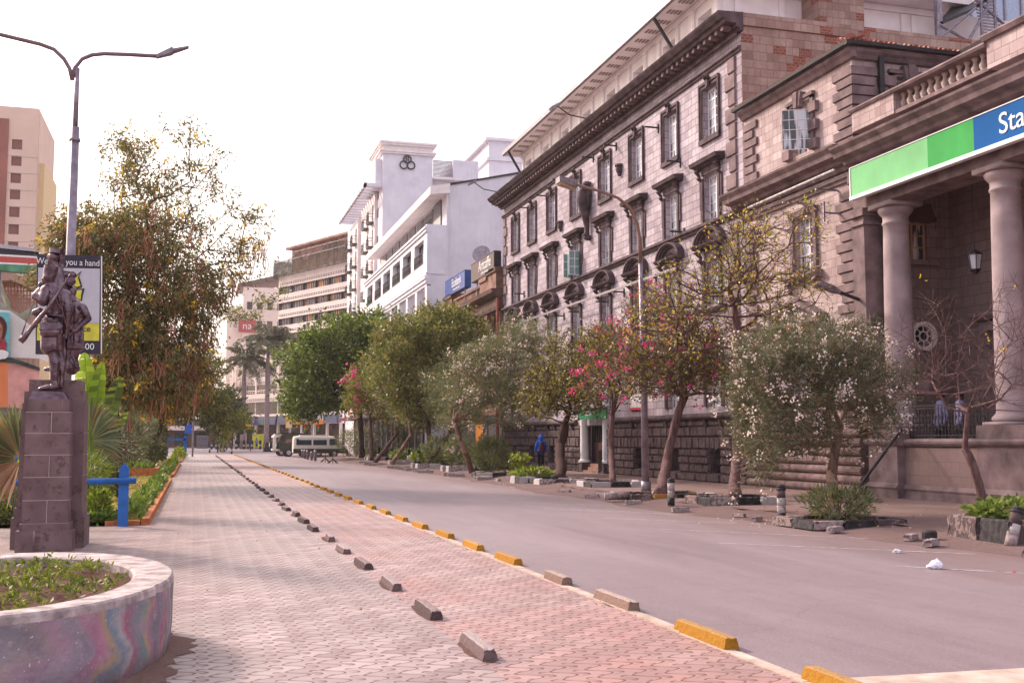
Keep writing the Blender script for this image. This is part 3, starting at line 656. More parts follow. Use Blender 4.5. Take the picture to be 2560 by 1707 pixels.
put_window(sash(1.2,1.58,4,4),K,F+.25,30.0,10.62); put_window(sash(1.15,1.8,4,6),K,F+.22,29.975,6.8); put_window(sash(1.6,2.2,4,5,'white'),K,F+.25,30.4,2.8)
w=put_window(sash(.95,2.0,3,5),K,20.07,YA+.25,10.3,rz=R(90))
# swung-out casement
oc=MB(); H=1.25
for i in range(5): oc.box(-.015,.015,-.02+i*.22,.0+i*.22,0,H)
for i in range(5): oc.box(-.014,.014,-.02,.88,i*H/4-.01,i*H/4+.012)
o=oc.build('open_casement',M['cream'],K,local=True); o.location=Vector((F-.04,29.42,10.62))-K.location; o.rotation_euler=(0,0,R(62)); 
o2=MB().quadv([(0,0,0),(0,.86,0),(0,.86,H),(0,0,H)]).build('pane',M['glass'],o,local=True)
oc=MB()
# surrounds
s=MB()
def blocked(P,u,z0,z1,hw,d=.08):
    def bx(a,b,c0,c1,p): 
        pts=[(a,c0),(b,c0),(b,c1),(a,c1)]; s.hexa([P(x,y,0) for x,y in pts],[P(x,y,-p) for x,y in pts])
    for sg in (-1,1):
        a,b=sorted((u+sg*hw,u+sg*(hw+.16))); bx(a,b,z0,z1+.18,d)
        z=z0-.05;i=0
        while z<z1-.2: 
            a,b=sorted((u+sg*(hw-.01),u+sg*(hw+.4))); bx(a,b,z,z+.3,d+.07); z+=.58
    bx(u-hw-.16,u+hw+.16,z1,z1+.09,d); bx(u-hw-.2,u+hw+.2,z1+.09,z1+.2,d+.05)
    pts=[(u-.16,z1-.12),(u+.16,z1-.12),(u+.26,z1+.32),(u-.26,z1+.32)]; s.hexa([P(x,y,0) for x,y in pts],[P(x,y,-.2) for x,y in pts])
    pts=[(u-.07,z1-.15),(u+.07,z1-.15),(u+.12,z1+.36),(u-.12,z1+.36)]; s.hexa([P(x,y,0) for x,y in pts],[P(x,y,-.25) for x,y in pts])
blocked(PX(F),30.0,10.62,12.2,.6); blocked(PY(YA),20.07,10.3,12.3,.48)
for a,b in ((29.22,29.4),(30.55,30.73)): s.box(F-.1,F,a,b,6.75,8.8)
s.box(F-.13,F,29.2,30.75,8.62,8.82); s.exty([(F,6.55),(F-.2,6.6),(F-.28,6.7),(F-.28,6.78),(F,6.8)],29.0,30.95)
for yy in (29.2,30.75): s.tube([(F-.05,yy,6.2),(F-.12,yy,6.3),(F-.1,yy,6.45),(F-.22,yy,6.56)],[.05,.09,.07,.1],8)
s.build('window_surround',M['mid_stone'],K)
p=MB(); yc=30.35
p.exty([(F,5.12),(F-.2,5.15),(F-.3,5.22),(F-.3,5.3),(F,5.34)],yc-1.35,yc+1.35)
pts=[(yc-1.4,5.34),(yc+1.4,5.34),(yc,5.92)]; p.hexa([(F-.12,y,z) for y,z in pts],[(F,y,z) for y,z in pts])
for sg in (-1,1):
    pts=[(yc+sg*1.45,5.34),(yc,5.92),(yc,6.06),(yc+sg*1.5,5.46)]; p.hexa([(F-.34,y,z) for y,z in pts],[(F,y,z) for y,z in pts])
for yy in (yc-.95,yc+.95): p.box(F-.12,F,yy-.13,yy+.13,2.6,5.12)
p.build('pediment',M['mid_stone'],K)
# roof and gutters
r=MB(); ze=13.12
def roof_strip(P0,P1,Q1,Q0): r.quadv([P0,P1,Q1,Q0])
roof_strip((F-.32,YA-.35,ze),(F-.32,YB,ze),(F+3.6,YB,ze+1.5),(F+3.6,YA+3.5,ze+1.5)); roof_strip((F-.32,YA-.35,ze),(F+3.6,YA+3.5,ze+1.5),(26,YA+3.5,ze+1.5),(22.0,YA-.35,ze))
roof_strip((21.65,YA-.35,ze),(25.6,YA+3.5,ze+1.5),(25.6,8,ze+1.5),(21.65,8,ze))
r.build('tiled_roof',M['tile'],K)
t2=MB(); y=YA-.3
while y<YB: t2.tube([(F-.36,y,ze+.02),(F+.2,y,ze+.22)],.06,6); y+=.17
x=F-.3
while x<21.7: t2.tube([(x,YA-.4,ze+.02),(x,YA+.15,ze+.22)],.06,6); x+=.17
y=10.
while y<YA-.4: t2.tube([(21.6,y,ze+.02),(22.2,y,ze+.22)],.06,6); y+=.17
for i in range(26): a=i/25; t2.tube([(F-.3+3.9*a,YA-.35+3.85*a,ze+.1+1.5*a),(F-.3+3.9*(a+.05),YA-.35+3.85*(a+.05),ze+.12+1.5*(a+.05))],.12,6)
t2.build('roof_tiles',M['tile'],K)
g=MB(); g.exty([(F-.28,ze-.12),(F-.42,ze-.1),(F-.44,ze+.0),(F-.28,ze+.0)],YA-.42,YB+.1); g.extx([(YA-.28,ze-.12),(YA-.42,ze-.1),(YA-.44,ze),(YA-.28,ze)],F-.42,21.5); g.exty([(21.7,ze-.12),(21.54,ze-.1),(21.52,ze),(21.7,ze)],8,YA-.4)
g.build('gutter',M['iron'],K)
MB().box(19.0,19.16,YA-.2,YA-.06,10.5,13.0).build('downpipe',M['iron'],K)
# recessed upper wall with cornice, parapet
m=MB().wall(PX(21.75),8,YA,9.0,13.1,[],.3); m.build('upper_wall',M['ashlar_wing'],K)
MB().exty([(21.75,12.3),(21.6,12.35),(21.5,12.5),(21.5,12.6),(21.75,12.65)],8,YA).build('upper_cornice',M['mid_stone'],K)
# portico
PF0=17.9
m=MB(); cop=lambda x0,x1,y0,y1:None
def pedestal(y0,y1,x1=19.2):
    m.box(PF0,x1,y0,y1,.3,1.98); m.box(PF0-.05,x1+.05,y0-.05,y1+.05,.1,.32); m.exty([(x1,.32),(PF0-.05,.32),(PF0-.09,.38),(PF0-.05,.45),(PF0,.5),(x1,.5)],y0-.03,y1+.03)
    m.exty([(x1,1.46),(PF0-.03,1.48),(PF0-.1,1.54),(PF0-.12,1.6),(PF0-.06,1.66),(x1,1.68)],y0-.08,y1+.08)
peds=[(25.2,26.48),(18.6,22.1),(11,14.5)]
for a,b in peds: m=MB(); pedestal(a,b); m.build('pedestal',M['mid_stone'],K)
m=MB(); m.box(PF0+.25,PF0+.7,10,26.6,.1,1.45)
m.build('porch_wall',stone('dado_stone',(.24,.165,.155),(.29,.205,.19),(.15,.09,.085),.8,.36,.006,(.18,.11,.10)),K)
m=MB().exty([(PF0+.72,1.45),(PF0+.2,1.47),(PF0+.14,1.54),(PF0+.13,1.6),(PF0+.2,1.66),(PF0+.72,1.68)],10,26.6); m.exty([(PF0+.72,.1),(PF0+.15,.1),(PF0+.15,.3),(PF0+.12,.36),(PF0+.2,.46),(PF0+.72,.48)],10,26.6); m.build('coping',M['mid_stone'],K)
# iron railing
rl=MB(); y=22.15
def scroll(x,y,z,r): rl.tube([(x,y+r*(1-i/14)*math.cos(i*.8),z+r*(1-i/14)*math.sin(i*.8)) for i in range(12)],.011,5,cap=False)
for y0,y1 in ((22.15,25.15),(14.5,18.55)):
    for z in (1.75,2.45,2.52): rl.box(18.27,18.31,y0,y1,z-.015,z+.015)
    n=int((y1-y0)/.13)
    for i in range(n+1): yy=y0+(y1-y0)*i/n; rl.box(18.28,18.3,yy-.009,yy+.009,1.68,2.5)
    for i in range(n//2): scroll(18.27,y0+.13+i*.26,2.2,.1); scroll(18.27,y0+.13+i*.26,1.95,.1)
rl.build('railing',M['iron'],K)
def column(y,xc=18.54):
    c=MB(); c.box(xc-.5,xc+.5,y-.5,y+.5,1.98,2.06)
    pr=[(.46,2.06),(.5,2.1),(.5,2.16),(.44,2.22),(.41,2.26)]
    for i in range(13): t=i/12; pr.append((.395-.055*t**1.6,2.3+5.25*t))
    pr+=[(.37,7.57),(.37,7.62),(.345,7.64),(.35,7.78),(.37,7.8),(.45,7.9),(.48,7.98),(.46,8.03)]
    c.lathe(xc,y,pr,32); c.box(xc-.52,xc+.52,y-.52,y+.52,8.03,8.16); return c.build('column',M['column_stone'],K,smooth=False)
for yy in (25.84,21.55,19.55,13.8): column(yy)
for o in [x for x in K.children if x.name.startswith('column')]:
    o.data.polygons.foreach_set('use_smooth',[len(p.vertices)==4 and p.area<.2 for p in o.data.polygons])
m=MB().box(18.05,18.6,26.62,27.2,1.98,8.16); m.box(17.98,18.6,26.55,27.2,7.7,7.8); m.box(17.95,18.6,26.52,27.2,7.95,8.16); m.build('pilaster',M['mid_stone'],K)
# entablature, ceiling, floor
e=MB(); e.box(18.05,19.0,9,27.1,8.16,8.95); e.exty([(18.6,8.95),(18.0,8.95),(17.96,9.0),(17.96,9.25),(18.05,9.35),(18.6,9.35)],9,27.25); e.build('entablature',M['mid_stone'],K)
c=MB(); pf=prof(F-.1,.44); c.exty(pf,9,YA-.05); c.build('porch_cornice',M['mid_stone'],K)
MB().box(18.9,21.3,9,26.95,8.9,9.1).build('porch_ceiling',M['cream'],K); MB().box(F,22,8,YA,9.9,10.1).build('terrace',M['slabs'],K); MB().box(18.6,21.3,9,26.9,.1,1.2).build('porch_floor',M['slabs'],K)
m=MB().box(17.95,18.5,24.95,26.9,10.42,10.98); m.box(17.95,18.5,9,21.3,10.42,11.1); m.build('parapet',M['ashlar_wing'],K)
m=MB(); m.exty([(18.55,10.98),(17.9,10.98),(17.86,11.04),(17.9,11.1),(18.55,11.1)],21.3,26.95); m.exty([(18.55,11.1),(17.86,11.1),(17.8,11.2),(17.86,11.26),(18.55,11.26)],9,21.35); m.box(17.98,18.4,21.3,24.95,10.4,10.5); m.build('parapet_rail',M['mid_stone'],K)
bm=MB().lathe(0,0,[(.09,0),(.09,.04),(.05,.07),(.085,.15),(.095,.2),(.05,.3),(.04,.36),(.06,.4),(.08,.43),(.08,.48)],10).mesh('baluster',plain('baluster_stone',(.42,.33,.30),.85,.2),True)
n=13
for i in range(n): link(bm,'baluster',K,loc=Vector((18.2,21.45+i*(24.85-21.45)/(n-1),10.5))-K.location)
# porch inner walls
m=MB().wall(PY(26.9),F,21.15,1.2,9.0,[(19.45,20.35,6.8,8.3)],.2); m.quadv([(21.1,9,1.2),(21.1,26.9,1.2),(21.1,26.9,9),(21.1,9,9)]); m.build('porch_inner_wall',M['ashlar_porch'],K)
put_window(sash(.9,1.5,4,4,'ochre'),K,19.9,26.9+.16,6.8,rz=R(90)); put_window(sash(1.0,1.9,3,4,'ochre'),K,21.08,21.6,6.6)
q=MB(); z=2.;i=0
while z<8.8:
    w=.42 if i%2 else .3; q.box(20.75-w+.3,20.75+.3-.25,26.84,26.9,z,z+.27); q.box(21.04,21.1,22.9-w,23.2,z,z+.27); z+=.3;i+=1
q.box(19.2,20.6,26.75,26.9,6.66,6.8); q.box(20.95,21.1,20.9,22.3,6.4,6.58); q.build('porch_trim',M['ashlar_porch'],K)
MB().hexa([(19.4,26.5,7.9),(20.4,26.5,7.9),(20.4,26.88,7.9),(19.4,26.88,7.9)],[(19.4,26.75,8.45),(20.4,26.75,8.45),(20.4,26.88,8.45),(19.4,26.88,8.45)]).build('awning',plain('maroon_awning',(.10,.04,.035),.8),K)
o=MB(); n=24
for r0,r1,p in ((.42,.34,.12),(.34,.3,.06),(.16,.12,.06)):
    for i in range(n):
        a,b=2*math.pi*i/n,2*math.pi*(i+1)/n; pts=[(r0*math.cos(a),r0*math.sin(a)),(r0*math.cos(b),r0*math.sin(b)),(r1*math.cos(b),r1*math.sin(b)),(r1*math.cos(a),r1*math.sin(a))]
        o.hexa([(20.08+x,26.9-p,4.6+z) for x,z in pts],[(20.08+x,26.9,4.6+z) for x,z in pts])
for i in range(8): a=math.pi*i/4; o.tube([(20.08+.13*math.cos(a),26.86,4.6+.13*math.sin(a)),(20.08+.31*math.cos(a),26.86,4.6+.31*math.sin(a))],.018,5)
rw=o.build('round_window',M['cream'],K); pts=[(.33*math.cos(2*math.pi*i/n),.33*math.sin(2*math.pi*i/n)) for i in range(n)]; MB().hexa([(20.08+x,26.88,4.6+z) for x,z in pts],[(20.08+x,26.895,4.6+z) for x,z in pts]).build('pane',M['glass_dark'],rw)
dmb=MB(); dmb.box(20.85,21.1,23.0,23.25,1.2,4.6); dmb.box(20.85,21.1,24.9,25.15,1.2,4.6); dmb.box(20.7,21.1,22.8,25.35,4.6,4.85); dmb.exty([(21.1,4.85),(20.6,4.9),(20.5,5.0),(20.5,5.1),(21.1,5.15)],22.7,25.45)
for yy in (23.1,25.05): dmb.tube([(20.95,yy,4.1),(20.8,yy,4.25),(20.85,yy,4.4),(20.65,yy,4.6)],[.07,.11,.08,.12],8)
dmb.build('door_surround',M['mid_stone'],K); MB().quadv([(21.05,23.25,1.2),(21.05,24.9,1.2),(21.05,24.9,4.6),(21.05,23.25,4.6)]).build('door',M['glass_dark'],K)
MB().box(19.5,20.2,26.86,26.89,3.0,3.35).build('notice',plain('notice_paper',(.45,.32,.34),.7,bump=0),K)
# big fascia sign
S=thing('fascia_sign','long pale green, green and blue fascia sign above the porch columns','sign',(17.7,22,8.4))
zb,zt=8.38,9.30
for a,b,nm,col in ((23.3,26.7,'pale_green_panel',(.20,.50,.23)),(21.58,23.3,'green_panel',(.06,.34,.09)),(14,21.58,'blue_panel',(.012,.10,.31))):
    MB().box(17.72,17.84,a,b,zb+.1,zt).build(nm,plain('sign_'+nm,col,.85,.12,var=.10,nscale=.8,bump=0),S)
m=MB().box(17.68,17.86,14,26.74,zb,zb+.1); m.box(17.7,17.86,14,26.74,zt,zt+.02); m.box(17.7,17.86,26.7,26.74,zb+.1,zt); m.build('sign_trim',M['white'],S)
text_obj('lettering','Sta',.70,M['white'],S,(17.71,20.72,8.87),align='LEFT')
# lantern, wall lamp, strip-light frames
t=thing('hanging_lantern','black glass lantern hanging on a chain in the porch','lantern',(19.6,24,6.0))
MB().tube([(19.6,24,8.9),(19.6,24,6.62)],.012,5).build('chain',M['iron'],t)
m=MB().lathe(19.6,24,[(.02,6.62),(.05,6.6),(.2,6.5),(.21,6.47)],6); m.lathe(19.6,24,[(.14,6.1),(.15,6.08),(.08,6.0),(.02,5.95)],6)
for i in range(6): a=math.pi*i/3; m.tube([(19.6+.19*math.cos(a),24+.19*math.sin(a),6.48),(19.6+.13*math.cos(a),24+.13*math.sin(a),6.1)],.012,5)
m.build('lantern_frame',M['iron'],t); MB().lathe(19.6,24,[(.12,6.1),(.175,6.47)],6).build('glass',plain('milky_glass',(.55,.55,.62),.2,.5,bump=0),t)
t=thing('wall_lamp','grey cobra head lamp on a short arm beside the first porch column','lamp',(17.95,26.95,5.9))
MB().tube([(18.05,26.95,5.6),(17.5,27.05,5.8)],.05,8).build('arm',M['iron'],t); MB().tube([(17.5,27.05,5.8),(17.3,27.08,5.88),(16.95,27.15,6.02),(16.82,27.17,6.05)],[.06,.12,.11,.04],10).build('lamp_head',M['grey_metal'],t)
t=thing('light_bracket','thin white strip light on three brackets under the wing cornice','lamp',(F,30,8.9))
a=aX(1870,520,F-.7); b=aX(2085,425,F-.7); MB().tube([a,b],.035,6).build('tube_light',M['dirty_white'],t); m=MB()
for yy in (28.1,30.0,32.6): m.box(F-.75,F,yy-.03,yy+.03,8.98,9.03)
m.build('bracket',M['grey_metal'],t)
t=thing('wall_bracket','bare steel bracket on the quoins left of the porch, upper','bracket',(F,27.9,8.1)); MB().box(F-.6,F,27.9,27.95,8.25,8.3).box(F-.62,F-.57,27.9,27.95,8.0,8.6).build('bar',M['grey_metal'],t)
t=thing('wall_bracket','bare steel bracket on the quoins left of the porch, lower','bracket',(F,27.9,4.6)); MB().box(F-.6,F,27.9,27.95,4.95,5.0).box(F-.62,F-.57,27.9,27.95,4.7,5.25).build('bar',M['grey_metal'],t)
# leaning pole and scaffold on the roof far right
t=thing('leaning_pole','long dark pole leaning against the porch pedestal','pole',(14.5,22,0.1))
a=gnd(1760+1035/2.904,880+1100/2.904,.12); b=aX(1760+1432/2.904,880+565/2.904,17.8); MB().tube([a,b],[.035,.04],8).build('pole',M['iron'],t)
t=thing('roof_scaffold','steel framed canopy and ladder above the tiled roof at the top right','scaffold',(29,30,13))
m=MB(); m.box(28.1,28.3,36,36.25,13,20)
for a,b in (((2345,60),(2430,110)),((2345,100),(2440,20)),((2430,110),(2560,60)),((2480,0),(2420,105)),((2440,0),(2520,70)),((2345,10),(2345,110))): m.tube([aY(*a,36),aY(*b,36)],.06,6)
for i in range(12): p=aY(2462+i*2,5+i*8,36); m.box(p[0]-.5,p[0]+.5,36,36.06,p[2],p[2]+.06)
for x in (2452,2486): m.tube([aY(x,0,36),aY(x+4,110,36)],.06,6)
m.build('steel_frame',M['grey_metal'],t)
m=MB(); m.hexa([aY(2345,66,36),aY(2430,30,36),aY(2560,-60,36),aY(2560,-90,38),aY(2400,0,38)],[aY(2345,58,36),aY(2430,22,36),aY(2560,-70,36),aY(2560,-100,38),aY(2400,-8,38)]); m.build('canopy',M['iron'],t)
t=thing('glass_tower','glass curtain wall building rising behind the tiled roof','building',(60,60,0))
MB().box(36.5,70,62,80,0,34).build('curtain_wall',plain('sky_blue_glass',(.35,.42,.58),.1,.7,bump=0),t); m=MB(); x=37.
while x<70: m.box(x,x+.15,61.9,62,0,34); x+=1.4
m.each('mullion',M['grey_metal'],t)
# person walking
# ======================= LOW BROWN BUILDING WITH ROOF SIGNS =======================
L=thing('low_brown_building','low weathered brown stone building with balustrade between the white hotel and grey building','building',(F,72,0.1))
y0,y1=64.85,80.55
ops=[(70.2+i*1.9,71.2+i*1.9,5.6,8.9) for i in range(5)]+[(66.3,67.6,5.6,9.6)]
m=MB().wall(PX(F),y0,y1,3.4,10.9,ops,.5); m.quadv([(F,y0,10.9),(F+8,y0,10.9),(F+8,y1,10.9),(F,y1,10.9)]); m.build('wall',M['old_brown'],L)
for i,(a,b,c,d) in enumerate(ops): 
    MB().quadv([(F+.45,a,c),(F+.45,b,c),(F+.45,b,d),(F+.45,a,d)]).build('window',M['glass'],L)
m=MB()
for yy in [65.3,68.2]+[69.7+i*1.9 for i in range(6)]: m.box(F-.22,F,yy-.3,yy+.3,4.6,9.3); m.box(F-.28,F,yy-.36,yy+.36,9.3,9.6); m.box(F-.28,F,yy-.36,yy+.36,4.3,4.6)
m.each('pilaster',M['old_brown'],L,3)
m=MB().exty([(F,9.7),(F-.25,9.72),(F-.3,9.9),(F-.3,10.4),(F-.5,10.5),(F-.75,10.7),(F-.8,10.95),(F,11.0)],y0,y1); m.exty([(F,3.9),(F-.3,3.95),(F-.5,4.1),(F-.5,4.25),(F,4.3)],y0,y1); m.build('cornice',plain('dark_brown_stone',(.12,.07,.06),.9,.2,var=.3,nscale=2,bump=.5),L)
m=MB(); 
for a,b,h in ((65.0,67.2,12.35),(67.2,69.0,12.1),(77.2,79.6,12.25)): m.box(F-.45,F+.6,a,b,10.95,h); m.box(F-.55,F+.7,a-.1,b+.1,h-.32,h-.05)
m.box(F-.3,F+.1,69,77.2,11.0,11.15); m.box(F-.35,F+.15,69,77.2,11.6,11.75); y=69.1
while y<77.1:
    m.box(F-.25,F+.05,y,y+(.28 if int((y-69.1)/.16)%9==0 else .09),11.15,11.6); y+=.16 if int((y-69.1)/.16)%9 else .3
m.build('balustrade',M['old_brown'],L)
MB().tube([(F-.35,65.0,10.4),(F-.35,65.0,.2)],.1,8).build('downpipe',M['rust_pipe'],L)
# shopfronts
for a,b,col,nm in ((65.4,68.6,(.02,.02,.025),'shopfront'),(68.9,69.6,(.05,.04,.04),'shopfront'),(72,80,(.03,.03,.035),'shopfront')):
    MB().box(F+.05,F+.1,a,b,.1,3.3).build(nm,plain('shop_dark',(.025,.022,.028),.2,.5,bump=0),L)
s=MB(); s.box(F-.02,F+.04,69.7,71.6,.5,3.2)
for i in range(26): s.box(F-.05,F-.02,69.7,71.6,.5+i*.104,.57+i*.104)
s.build('roller_shutter',plain('orange_shutter_paint',(.62,.24,.02),.6,.3,bump=0),L)
m=MB().box(F-.02,F+.3,y0,y1,3.2,3.9); m.box(F-.02,F+.05,y0,y1,.05,.5); m.build('shop_fascia',M['old_brown'],L)
def roofsign(nm,lab,ya,yb,za,zb,mat,edge,body,size,small,posy):
    t=thing(nm,lab,'sign',(F-.5,(ya+yb)/2,11.1)); MB().box(F-.55,F-.1,ya,yb,za,zb).build('sign_box',mat,t)
    m=MB().box(F-.56,F-.1,ya-.02,ya+.12,za,zb); m.box(F-.57,F-.55,ya,yb,zb-.05,zb); m.box(F-.57,F-.55,ya,yb,za,za+.04); m.build('edge',edge,t)
    text_obj('lettering',body,size,M['white'],t,(F-.56,posy,(za+zb)/2+.12),ext=.01); text_obj('small_lettering',small,size*.3,M['white'],t,(F-.56,posy,za+.25))
    m=MB()
    for yy in (ya+.8,yb-.8): m.box(F-.35,F-.28,yy,yy+.07,10.9,za)
    m.each('post',M['grey_metal'],t); return t
roofsign('roof_sign','dark brown cafe roof sign with white lettering beside the grey building',65.1,71.0,12.1,13.35,plain('sign_brown',(.10,.065,.062),.5,.3,bump=0),M['iron'],'Artcaffe',.95,'coffee & bakery',67.4)
roofsign('roof_sign','blue bank roof sign with white lettering against the hotel side wall',72.8,79.0,12.1,13.3,plain('sign_blue',(.03,.075,.28),.35,.4,var=.2,nscale=.6,bump=0),plain('sign_edge_blue',(.02,.07,.25),.4,.4,bump=0),'Ecobank',.85,'the pan african bank',75.3)
t=thing('satellite_dish','grey satellite dish standing behind the dark brown roof sign','satellite dish',(F,70.6,11)); d=MB().lathe(0,0,[(.05,0),(.5,.1),(.62,.2)],20).build('dish',M['grey_metal'],t,local=True); d.location=(0,-.4,2.9); d.rotation_euler=(R(70),0,R(-30)); MB().tube([(0,-.4,0),(0,-.4,2.9)],.04,6).build('mast',M['grey_metal'],t,local=True)
# ======================= WHITE HOTEL =======================
Hh=thing('white_hotel','white hotel with balconies, a projecting slab eave and a tall plain lift tower','building',(17,96,0))
HX=16.6; YW=80.6
wn=[(81.9,85.6),(87,90.7),(92,95.7),(97,100.7),(102,105.6),(107.1,110.5)]
m=MB().wall(PX(HX),YW,112,14.2,17.3,[(a,b,15.1,16.95) for a,b in wn],.5); m.wall(PX(HX),YW,112,0,4.2,[],.5)
m.wall(PX(HX),112,112.05,0,17.3,[],.1)
side=[(HX,0),(40,0),(40,26.2),(22.9,22.1),(18.1,21.0),(18.1,17.9),(HX,17.9)]
m.quadv([(x,YW,z) for x,z in side]); m.quadv([(HX,YW,17.86),(18.2,YW,17.86),(18.2,112,17.86),(HX,112,17.86)])
m.quadv([(18.1,YW+.02,17.8),(18.1,112,17.8),(18.1,112,20.9),(18.1,YW+.02,20.9)]); m.build('wall',M['stucco'],Hh)
m=MB()
for zb_,p in ((17.3,.12),(17.55,.2),(14.0,.1),(13.7,.18),(13.4,.12)): m.exty([(HX+.02,zb_),(HX-p,zb_+.03),(HX-p,zb_+.2),(HX+.02,zb_+.24)],YW-.06,112)
m.box(HX-.05,HX+.3,YW-.04,112,17.3,17.9); m.box(HX-.02,HX+.3,YW-.03,112,13.22,14.2); m.box(HX,18.0,YW-.06,YW,14.1,14.25)
m.build('string_course',M['stucco'],Hh)
m=MB()
for i in range(9):
    yy=YW+.35+i*3.9; m.box(HX,HX+.7,yy-.38,yy+.38,4.2,13.3)
m.each('column',M['stucco'],Hh); MB().quadv([(18.1,YW,4),(18.1,112,4),(18.1,112,13.3),(18.1,YW,13.3)]).build('recess_wall',M['cream'],Hh)
def railing(m,x,a,b,z,h=.95,st=.28):
    m.box(x-.03,x+.03,a,b,z+h-.05,z+h); m.box(x-.02,x+.02,a,b,z+.08,z+.12); m.box(x-.02,x+.02,a,b,z+h*.55,z+h*.55+.03)
    n=max(2,int((b-a)/st))
    for i in range(n+1): yy=a+(b-a)*i/n; m.box(x-.015,x+.015,yy-.015,yy+.015,z,z+h)
    for i in range(n): 
        if i%2: yy=a+(b-a)*(i+.5)/n; m.tube([(x,yy-.12,z+.15),(x,yy,z+.5),(x,yy+.12,z+.15)],.02,4)
for a,b in wn:
    f=MB().box(HX+.4,HX+.46,a,b,16.82,16.95); 
    for t in (0,.25,.5,.75,1): yy=a+.03+(b-a-.06)*t; f.box(HX+.4,HX+.46,yy-.04,yy+.04,15.1,16.95)
    w=f.build('window',M['iron'],Hh); MB().quadv([(HX+.45,a,15.1),(HX+.45,b,15.1),(HX+.45,b,16.95),(HX+.45,a,16.95)]).build('pane',M['glass'],w)
    r=MB(); railing(r,HX-.04,a+.1,b-.1,15.05); r.build('balcony_railing',M['iron'],Hh)
for i in range(8):
    yy=YW+.75+i*3.9; r=MB(); railing(r,HX+.3,yy,yy+3.1,9.6,1.3); r.build('balcony_railing',M['iron'],Hh)
    MB().box(HX+.35,18.1,yy-.1,yy+3.3,9.35,9.58).build('balcony_slab',M['stucco'],Hh)
m=MB(); yy=85.3
while yy<111: m.box(18.02,18.1,yy,yy+3.1,19.0,20.1); yy+=3.75
m.each('strip_window',M['glass_dark'],Hh)
m=MB().box(18.0,18.1,82.3,85,18,20.2); m.build('door',M['glass_dark'],Hh); r=MB(); railing(r,17.0,YW+.1,84.8,17.9,1.1); r.build('balcony_railing',M['iron'],Hh)
m=MB(); m.hexa([(16.75,YW-.3,20.15),(18.3,YW-.3,20.35),(18.3,112.4,20.35),(16.75,112.4,20.15)],[(16.75,YW-.3,20.75),(18.3,YW-.3,21.1),(18.3,112.4,21.1),(16.75,112.4,20.75)]); m.build('eave',M['cream'],Hh)
m=MB(); m.hexa([(18.1,YW-.12,20.95),(23,YW-.12,22.05),(40,YW-.12,26.1),(40,YW+.1,26.1),(18.1,YW+.1,20.95)],[(18.1,YW-.12,21.1),(23,YW-.12,22.2),(40,YW-.12,26.3),(40,YW+.1,26.3),(18.1,YW+.1,21.1)]); m.build('roof_edge',M['iron'],Hh)
m=MB().tube([(18.35,YW-.08,20.2),(18.35,YW-.08,2)],.05,6); m.build('drainpipe',M['stucco'],Hh)
TX,TXr,TY=18.3,23.6,112
m=MB().box(TX,TXr,TY,119,0,32.2); m.box(TXr,29,TY+.5,119,0,29.3); m.box(25.9,28.7,TY+.3,119,29,31.4); m.box(29,40,TY+1,119,0,29.0)
m.build('lift_tower',M['stucco'],Hh)
m=MB()
for z,p,h in ((31.7,.35,.18),(31.5,.22,.2),(32.6,.4,.2),(32.4,.28,.2)): m.box(TX-p,TXr+p,TY-p,119+p,z,z+h)
m.box(TX-.02,TXr+.02,TY-.02,119,31.9,32.8); m.box(29,40,TY+.8,TY+1,28.8,29.1); m.box(23.6,27.2,TY-.6,TY+.5,29.0,29.25); m.build('tower_cornice',M['cream'],Hh)
m=MB()
for i in range(14): m.box(23.7,25.8,TY+.2,TY+.3,29.3+i*.14,29.38+i*.14)
m.build('louvre',M['grey_metal'],Hh)
c=aY(1018,407,TY); m=MB(); rr_=.4
for dx,dz in ((0,.32),(-.38,-.3),(.38,-.3)): m.tube([(c[0]+dx+rr_*math.cos(t*math.pi/12),TY-.15,c[2]+dz+rr_*math.sin(t*math.pi/12)) for t in range(25)],.075,6)
m.box(c[0]-.14,c[0]-.07,TY-.2,TY,c[2]+.15,c[2]+.6); m.box(c[0]+.07,c[0]+.14,TY-.2,TY,c[2]+.15,c[2]+.6); m.build('tower_emblem',plain('emblem_metal',(.05,.04,.045),.5,bump=0),Hh)
m=MB(); 
for z in (27.2,25.2,22.2): m.box(TX-.03,TX,114.5,115.3,z,z+1.0)
m.each('window',M['glass_dark'],Hh)
# second roof block
p=aY(1178,380,135); q_=aY(1300,380,135)
m=MB(); a=aY(1222,372,130); m.box(a[0],a[0]+12,130,140,0,a[2]+1); 
for dz,pp in ((1.,.5),(-1.5,.3)): m.box(a[0]-pp,a[0]+12,130-pp,141,a[2]+dz,a[2]+dz+.35)
m.box(a[0]-2.5,a[0],131,140,0,a[2]-4); m.build('roof_block',M['stucco'],Hh)
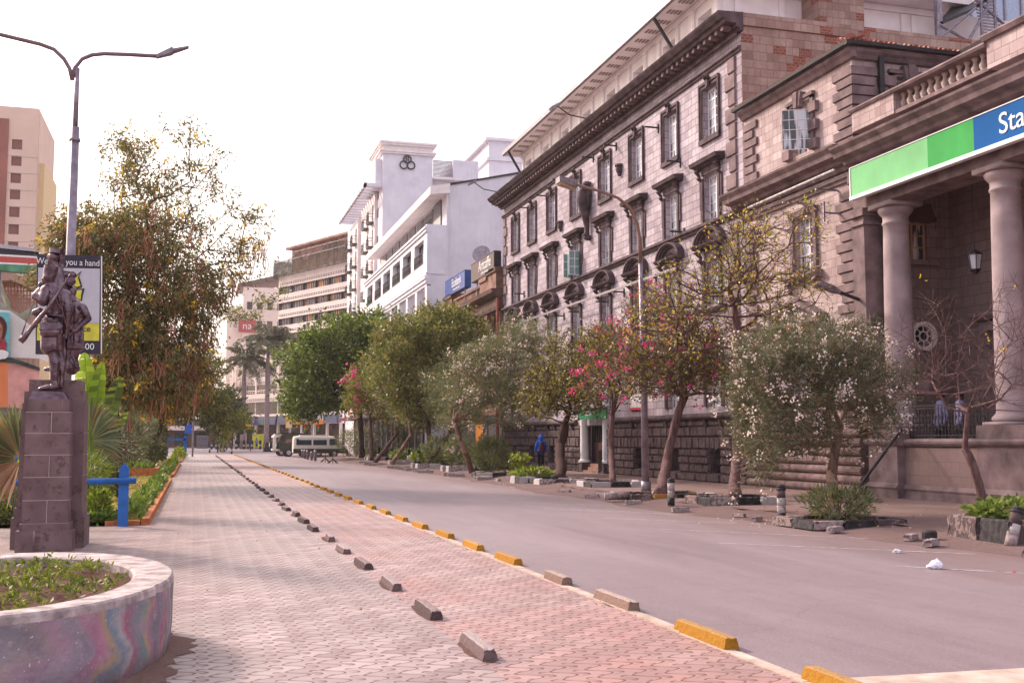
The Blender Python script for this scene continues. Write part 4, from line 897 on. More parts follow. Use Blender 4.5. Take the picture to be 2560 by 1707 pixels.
# north wing with stacked balconies
WXx=18.0; YN0,YN1=119.02,134.2
hol=[]
colsn=[(116.4,120.4),(120.9,124.2),(126.3,127.6),(130.4,131.9)]
wy=[(116.2,117.2),(119.8,120.9),(126.3,127.5),(130.4,131.8)]
zz=[25.0-2.66*i for i in range(7)]
m=MB().wall(PX(WXx),115.3,125.5,0,28,[(a,b,z,z+1.9) for a,b in wy[:2] for z in zz],.3); m.wall(PX(WXx-.35),125.5,134.2,0,27.2,[(a,b,z-.6,z+1.2) for a,b in wy[2:] for z in zz],.3)
m.quadv([(WXx-.35,125.5,0),(WXx,125.5,0),(WXx,125.5,27.5),(WXx-.35,125.5,27.5)]); m.quadv([(WXx,115.3,0),(19,115.3,0),(19,115.3,28),(WXx,115.3,28)]); m.build('north_wing_wall',M['cream'],Hh)
for j,(a,b) in enumerate(wy):
    for z in zz:
        z2=z if j<2 else z-.6; x=WXx if j<2 else WXx-.35
        MB().quadv([(x+.28,a,z2),(x+.28,b,z2),(x+.28,b,z2+1.9),(x+.28,a,z2+1.9)]).build('window',M['glass_dark'],Hh)
        r=MB(); railing(r,x-.55,a-.3,b+.3,z2-.1,.95,.3); 
        for yy in (a-.3,b+.3): r.box(x-.55,x,yy-.02,yy+.02,z2+.8,z2+.85); r.box(x-.55,x,yy-.02,yy+.02,z2-.1,z2-.05); r.box(x-.3,x-.27,yy-.02,yy+.02,z2-.1,z2+.85)
        r.box(x-.55,x,a-.3,b+.3,z2-.18,z2-.1); r.build('balcony_railing',M['iron'],Hh)
m=MB(); XE=16.4
m.box(XE,XE+.25,112.2,133.5,27.95,28.3); m.box(XE,TX,112.2,112.6,27.95,28.3)
yy=112.6
while yy<133: m.box(XE,WXx+1,yy,yy+.35,27.95,28.2); yy+=1.45
m.box(17.6,19,112.6,119,28.2,31); m.build('slatted_canopy',M['stucco'],Hh)
# ======================= FAR BOWED OFFICE BUILDING =======================
O=thing('far_office_building','cream office tower with long ribbon windows and brown netting round its roof','building',(15.2,215,0),R(-65.7))
m=MB(); gl=MB(); lg=MB(); pr=MB(); vt=MB(); top=30.9; U=30.
for i in range(6):
    z=top-3.03*i; m.box(-.3,U,-.05,.35,z,z+1.6 if i else z+2.3); m.box(-.3,U,-.35,.0,z-.12,z)
    (gl if True else lg).box(9.,U,.30,.4,z-1.45,z); lg.box(0,9.,.30,.4,z-1.45,z); gl.box(6.,6.8,.28,.32,z-1.3,z-.1) if i==3 else None
    for k in range(7): pr.box(k*4.55-.17,k*4.55+.17,-.06,.35,z-1.45,z)
    u=.5
    while u<U:
        for j in range(4): pr.box(u,u+.09,.22,.32,z-1.45,z) if j==0 else None
        u+=.62
    u=.3
    while u<U: vt.box(u,u+.55,-.10,-.05,z+.32,z+.44); vt.box(u,u+.55,-.10,-.05,z+.6,z+.72); u+=.85
m.box(-.3,U,0.36,14,12,33.5); m.box(-.3,-.1,-.05,14,12,33.5)
m.build('spandrels',M['cream_far'],O,local=True); gl.build('ribbon_glazing',M['glass_warm'],O,local=True); lg.build('curtained_glazing',plain('lilac_curtain_glass',(.30,.245,.31),.15,.6,var=.4,nscale=.8,bump=0),O,local=True); pr.build('mullions',M['iron'],O,local=True); vt.build('vent_slots',plain('slot_grey',(.20,.15,.16),.8,bump=0),O,local=True)
m=MB(); m.box(2.,U,1.5,13,33.3,38.2); m.box(1.2,U,.5,14,38.2,38.6); m.build('rooftop_storey',plain('brick_roof_storey',(.42,.24,.18),.85,var=.3,nscale=.5,bump=0),O,local=True)
nm=MB(); n=24
def nettop(u): return 36.9-1.2*abs(math.sin(u*.27+.6))*(1 if u<18 else .4)-(1.4 if 10<u<12.5 else 0)
for i in range(n):
    a,b=U*i/n-.6,U*(i+1)/n-.6; nm.quadv([(a,-1.0+.15*math.sin(a*3),32.6),(b,-1.0+.15*math.sin(b*3),32.6),(b,-.9,nettop(b)),(a,-.9,nettop(a))])
nm.quadv([(-.6,-1,32.6),(-.6,4,32.6),(-.6,4,36.2),(-.6,-.9,36)])
t=NT('safety_netting'); tr=t.n('ShaderNodeBsdfTransparent'); df=t.n('ShaderNodeBsdfDiffuse',{'Color':(.10,.085,.06,1)}); mx=t.n('ShaderNodeMixShader',{0:t.ramp(t.noise(1.2,4),[(.3,(.55,)*3),(.6,(.85,)*3)])}); t.t.links.new(tr.outputs[0],mx.inputs[1]); t.t.links.new(df.outputs[0],mx.inputs[2]); t.t.links.new(mx.outputs[0],t.out.inputs[0]); M['net']=t.mat
nm.build('safety_netting',M['net'],O,local=True)
m=MB(); 
for i in range(16): u=i*2-.6; m.tube([(u,-1.05,32.5),(u,-1.05,37.2)],.05,4)
m.tube([(-.6,-1.05,35.6),(U,-1.05,35.6)],.05,4); m.tube([(-.6,-1.05,36.8),(U,-1.05,36.8)],.05,4); m.build('scaffold_poles',M['grey_metal'],O,local=True)
# podium: curved plan
def plan(off=0.):
    ex={8.6:(-5.,-9),11.9:(-4.,-6),15.2:(-2.8,-1)}.get(PZ[0],(-5.,-9)); P=[(30,ex[0]-off),(ex[1],ex[0]-off)]; cx,r=ex[1],9.
    for i in range(1,9): a=i/8*R(75); P.append((cx-(r+off)*math.sin(a),ex[0]+r-(r+off)*math.cos(a)))
    return P
PZ=[8.6]
def band(mb,off,z0,z1,th=.4):
    P=plan(off); Q=plan(off-th)
    for (a,b),(c,d) in zip(zip(P,P[1:]),zip(Q,Q[1:])): mb.hexa([(*a,z0),(*b,z0),(*d,z0),(*c,z0)],[(*a,z1),(*b,z1),(*d,z1),(*c,z1)])
m=MB(); g=MB(); rl2=MB(); pil=MB(); vs=MB()
for z in (8.6,11.9,15.2): 
    PZ[0]=z
    band(m,0,z,z+1.55); band(g,-.8,z+1.55,z+3.3,.2)
    P=plan(.02)
    for a,b in zip(P,P[1:]):
        L_=math.dist(a,b); n=max(1,int(L_/.85))
        for i in range(n):
            q0=[a[k]+(b[k]-a[k])*(i+.2)/n for k in (0,1)]; q1=[a[k]+(b[k]-a[k])*(i+.8)/n for k in (0,1)]
            for dz in (.3,.55): vs.hexa([(q0[0],q0[1],z+dz),(q1[0],q1[1],z+dz),(q1[0],q1[1]-.04,z+dz),(q0[0],q0[1]-.04,z+dz)],[(q0[0],q0[1],z+dz+.09),(q1[0],q1[1],z+dz+.09),(q1[0],q1[1]-.04,z+dz+.09),(q0[0],q0[1]-.04,z+dz+.09)])
            rl2.tube([(*q0,z+1.55),(*q0,z+2.15)],.04,4)
        rl2.tube([(*a,z+2.15),(*b,z+2.15)],.05,4); rl2.tube([(*a,z+1.85),(*b,z+1.85)],.035,4)
        n=max(1,int(L_/4)); 
        for i in range(n): q0=[a[k]+(b[k]-a[k])*i/n for k in (0,1)]; pil.box(q0[0]-.2,q0[0]+.2,q0[1]+.6,q0[1]+1.0,0,18)
PZ[0]=8.6
band(m,0,5.9,6.3); band(g,-.6,6.3,8.6,.2); band(g,-1.5,0,4.4,.2); 
m.build('podium_bands',M['cream_far'],O,local=True); g.build('podium_glazing',plain('brown_dark_glazing',(.07,.04,.035),.15,.5,var=.5,nscale=.3,bump=0),O,local=True); rl2.build('podium_railings',M['cream_far'],O,local=True); pil.build('podium_columns',M['cream_far'],O,local=True); vs.build('podium_slots',plain('slot_grey',(.35,.28,.28),.8,bump=0),O,local=True)
m=MB(); band(m,.02,4.4,5.9); m.build('podium_fascia',plain('grey_blue_fascia',(.11,.12,.20),.5,bump=0),O,local=True)
Oc=O.matrix_basis
def osign(nm,lab,px0,px1,py0,py1,Y,colr,body,tc,sub=None,tx=.6):
    a=aY(px0,py1,Y); b=aY(px1,py0,Y); t=thing(nm,lab,'sign',(a[0],Y,a[2]))
    MB().box(a[0],b[0],Y,Y+.2,a[2],b[2]).build('sign_board',plain('board_'+lab[:12],colr,.5,.3,bump=0,var=.05),t)
    if body: text_obj('lettering',body,(b[2]-a[2])*tx,tc,t,((a[0]+b[0])/2,Y-.02,(a[2]+b[2])/2),facing='-Y',ext=.01)
    return t,a,b
dk=plain('letter_dark',(.03,.02,.03),.6,bump=0)
osign('shop_sign','small blue shop sign with white lettering left of the thick palm',616,640,1047,1062,212,(.03,.06,.42),'vivo',M['white'])
osign('shop_sign','green panel on the grey fascia behind the thick palm',657,668,1048,1062,205,(.05,.45,.06),None,None)
osign('shop_sign','long orange phone shop sign with white lettering above the vans',734,808,1050,1060,178,(.85,.28,.01),'realme',M['white'],tx=.85)
osign('shop_sign','white fascia with dark letters above the orange phone shop sign',731,808,1037,1049.5,178.1,(.66,.62,.62),'H  A  E',dk)
osign('roof_sign','faded red sign high on the wall behind the two palms',596,640,800,830,236,(.45,.10,.11),'na',M['white'],tx=.8)
# building behind the palms
t=thing('far_cream_building','pale cream building with few windows behind the two palms','building',(0,238,0))
a=aY(569,730,238); b=aY(708,690,238); m=MB().box(a[0],b[0]+3,238,260,0,a[2]-3); m.box(a[0]+3.2,b[0]+3,236.5,238,0,a[2]+1); m.build('wall',M['cream_far'],t)
m=MB()
for z in range(5,30,4):
    for x in range(8): m.box(a[0]+4+x*2.1,a[0]+5.1+x*2.1,236.4,236.5,z,z+1.6)
m.each('window',M['glass_dark'],t); m=MB().hexa([(a[0]+2,236,a[2]+1),(b[0]+4,236,a[2]+4),(b[0]+4,250,a[2]+4),(a[0]+2,250,a[2]+1)],[(a[0]+2,236,a[2]+1.6),(b[0]+4,236,a[2]+5.2),(b[0]+4,250,a[2]+5.2),(a[0]+2,250,a[2]+1.6)]); m.build('roof',plain('grey_roof',(.2,.15,.15),.8,bump=0),t)
# low shops across the crossing, left
t=thing('distant_shops','dim row of low shops across the crossing beyond the path','building',(0,225,0))
m=MB(); m.box(-20,14,222,240,0,5.5); m.build('wall',plain('shop_wall_brown',(.16,.09,.085),.8,var=.35,nscale=.3,bump=0),t)
m=MB(); 
for i in range(8): m.box(-18+i*3.6,-15.6+i*3.6,221.8,222,.3,3.)
m.each('shopfront',M['glass_dark'],t); m=MB(); m.box(-20,14,221,222,3.4,4.2); m.build('fascia',M['cream_far'],t)
# ======================= LEFT: TOWER, HOARDINGS =======================
t=thing('beige_tower','tall beige tower block with a brown strip and a column of small windows','building',(-32,206,0))
YT=205; a=aY(0,258,YT); b=aY(99,281,YT); x1=b[0]
m=MB(); rows_z=[aY(40,y_,YT)[2] for y_ in (350,391,434,475,519,562,606,648,690)]
xw0,xw1=aY(28,400,YT)[0],aY(54,400,YT)[0]
m.wall(PY(YT),a[0]-25,x1,0,59.8,[(xw0,xw1,z-1.7,z+.1) for z in rows_z],.4)
m.box(a[0]-25,x1,YT+.5,YT+22,0,59.7); m.build('wall',plain('beige_render',(.68,.50,.40),.8,var=.05,nscale=.2,bump=0),t)
m=MB()
for z in rows_z: m.box(a[0]-25,x1+.02,YT-.04,YT,z-3.0,z-2.93)
m.build('joints',plain('joint_brown',(.45,.35,.33),.8,bump=0),t)
m=MB()
for z in rows_z: m.quadv([(xw0,YT+.38,z-1.7),(xw1,YT+.38,z-1.7),(xw1,YT+.38,z+.1),(xw0,YT+.38,z+.1)])
m.each('window',plain('rust_window',(.22,.075,.06),.4,bump=0),t)
xb=aY(19,400,YT)[0]; MB().box(a[0]-20,xb,YT-.3,YT,0,57.5).build('brown_strip',plain('brown_cladding',(.30,.10,.075),.6,var=.2,nscale=.15,bump=0),t)
MB().box(x1,x1+.9,YT+2,YT+20,0,50.5).build('side_shaft',plain('side_yellow',(.70,.52,.28),.8,bump=0),t)
# flag-coloured canopy, scaffolded building and hoarding at the left edge
def polyplate(pts,Y,th,name,mat,par):
    P=[aY(x,y,Y) for x,y in pts]; P2=[(p[0],p[1]+th,p[2]) for p in P]; return MB().hexa(P,P2).build(name,mat,par)
t=thing('striped_canopy','black, red, white and green striped banner spanning the street at the left edge','banner',aY(40,650,60)); t.location.z=8
for pts,nm,mt in (([(-60,602),(96,622),(96,634),(-60,614)],'pale_rim',plain('rim_grey',(.45,.42,.48),.6,bump=0)),([(-60,614),(96,630),(96,641),(-60,632)],'black_stripe',plain('st_black',(.03,.025,.035),.6,bump=0)),
    ([(-60,632),(96,641),(96,645.5),(-60,637)],'white_stripe',M['white']),([(-60,637),(96,645.5),(96,660),(-60,653)],'red_stripe',plain('st_red',(.50,.09,.08),.6,bump=0)),([(-60,653),(96,660),(96,664),(-60,657)],'white_stripe',M['white']),([(-60,657),(96,664),(96,684),(-60,671)],'green_stripe',plain('st_green',(.10,.28,.17),.6,var=.3,nscale=2,bump=0))):
    polyplate(pts,60,.6,nm,mt,t)
m=MB().box(-9.9,-9.7,60.7,61,0,10.4); m.box(-7.2,-7.0,60.7,61,0,10.2); m.each('post',M['grey_metal'],t)
t=thing('scaffolded_building','unfinished building wrapped in bare scaffold poles and torn green netting','building',aY(40,760,75)); t.location.z=0
m=MB(); p0=aY(-40,680,80); p1=aY(86,690,80); m.box(p0[0]-3,p1[0]-1,80,92,0,p0[2]-1); m.build('shell',plain('raw_brick',(.42,.26,.20),.9,var=.35,nscale=.6,bump=0),t)
m=MB(); polyplate([(-20,684),(30,676),(88,718),(88,726),(30,700),(-20,704)],76,3,'floor_slab',plain('raw_slab',(.42,.27,.22),.9,bump=0),t)
rg=random.Random(11)
for i in range(15):
    x=-20+i*8; m.tube([aY(x,690,77),aY(x+rg.uniform(-3,3),800,77)],.045,4)
for i in range(9): y=694+i*11; m.tube([aY(-20,y,77),aY(92,y+rg.uniform(-4,4),77)],.04,4)
for i in range(14): x=rg.uniform(-20,70); y=rg.uniform(690,770); m.tube([aY(x,y,76.8),aY(x+rg.uniform(10,30),y+rg.uniform(-30,30),76.8)],.035,4)
m.build('scaffold_poles',plain('rusty_pole',(.40,.22,.18),.8,bump=0),t)
nm=MB()
def drape(pts,w):
    for (a,b) in zip(pts,pts[1:]): nm.quadv([aY(*a,75),aY(*b,75),aY(b[0],b[1]+w,75.2),aY(a[0],a[1]+w,75.2)])
drape([(-10,700),(5,722),(15,752),(30,775),(50,785),(70,772),(88,760)],22); drape([(-10,745),(10,760),(25,790),(40,800)],30); drape([(0,690),(12,730),(26,760)],12)
nm.build('torn_netting',plain('pale_green_netting',(.36,.40,.32),.9,var=.2,nscale=1,bump=0),t)
t=thing('hoarding','tall white hoarding with an orange and pink lower half at the left edge','hoarding',aY(60,900,58)); t.location.z=0
polyplate([(-60,770),(24,776),(96,826),(120,850),(120,905),(96,896),(-60,890)],58,.2,'white_panel',plain('hoard_white',(.72,.68,.68),.7,var=.12,nscale=.7,bump=0),t)
polyplate([(-60,890),(30,894),(96,917),(96,926),(30,906),(-60,902)],57.8,.5,'ledge',plain('ledge_dark',(.05,.06,.06),.8,var=.5,nscale=2,bump=0),t)
polyplate([(-60,902),(20,906),(20,1016),(-60,1012)],57.9,.2,'orange_panel',plain('hoard_orange',(.75,.24,.10),.7,var=.12,nscale=.7,bump=0),t)
polyplate([(20,906),(96,926),(96,1026),(20,1016)],57.9,.2,'pink_panel',plain('hoard_pink',(.70,.35,.33),.7,var=.25,nscale=.9,bump=0),t)
polyplate([(-60,1012),(120,1028),(120,1110),(-60,1110)],58.1,.2,'base_panel',plain('hoard_grey',(.25,.22,.24),.7,bump=0),t)
t=thing('portrait_poster','poster of a curly haired woman on a turquoise ground','poster',aY(10,840,57.7)); t.location.z=5
polyplate([(-60,776),(24,782),(24,894),(-60,890)],57.7,.05,'poster_face',plain('poster_turquoise',(.15,.50,.56),.6,bump=0),t)
def blob(cx,cy,rx,ry,Y,name,mat,par,n=20):
    P=[aY(cx+rx*math.cos(2*math.pi*i/n)*(1+.06*math.sin(5*i)),cy+ry*math.sin(2*math.pi*i/n)*(1+.06*math.cos(4*i)),Y) for i in range(n)]; MB().hexa(P,[(p[0],p[1]+.03,p[2]) for p in P]).build(name,mat,par)
hairm=plain('poster_hair',(.10,.02,.02),.8,bump=0); skin=plain('poster_skin',(.34,.15,.11),.7,bump=0)
blob(-3,822,20,32,57.66,'hair',hairm,t); blob(3,866,14,22,57.65,'curls',plain('poster_curls',(.35,.04,.07),.8,bump=0),t); blob(-6,828,13,26,57.6,'face',skin,t); blob(0,886,22,12,57.62,'blouse',M['white'],t); blob(-1,845,3,1.5,57.57,'mouth',plain('poster_lips',(.45,.05,.06),.6,bump=0),t); blob(0,823,2,1,57.57,'eye',dk,t)
# ======================= VEGETATION =======================
def np_tubes(P0,P1,R0,R1,n=5):
    d=P1-P0; L=np.linalg.norm(d,axis=1,keepdims=True)+1e-9; d=d/L
    up=np.where(np.abs(d[:,2:3])<.9,np.array([[0,0,1.]]),np.array([[1.,0,0]])); a=np.cross(d,up); a/=np.linalg.norm(a,axis=1,keepdims=True)+1e-9; b=np.cross(d,a)
    t=np.arange(n)*2*np.pi/n; c,s=np.cos(t),np.sin(t)
    ring=a[:,None,:]*c[None,:,None]+b[:,None,:]*s[None,:,None]
    v=np.concatenate([P0[:,None,:]+ring*R0[:,None,None],P1[:,None,:]+ring*R1[:,None,None]],1).reshape(-1,3)
    E=len(P0); base=(np.arange(E)*2*n)[:,None]; k=np.arange(n); j=(k+1)%n
    f=np.stack([base+k,base+j,base+n+j,base+n+k],-1).reshape(-1,4)
    return v,f
def np_mesh(name,v,f,mat,smooth=False,mi=None):
    me=bpy.data.meshes.new(name); v=np.asarray(v,dtype=np.float32); f=np.asarray(f,dtype=np.int32)
    me.vertices.add(len(v)); me.vertices.foreach_set('co',v.ravel()); k=f.shape[1]
    me.loops.add(f.size); me.loops.foreach_set('vertex_index',f.ravel()); me.polygons.add(len(f)); me.polygons.foreach_set('loop_start',np.arange(len(f),dtype=np.int32)*k)
    for m in (mat if isinstance(mat,(list,tuple)) else [mat]): me.materials.append(m)
    if smooth: me.polygons.foreach_set('use_smooth',np.ones(len(f),dtype=bool))
    if mi is not None: me.polygons.foreach_set('material_index',np.asarray(mi,dtype=np.int32))
    me.update(calc_edges=True); me.validate(); return me
def leafmat(name,c1,c2,c3,tr=.35,rough=.5,warm=None):
    t=NT(name); g=t.n('ShaderNodeNewGeometry').outputs['Random Per Island']; n=t.noise(1.0,4,rough=.6)
    c=t.ramp(g,[(0,c1),(.5,c2),(1,c3)]); c=t.mix(t.math('MULTIPLY',t.ramp(n,[(.50,(0,0,0)),(.68,(1,1,1))]),.6),c,c3); c=t.mix(t.math('MULTIPLY',t.ramp(n,[(.32,(1,1,1)),(.46,(0,0,0))]),.6),c,c1)
    if warm: c=t.mix(t.math('GREATER_THAN',g,1-warm[1]),c,warm[0])
    t.done(c,rough,.35); tl=t.n('ShaderNodeBsdfTranslucent',{'Color':t.mix(.5,c,(1,1,.35),'MULTIPLY')}); mx=t.n('ShaderNodeMixShader',{0:tr}); t.t.links.new(t.b.outputs[0],mx.inputs[1]); t.t.links.new(tl.outputs[0],mx.inputs[2]); t.t.links.new(mx.outputs[0],t.out.inputs[0]); return t.mat
LM={'olive':leafmat('olive_leaves',(0.074,0.092,0.029),(0.166,0.183,0.050),(0.333,0.316,0.100),warm=((.34,.22,.07),.05)),
 'green':leafmat('fresh_green_leaves',(0.036,0.054,0.015),(0.090,0.141,0.028),(0.256,0.333,0.058)),
 'dark':leafmat('dark_leaves',(0.039,0.052,0.018),(0.078,0.098,0.033),(0.143,0.156,0.052)),
 'oleander':leafmat('oleander_leaves',(0.059,0.083,0.033),(0.142,0.166,0.083),(0.266,0.283,0.150),warm=((0.416,0.233,0.100),.05)),
 'oleander2':leafmat('grey_green_oleander_leaves',(.045,.05,.028),(.115,.125,.075),(.23,.235,.15),warm=((.30,.17,.09),.08)),
 'brownish':leafmat('brown_green_leaves',(.07,.06,.02),(.16,.14,.04),(.30,.27,.07),warm=((.36,.27,.04),.16)),
 'rustolive':leafmat('olive_and_rust_leaves',(.07,.075,.025),(.155,.155,.05),(.29,.27,.09),warm=((.42,.20,.08),.15)),
 'yellowing':leafmat('yellowing_leaves',(0.133,0.150,0.033),(0.333,0.316,0.059),(0.632,0.516,0.067),warm=((0.699,0.433,0.050),.2)),
 'boug':leafmat('bougainvillea_leaves',(0.092,0.109,0.029),(0.200,0.216,0.050),(0.366,0.349,0.083),warm=((.36,.27,.07),.1)),
 'white_fl':leafmat('pale_pink_flowers',(.70,.50,.52),(.82,.68,.68),(.86,.78,.78),.3),
 'pink_fl':leafmat('magenta_flowers',(.55,.02,.16),(.72,.04,.25),(.80,.12,.35),.3),
 'yellow_fl':leafmat('yellow_flowers',(.75,.42,.01),(.85,.58,.02),(.88,.70,.05),.2),
 'pods':leafmat('dry_seed_pods',(.26,.09,.045),(.46,.18,.10),(.58,.30,.19),.15),
 'banana':leafmat('banana_leaf',(.13,.22,.02),(.22,.36,.03),(.34,.50,.05),.5),
 'palm':leafmat('palm_leaf',(.06,.07,.03),(.13,.14,.06),(.24,.24,.13),.25,warm=((.34,.20,.08),.12)),
 'royal':leafmat('far_palm_leaf',(0.091,0.091,0.058),(0.156,0.156,0.091),(0.221,0.208,0.130),.25),
 'lime':leafmat('lime_shrub_leaf',(.08,.13,.012),(.19,.26,.03),(.34,.38,.05),.4),
 'pothos':leafmat('broad_pale_leaf',(.09,.15,.025),(.20,.27,.06),(.38,.42,.16),.3),
 'grass':leafmat('grass_blade',(.12,.14,.025),(.24,.23,.05),(.40,.33,.10),.3)}
def bark(name,a,b,c=None):
    t=NT(name); n=t.noise(5,5,sc=(3,3,.5)); col=t.mix(t.ramp(n,[(.4,(0,0,0)),(.6,(1,1,1))]),a,b)
    if c: col=t.mix(t.ramp(t.noise(2.2,3),[(.5,(0,0,0)),(.58,(1,1,1))]),col,c)
    return t.done(col,.9,.15,normal=t.bump(n,.9,.03))
BK={'brown':bark('brown_bark',(.07,.04,.035),(.16,.095,.08)),'pale':bark('peeling_pale_bark',(.12,.07,.06),(.24,.15,.12),(.38,.24,.18)),'twig':bark('purple_brown_twig',(.085,.045,.045),(.17,.10,.095)),'palm':bark('palm_trunk_bark',(.20,.15,.15),(.32,.25,.25)),'dark':bark('dark_bark',(.04,.022,.02),(.09,.052,.045))}
def leaves(pts,dirs,L,Wd,g,droop=0.,fold=.25,jit=.35):
    n=len(pts); d=dirs+g.normal(0,jit,(n,3)); d[:,2]-=droop; d/=np.linalg.norm(d,axis=1,keepdims=True)+1e-9
    r=g.normal(0,1,(n,3)); s=np.cross(d,r); s/=np.linalg.norm(s,axis=1,keepdims=True)+1e-9; nn=np.cross(s,d)
    l=(L*g.uniform(.6,1.25,n))[:,None]; w=(Wd*g.uniform(.7,1.2,n))[:,None]*.5
    v=np.stack([pts,pts+d*l*.5+s*w+nn*w*fold,pts+d*l,pts+d*l*.5-s*w+nn*w*fold],1).reshape(-1,3)
    return v,(np.arange(n)[:,None]*4+np.arange(4)).astype(np.int32)
def skeleton(trunk,targets,g,jit=.12,sag=0.,step=.5):
    N=[np.array(trunk[0],float)]; Pn=[-1]
    for a,b in zip(trunk,trunk[1:]):
        a=np.array(a,float); b=np.array(b,float); k=max(1,int(np.linalg.norm(b-a)/.35))
        for i in range(1,k+1): N.append(a+(b-a)*i/k); Pn.append(len(N)-2)
    nt_=len(N); top=N[-1]; start=max(0,int(nt_*.72)); order=np.argsort(np.linalg.norm(targets-top,axis=1)); tips=[]
    arr=np.array(N); cnt=len(N); buf=np.zeros((cnt+len(targets)*8,3)); buf[:cnt]=arr
    for ti in order:
        t=targets[ti]; c=buf[start:cnt]; dd=np.linalg.norm(c-t,axis=1); dd=dd+.35*np.linalg.norm(c-top,axis=1)+np.where(c[:,2]>t[2]+.1,.6,0); i=start+int(np.argmin(dd)); p=buf[i]; L=np.linalg.norm(t-p); k=min(7,max(1,int(L/step)))
        q=i; mid=(p+t)/2+np.array([0,0,.10*L-sag*L])+g.normal(0,jit*L*.5,3)
        for s in range(1,k+1):
            u=s/k; x=(1-u)**2*p+2*u*(1-u)*mid+u*u*t
            if s<k: x=x+g.normal(0,jit*.25*step,3)
            buf[cnt]=x; N.append(x); Pn.append(q); q=cnt; cnt+=1
        tips.append(q)
    return buf[:cnt].copy(),np.array(Pn),nt_,np.array(tips)
def radii(nodes,par,nt_,rt,r0,trunk_top_r,ex=.5):
    n=len(nodes); ch=np.zeros(n); has=np.zeros(n,bool); has[par[par>=0]]=True; ch[~has]=1
    for i in range(n-1,0,-1): ch[par[i]]+=ch[i]
    r=rt*ch**ex; r=np.minimum(r,trunk_top_r)
    for i in range(nt_): r[i]=r0+(trunk_top_r-r0)*(i/max(1,nt_-1))**.8
    return r
def sample_blobs(blobs,n,g,Y,dY,shell=.5):
    w=np.array([b[4] if len(b)>4 else b[2]*b[3] for b in blobs],float); w/=w.sum(); out=[]
    for k in g.choice(len(blobs),n,p=w):
        b=blobs[k]; d=g.normal(0,1,3); d/=np.linalg.norm(d); r=g.uniform(0,1)**(1/3*(1-shell)+.05) if g.random()<shell+.3 else g.uniform(.2,1)
        x,z=b[0]+b[2]*d[0]*r,b[1]+b[3]*d[2]*r; yo=(b[5] if len(b)>5 else 0)
        out.append(aY(x,z,Y+yo+dY*d[1]*r*min(1,(b[2]/max(q[2] for q in blobs))+.35)))
    return np.array(out)
def tree(name,label,cat,Y,base,trunk_px,r0,rtop,blobs,nt_=300,dY=2.,leaf=('olive',.12,.05,30,.35,.2),rt=.012,bk='brown',fl=None,seed=1,group=None,twigs=2,twl=.4,jit=.14,ex=.5,shell=.5,step=.5,keep=None):
    g=np.random.default_rng(seed); t=thing(name,label,cat,base,group=group); bz=Vector(base)
    trunk=[np.array(base)]+[np.array(aY(x,y,Y+(o[0] if o else 0))) for x,y,*o in trunk_px]
    T=sample_blobs(blobs,nt_,g,Y,dY,shell); nodes,par,nT,tips=skeleton(trunk,T,g,jit=jit,step=step); r=radii(nodes,par,nT,rt,r0,rtop,ex)
    off=np.array(base)
    m=MB(); tp=[Vector(nodes[i]-off) for i in range(nT)]; gg_=random.Random(seed); rr_=[r[i]*gg_.uniform(.9,1.12) for i in range(nT)]; rr_[0]*=1.35
    if nT>2: rr_[1]*=1.1
    for i in range(1,nT-1): tp[i]+=Vector((gg_.uniform(-1,1),gg_.uniform(-1,1),0))*r0*.18
    m.tube(tp,rr_,10); m.build('trunk',BK[bk],t,True,local=True)
    idx=np.arange(nT,len(nodes)); P0=nodes[par[idx]]; P1=nodes[idx]; R1=r[idx]; R0=np.minimum(r[par[idx]],R1*1.35)
    if twigs:
        tn=np.repeat(tips,twigs); d=nodes[tn]-nodes[par[tn]]; d/=np.linalg.norm(d,axis=1,keepdims=True)+1e-9; d=d+g.normal(0,.6,d.shape); d/=np.linalg.norm(d,axis=1,keepdims=True); te=nodes[tn]+d*(twl*g.uniform(.5,1.3,len(tn)))[:,None]
        P0=np.concatenate([P0,nodes[tn]]); P1=np.concatenate([P1,te]); R0=np.concatenate([R0,np.full(len(tn),rt*.8)]); R1=np.concatenate([R1,np.full(len(tn),rt*.45)])
    else: te=nodes[tips]; tn=tips
    v,f=np_tubes(P0-off,P1-off,R0,R1,5); link(np_mesh('branches',v,f,BK[bk],True),'branches',t,True)
    if leaf and leaf[3]>0:
        lm,L,Wd,per,spread,droop=leaf[:6]; pts=np.repeat(te,per,0); src=np.repeat(nodes[tn],per,0); kp=(g.random(len(pts))<np.array([keep(*p) for p in pts])) if keep else slice(None); pts=pts[kp]; src=src[kp]; u=g.uniform(-.2,1.1,(len(pts),1)); c=src+(pts-src)*u; c=c+g.normal(0,spread*.62,c.shape)*np.array([1,1,.8]); d=(c-nodes[nT-1]); d/=np.linalg.norm(d,axis=1,keepdims=True)+1e-9
        v,f=leaves(c-off,d*.6,L,Wd,g,droop,jit=.6); link(np_mesh('crown',v,f,LM[lm]),'crown',t,True)
    if fl:
        fm,num,L,Wd,k,sp=fl[:6]; cand=te
        if len(fl)>6: cand=np.array([p for p in te if fl[6](p)]) 
        ce=cand[g.integers(0,len(cand),num)]+g.normal(0,.1,(num,3)); out=ce-nodes[nT-1]; out/=np.linalg.norm(out,axis=1,keepdims=True); ce=ce+out*.12; p=np.repeat(ce,k,0)+g.normal(0,sp,(num*k,3)); v,f=leaves(p-off,g.normal(0,1,p.shape),L,Wd,g,0); link(np_mesh('flowers',v,f,LM[fm]),'flowers',t,True)
    t['_tips']=0; del t['_tips']
    return t,te,nodes,off
W_=1.0
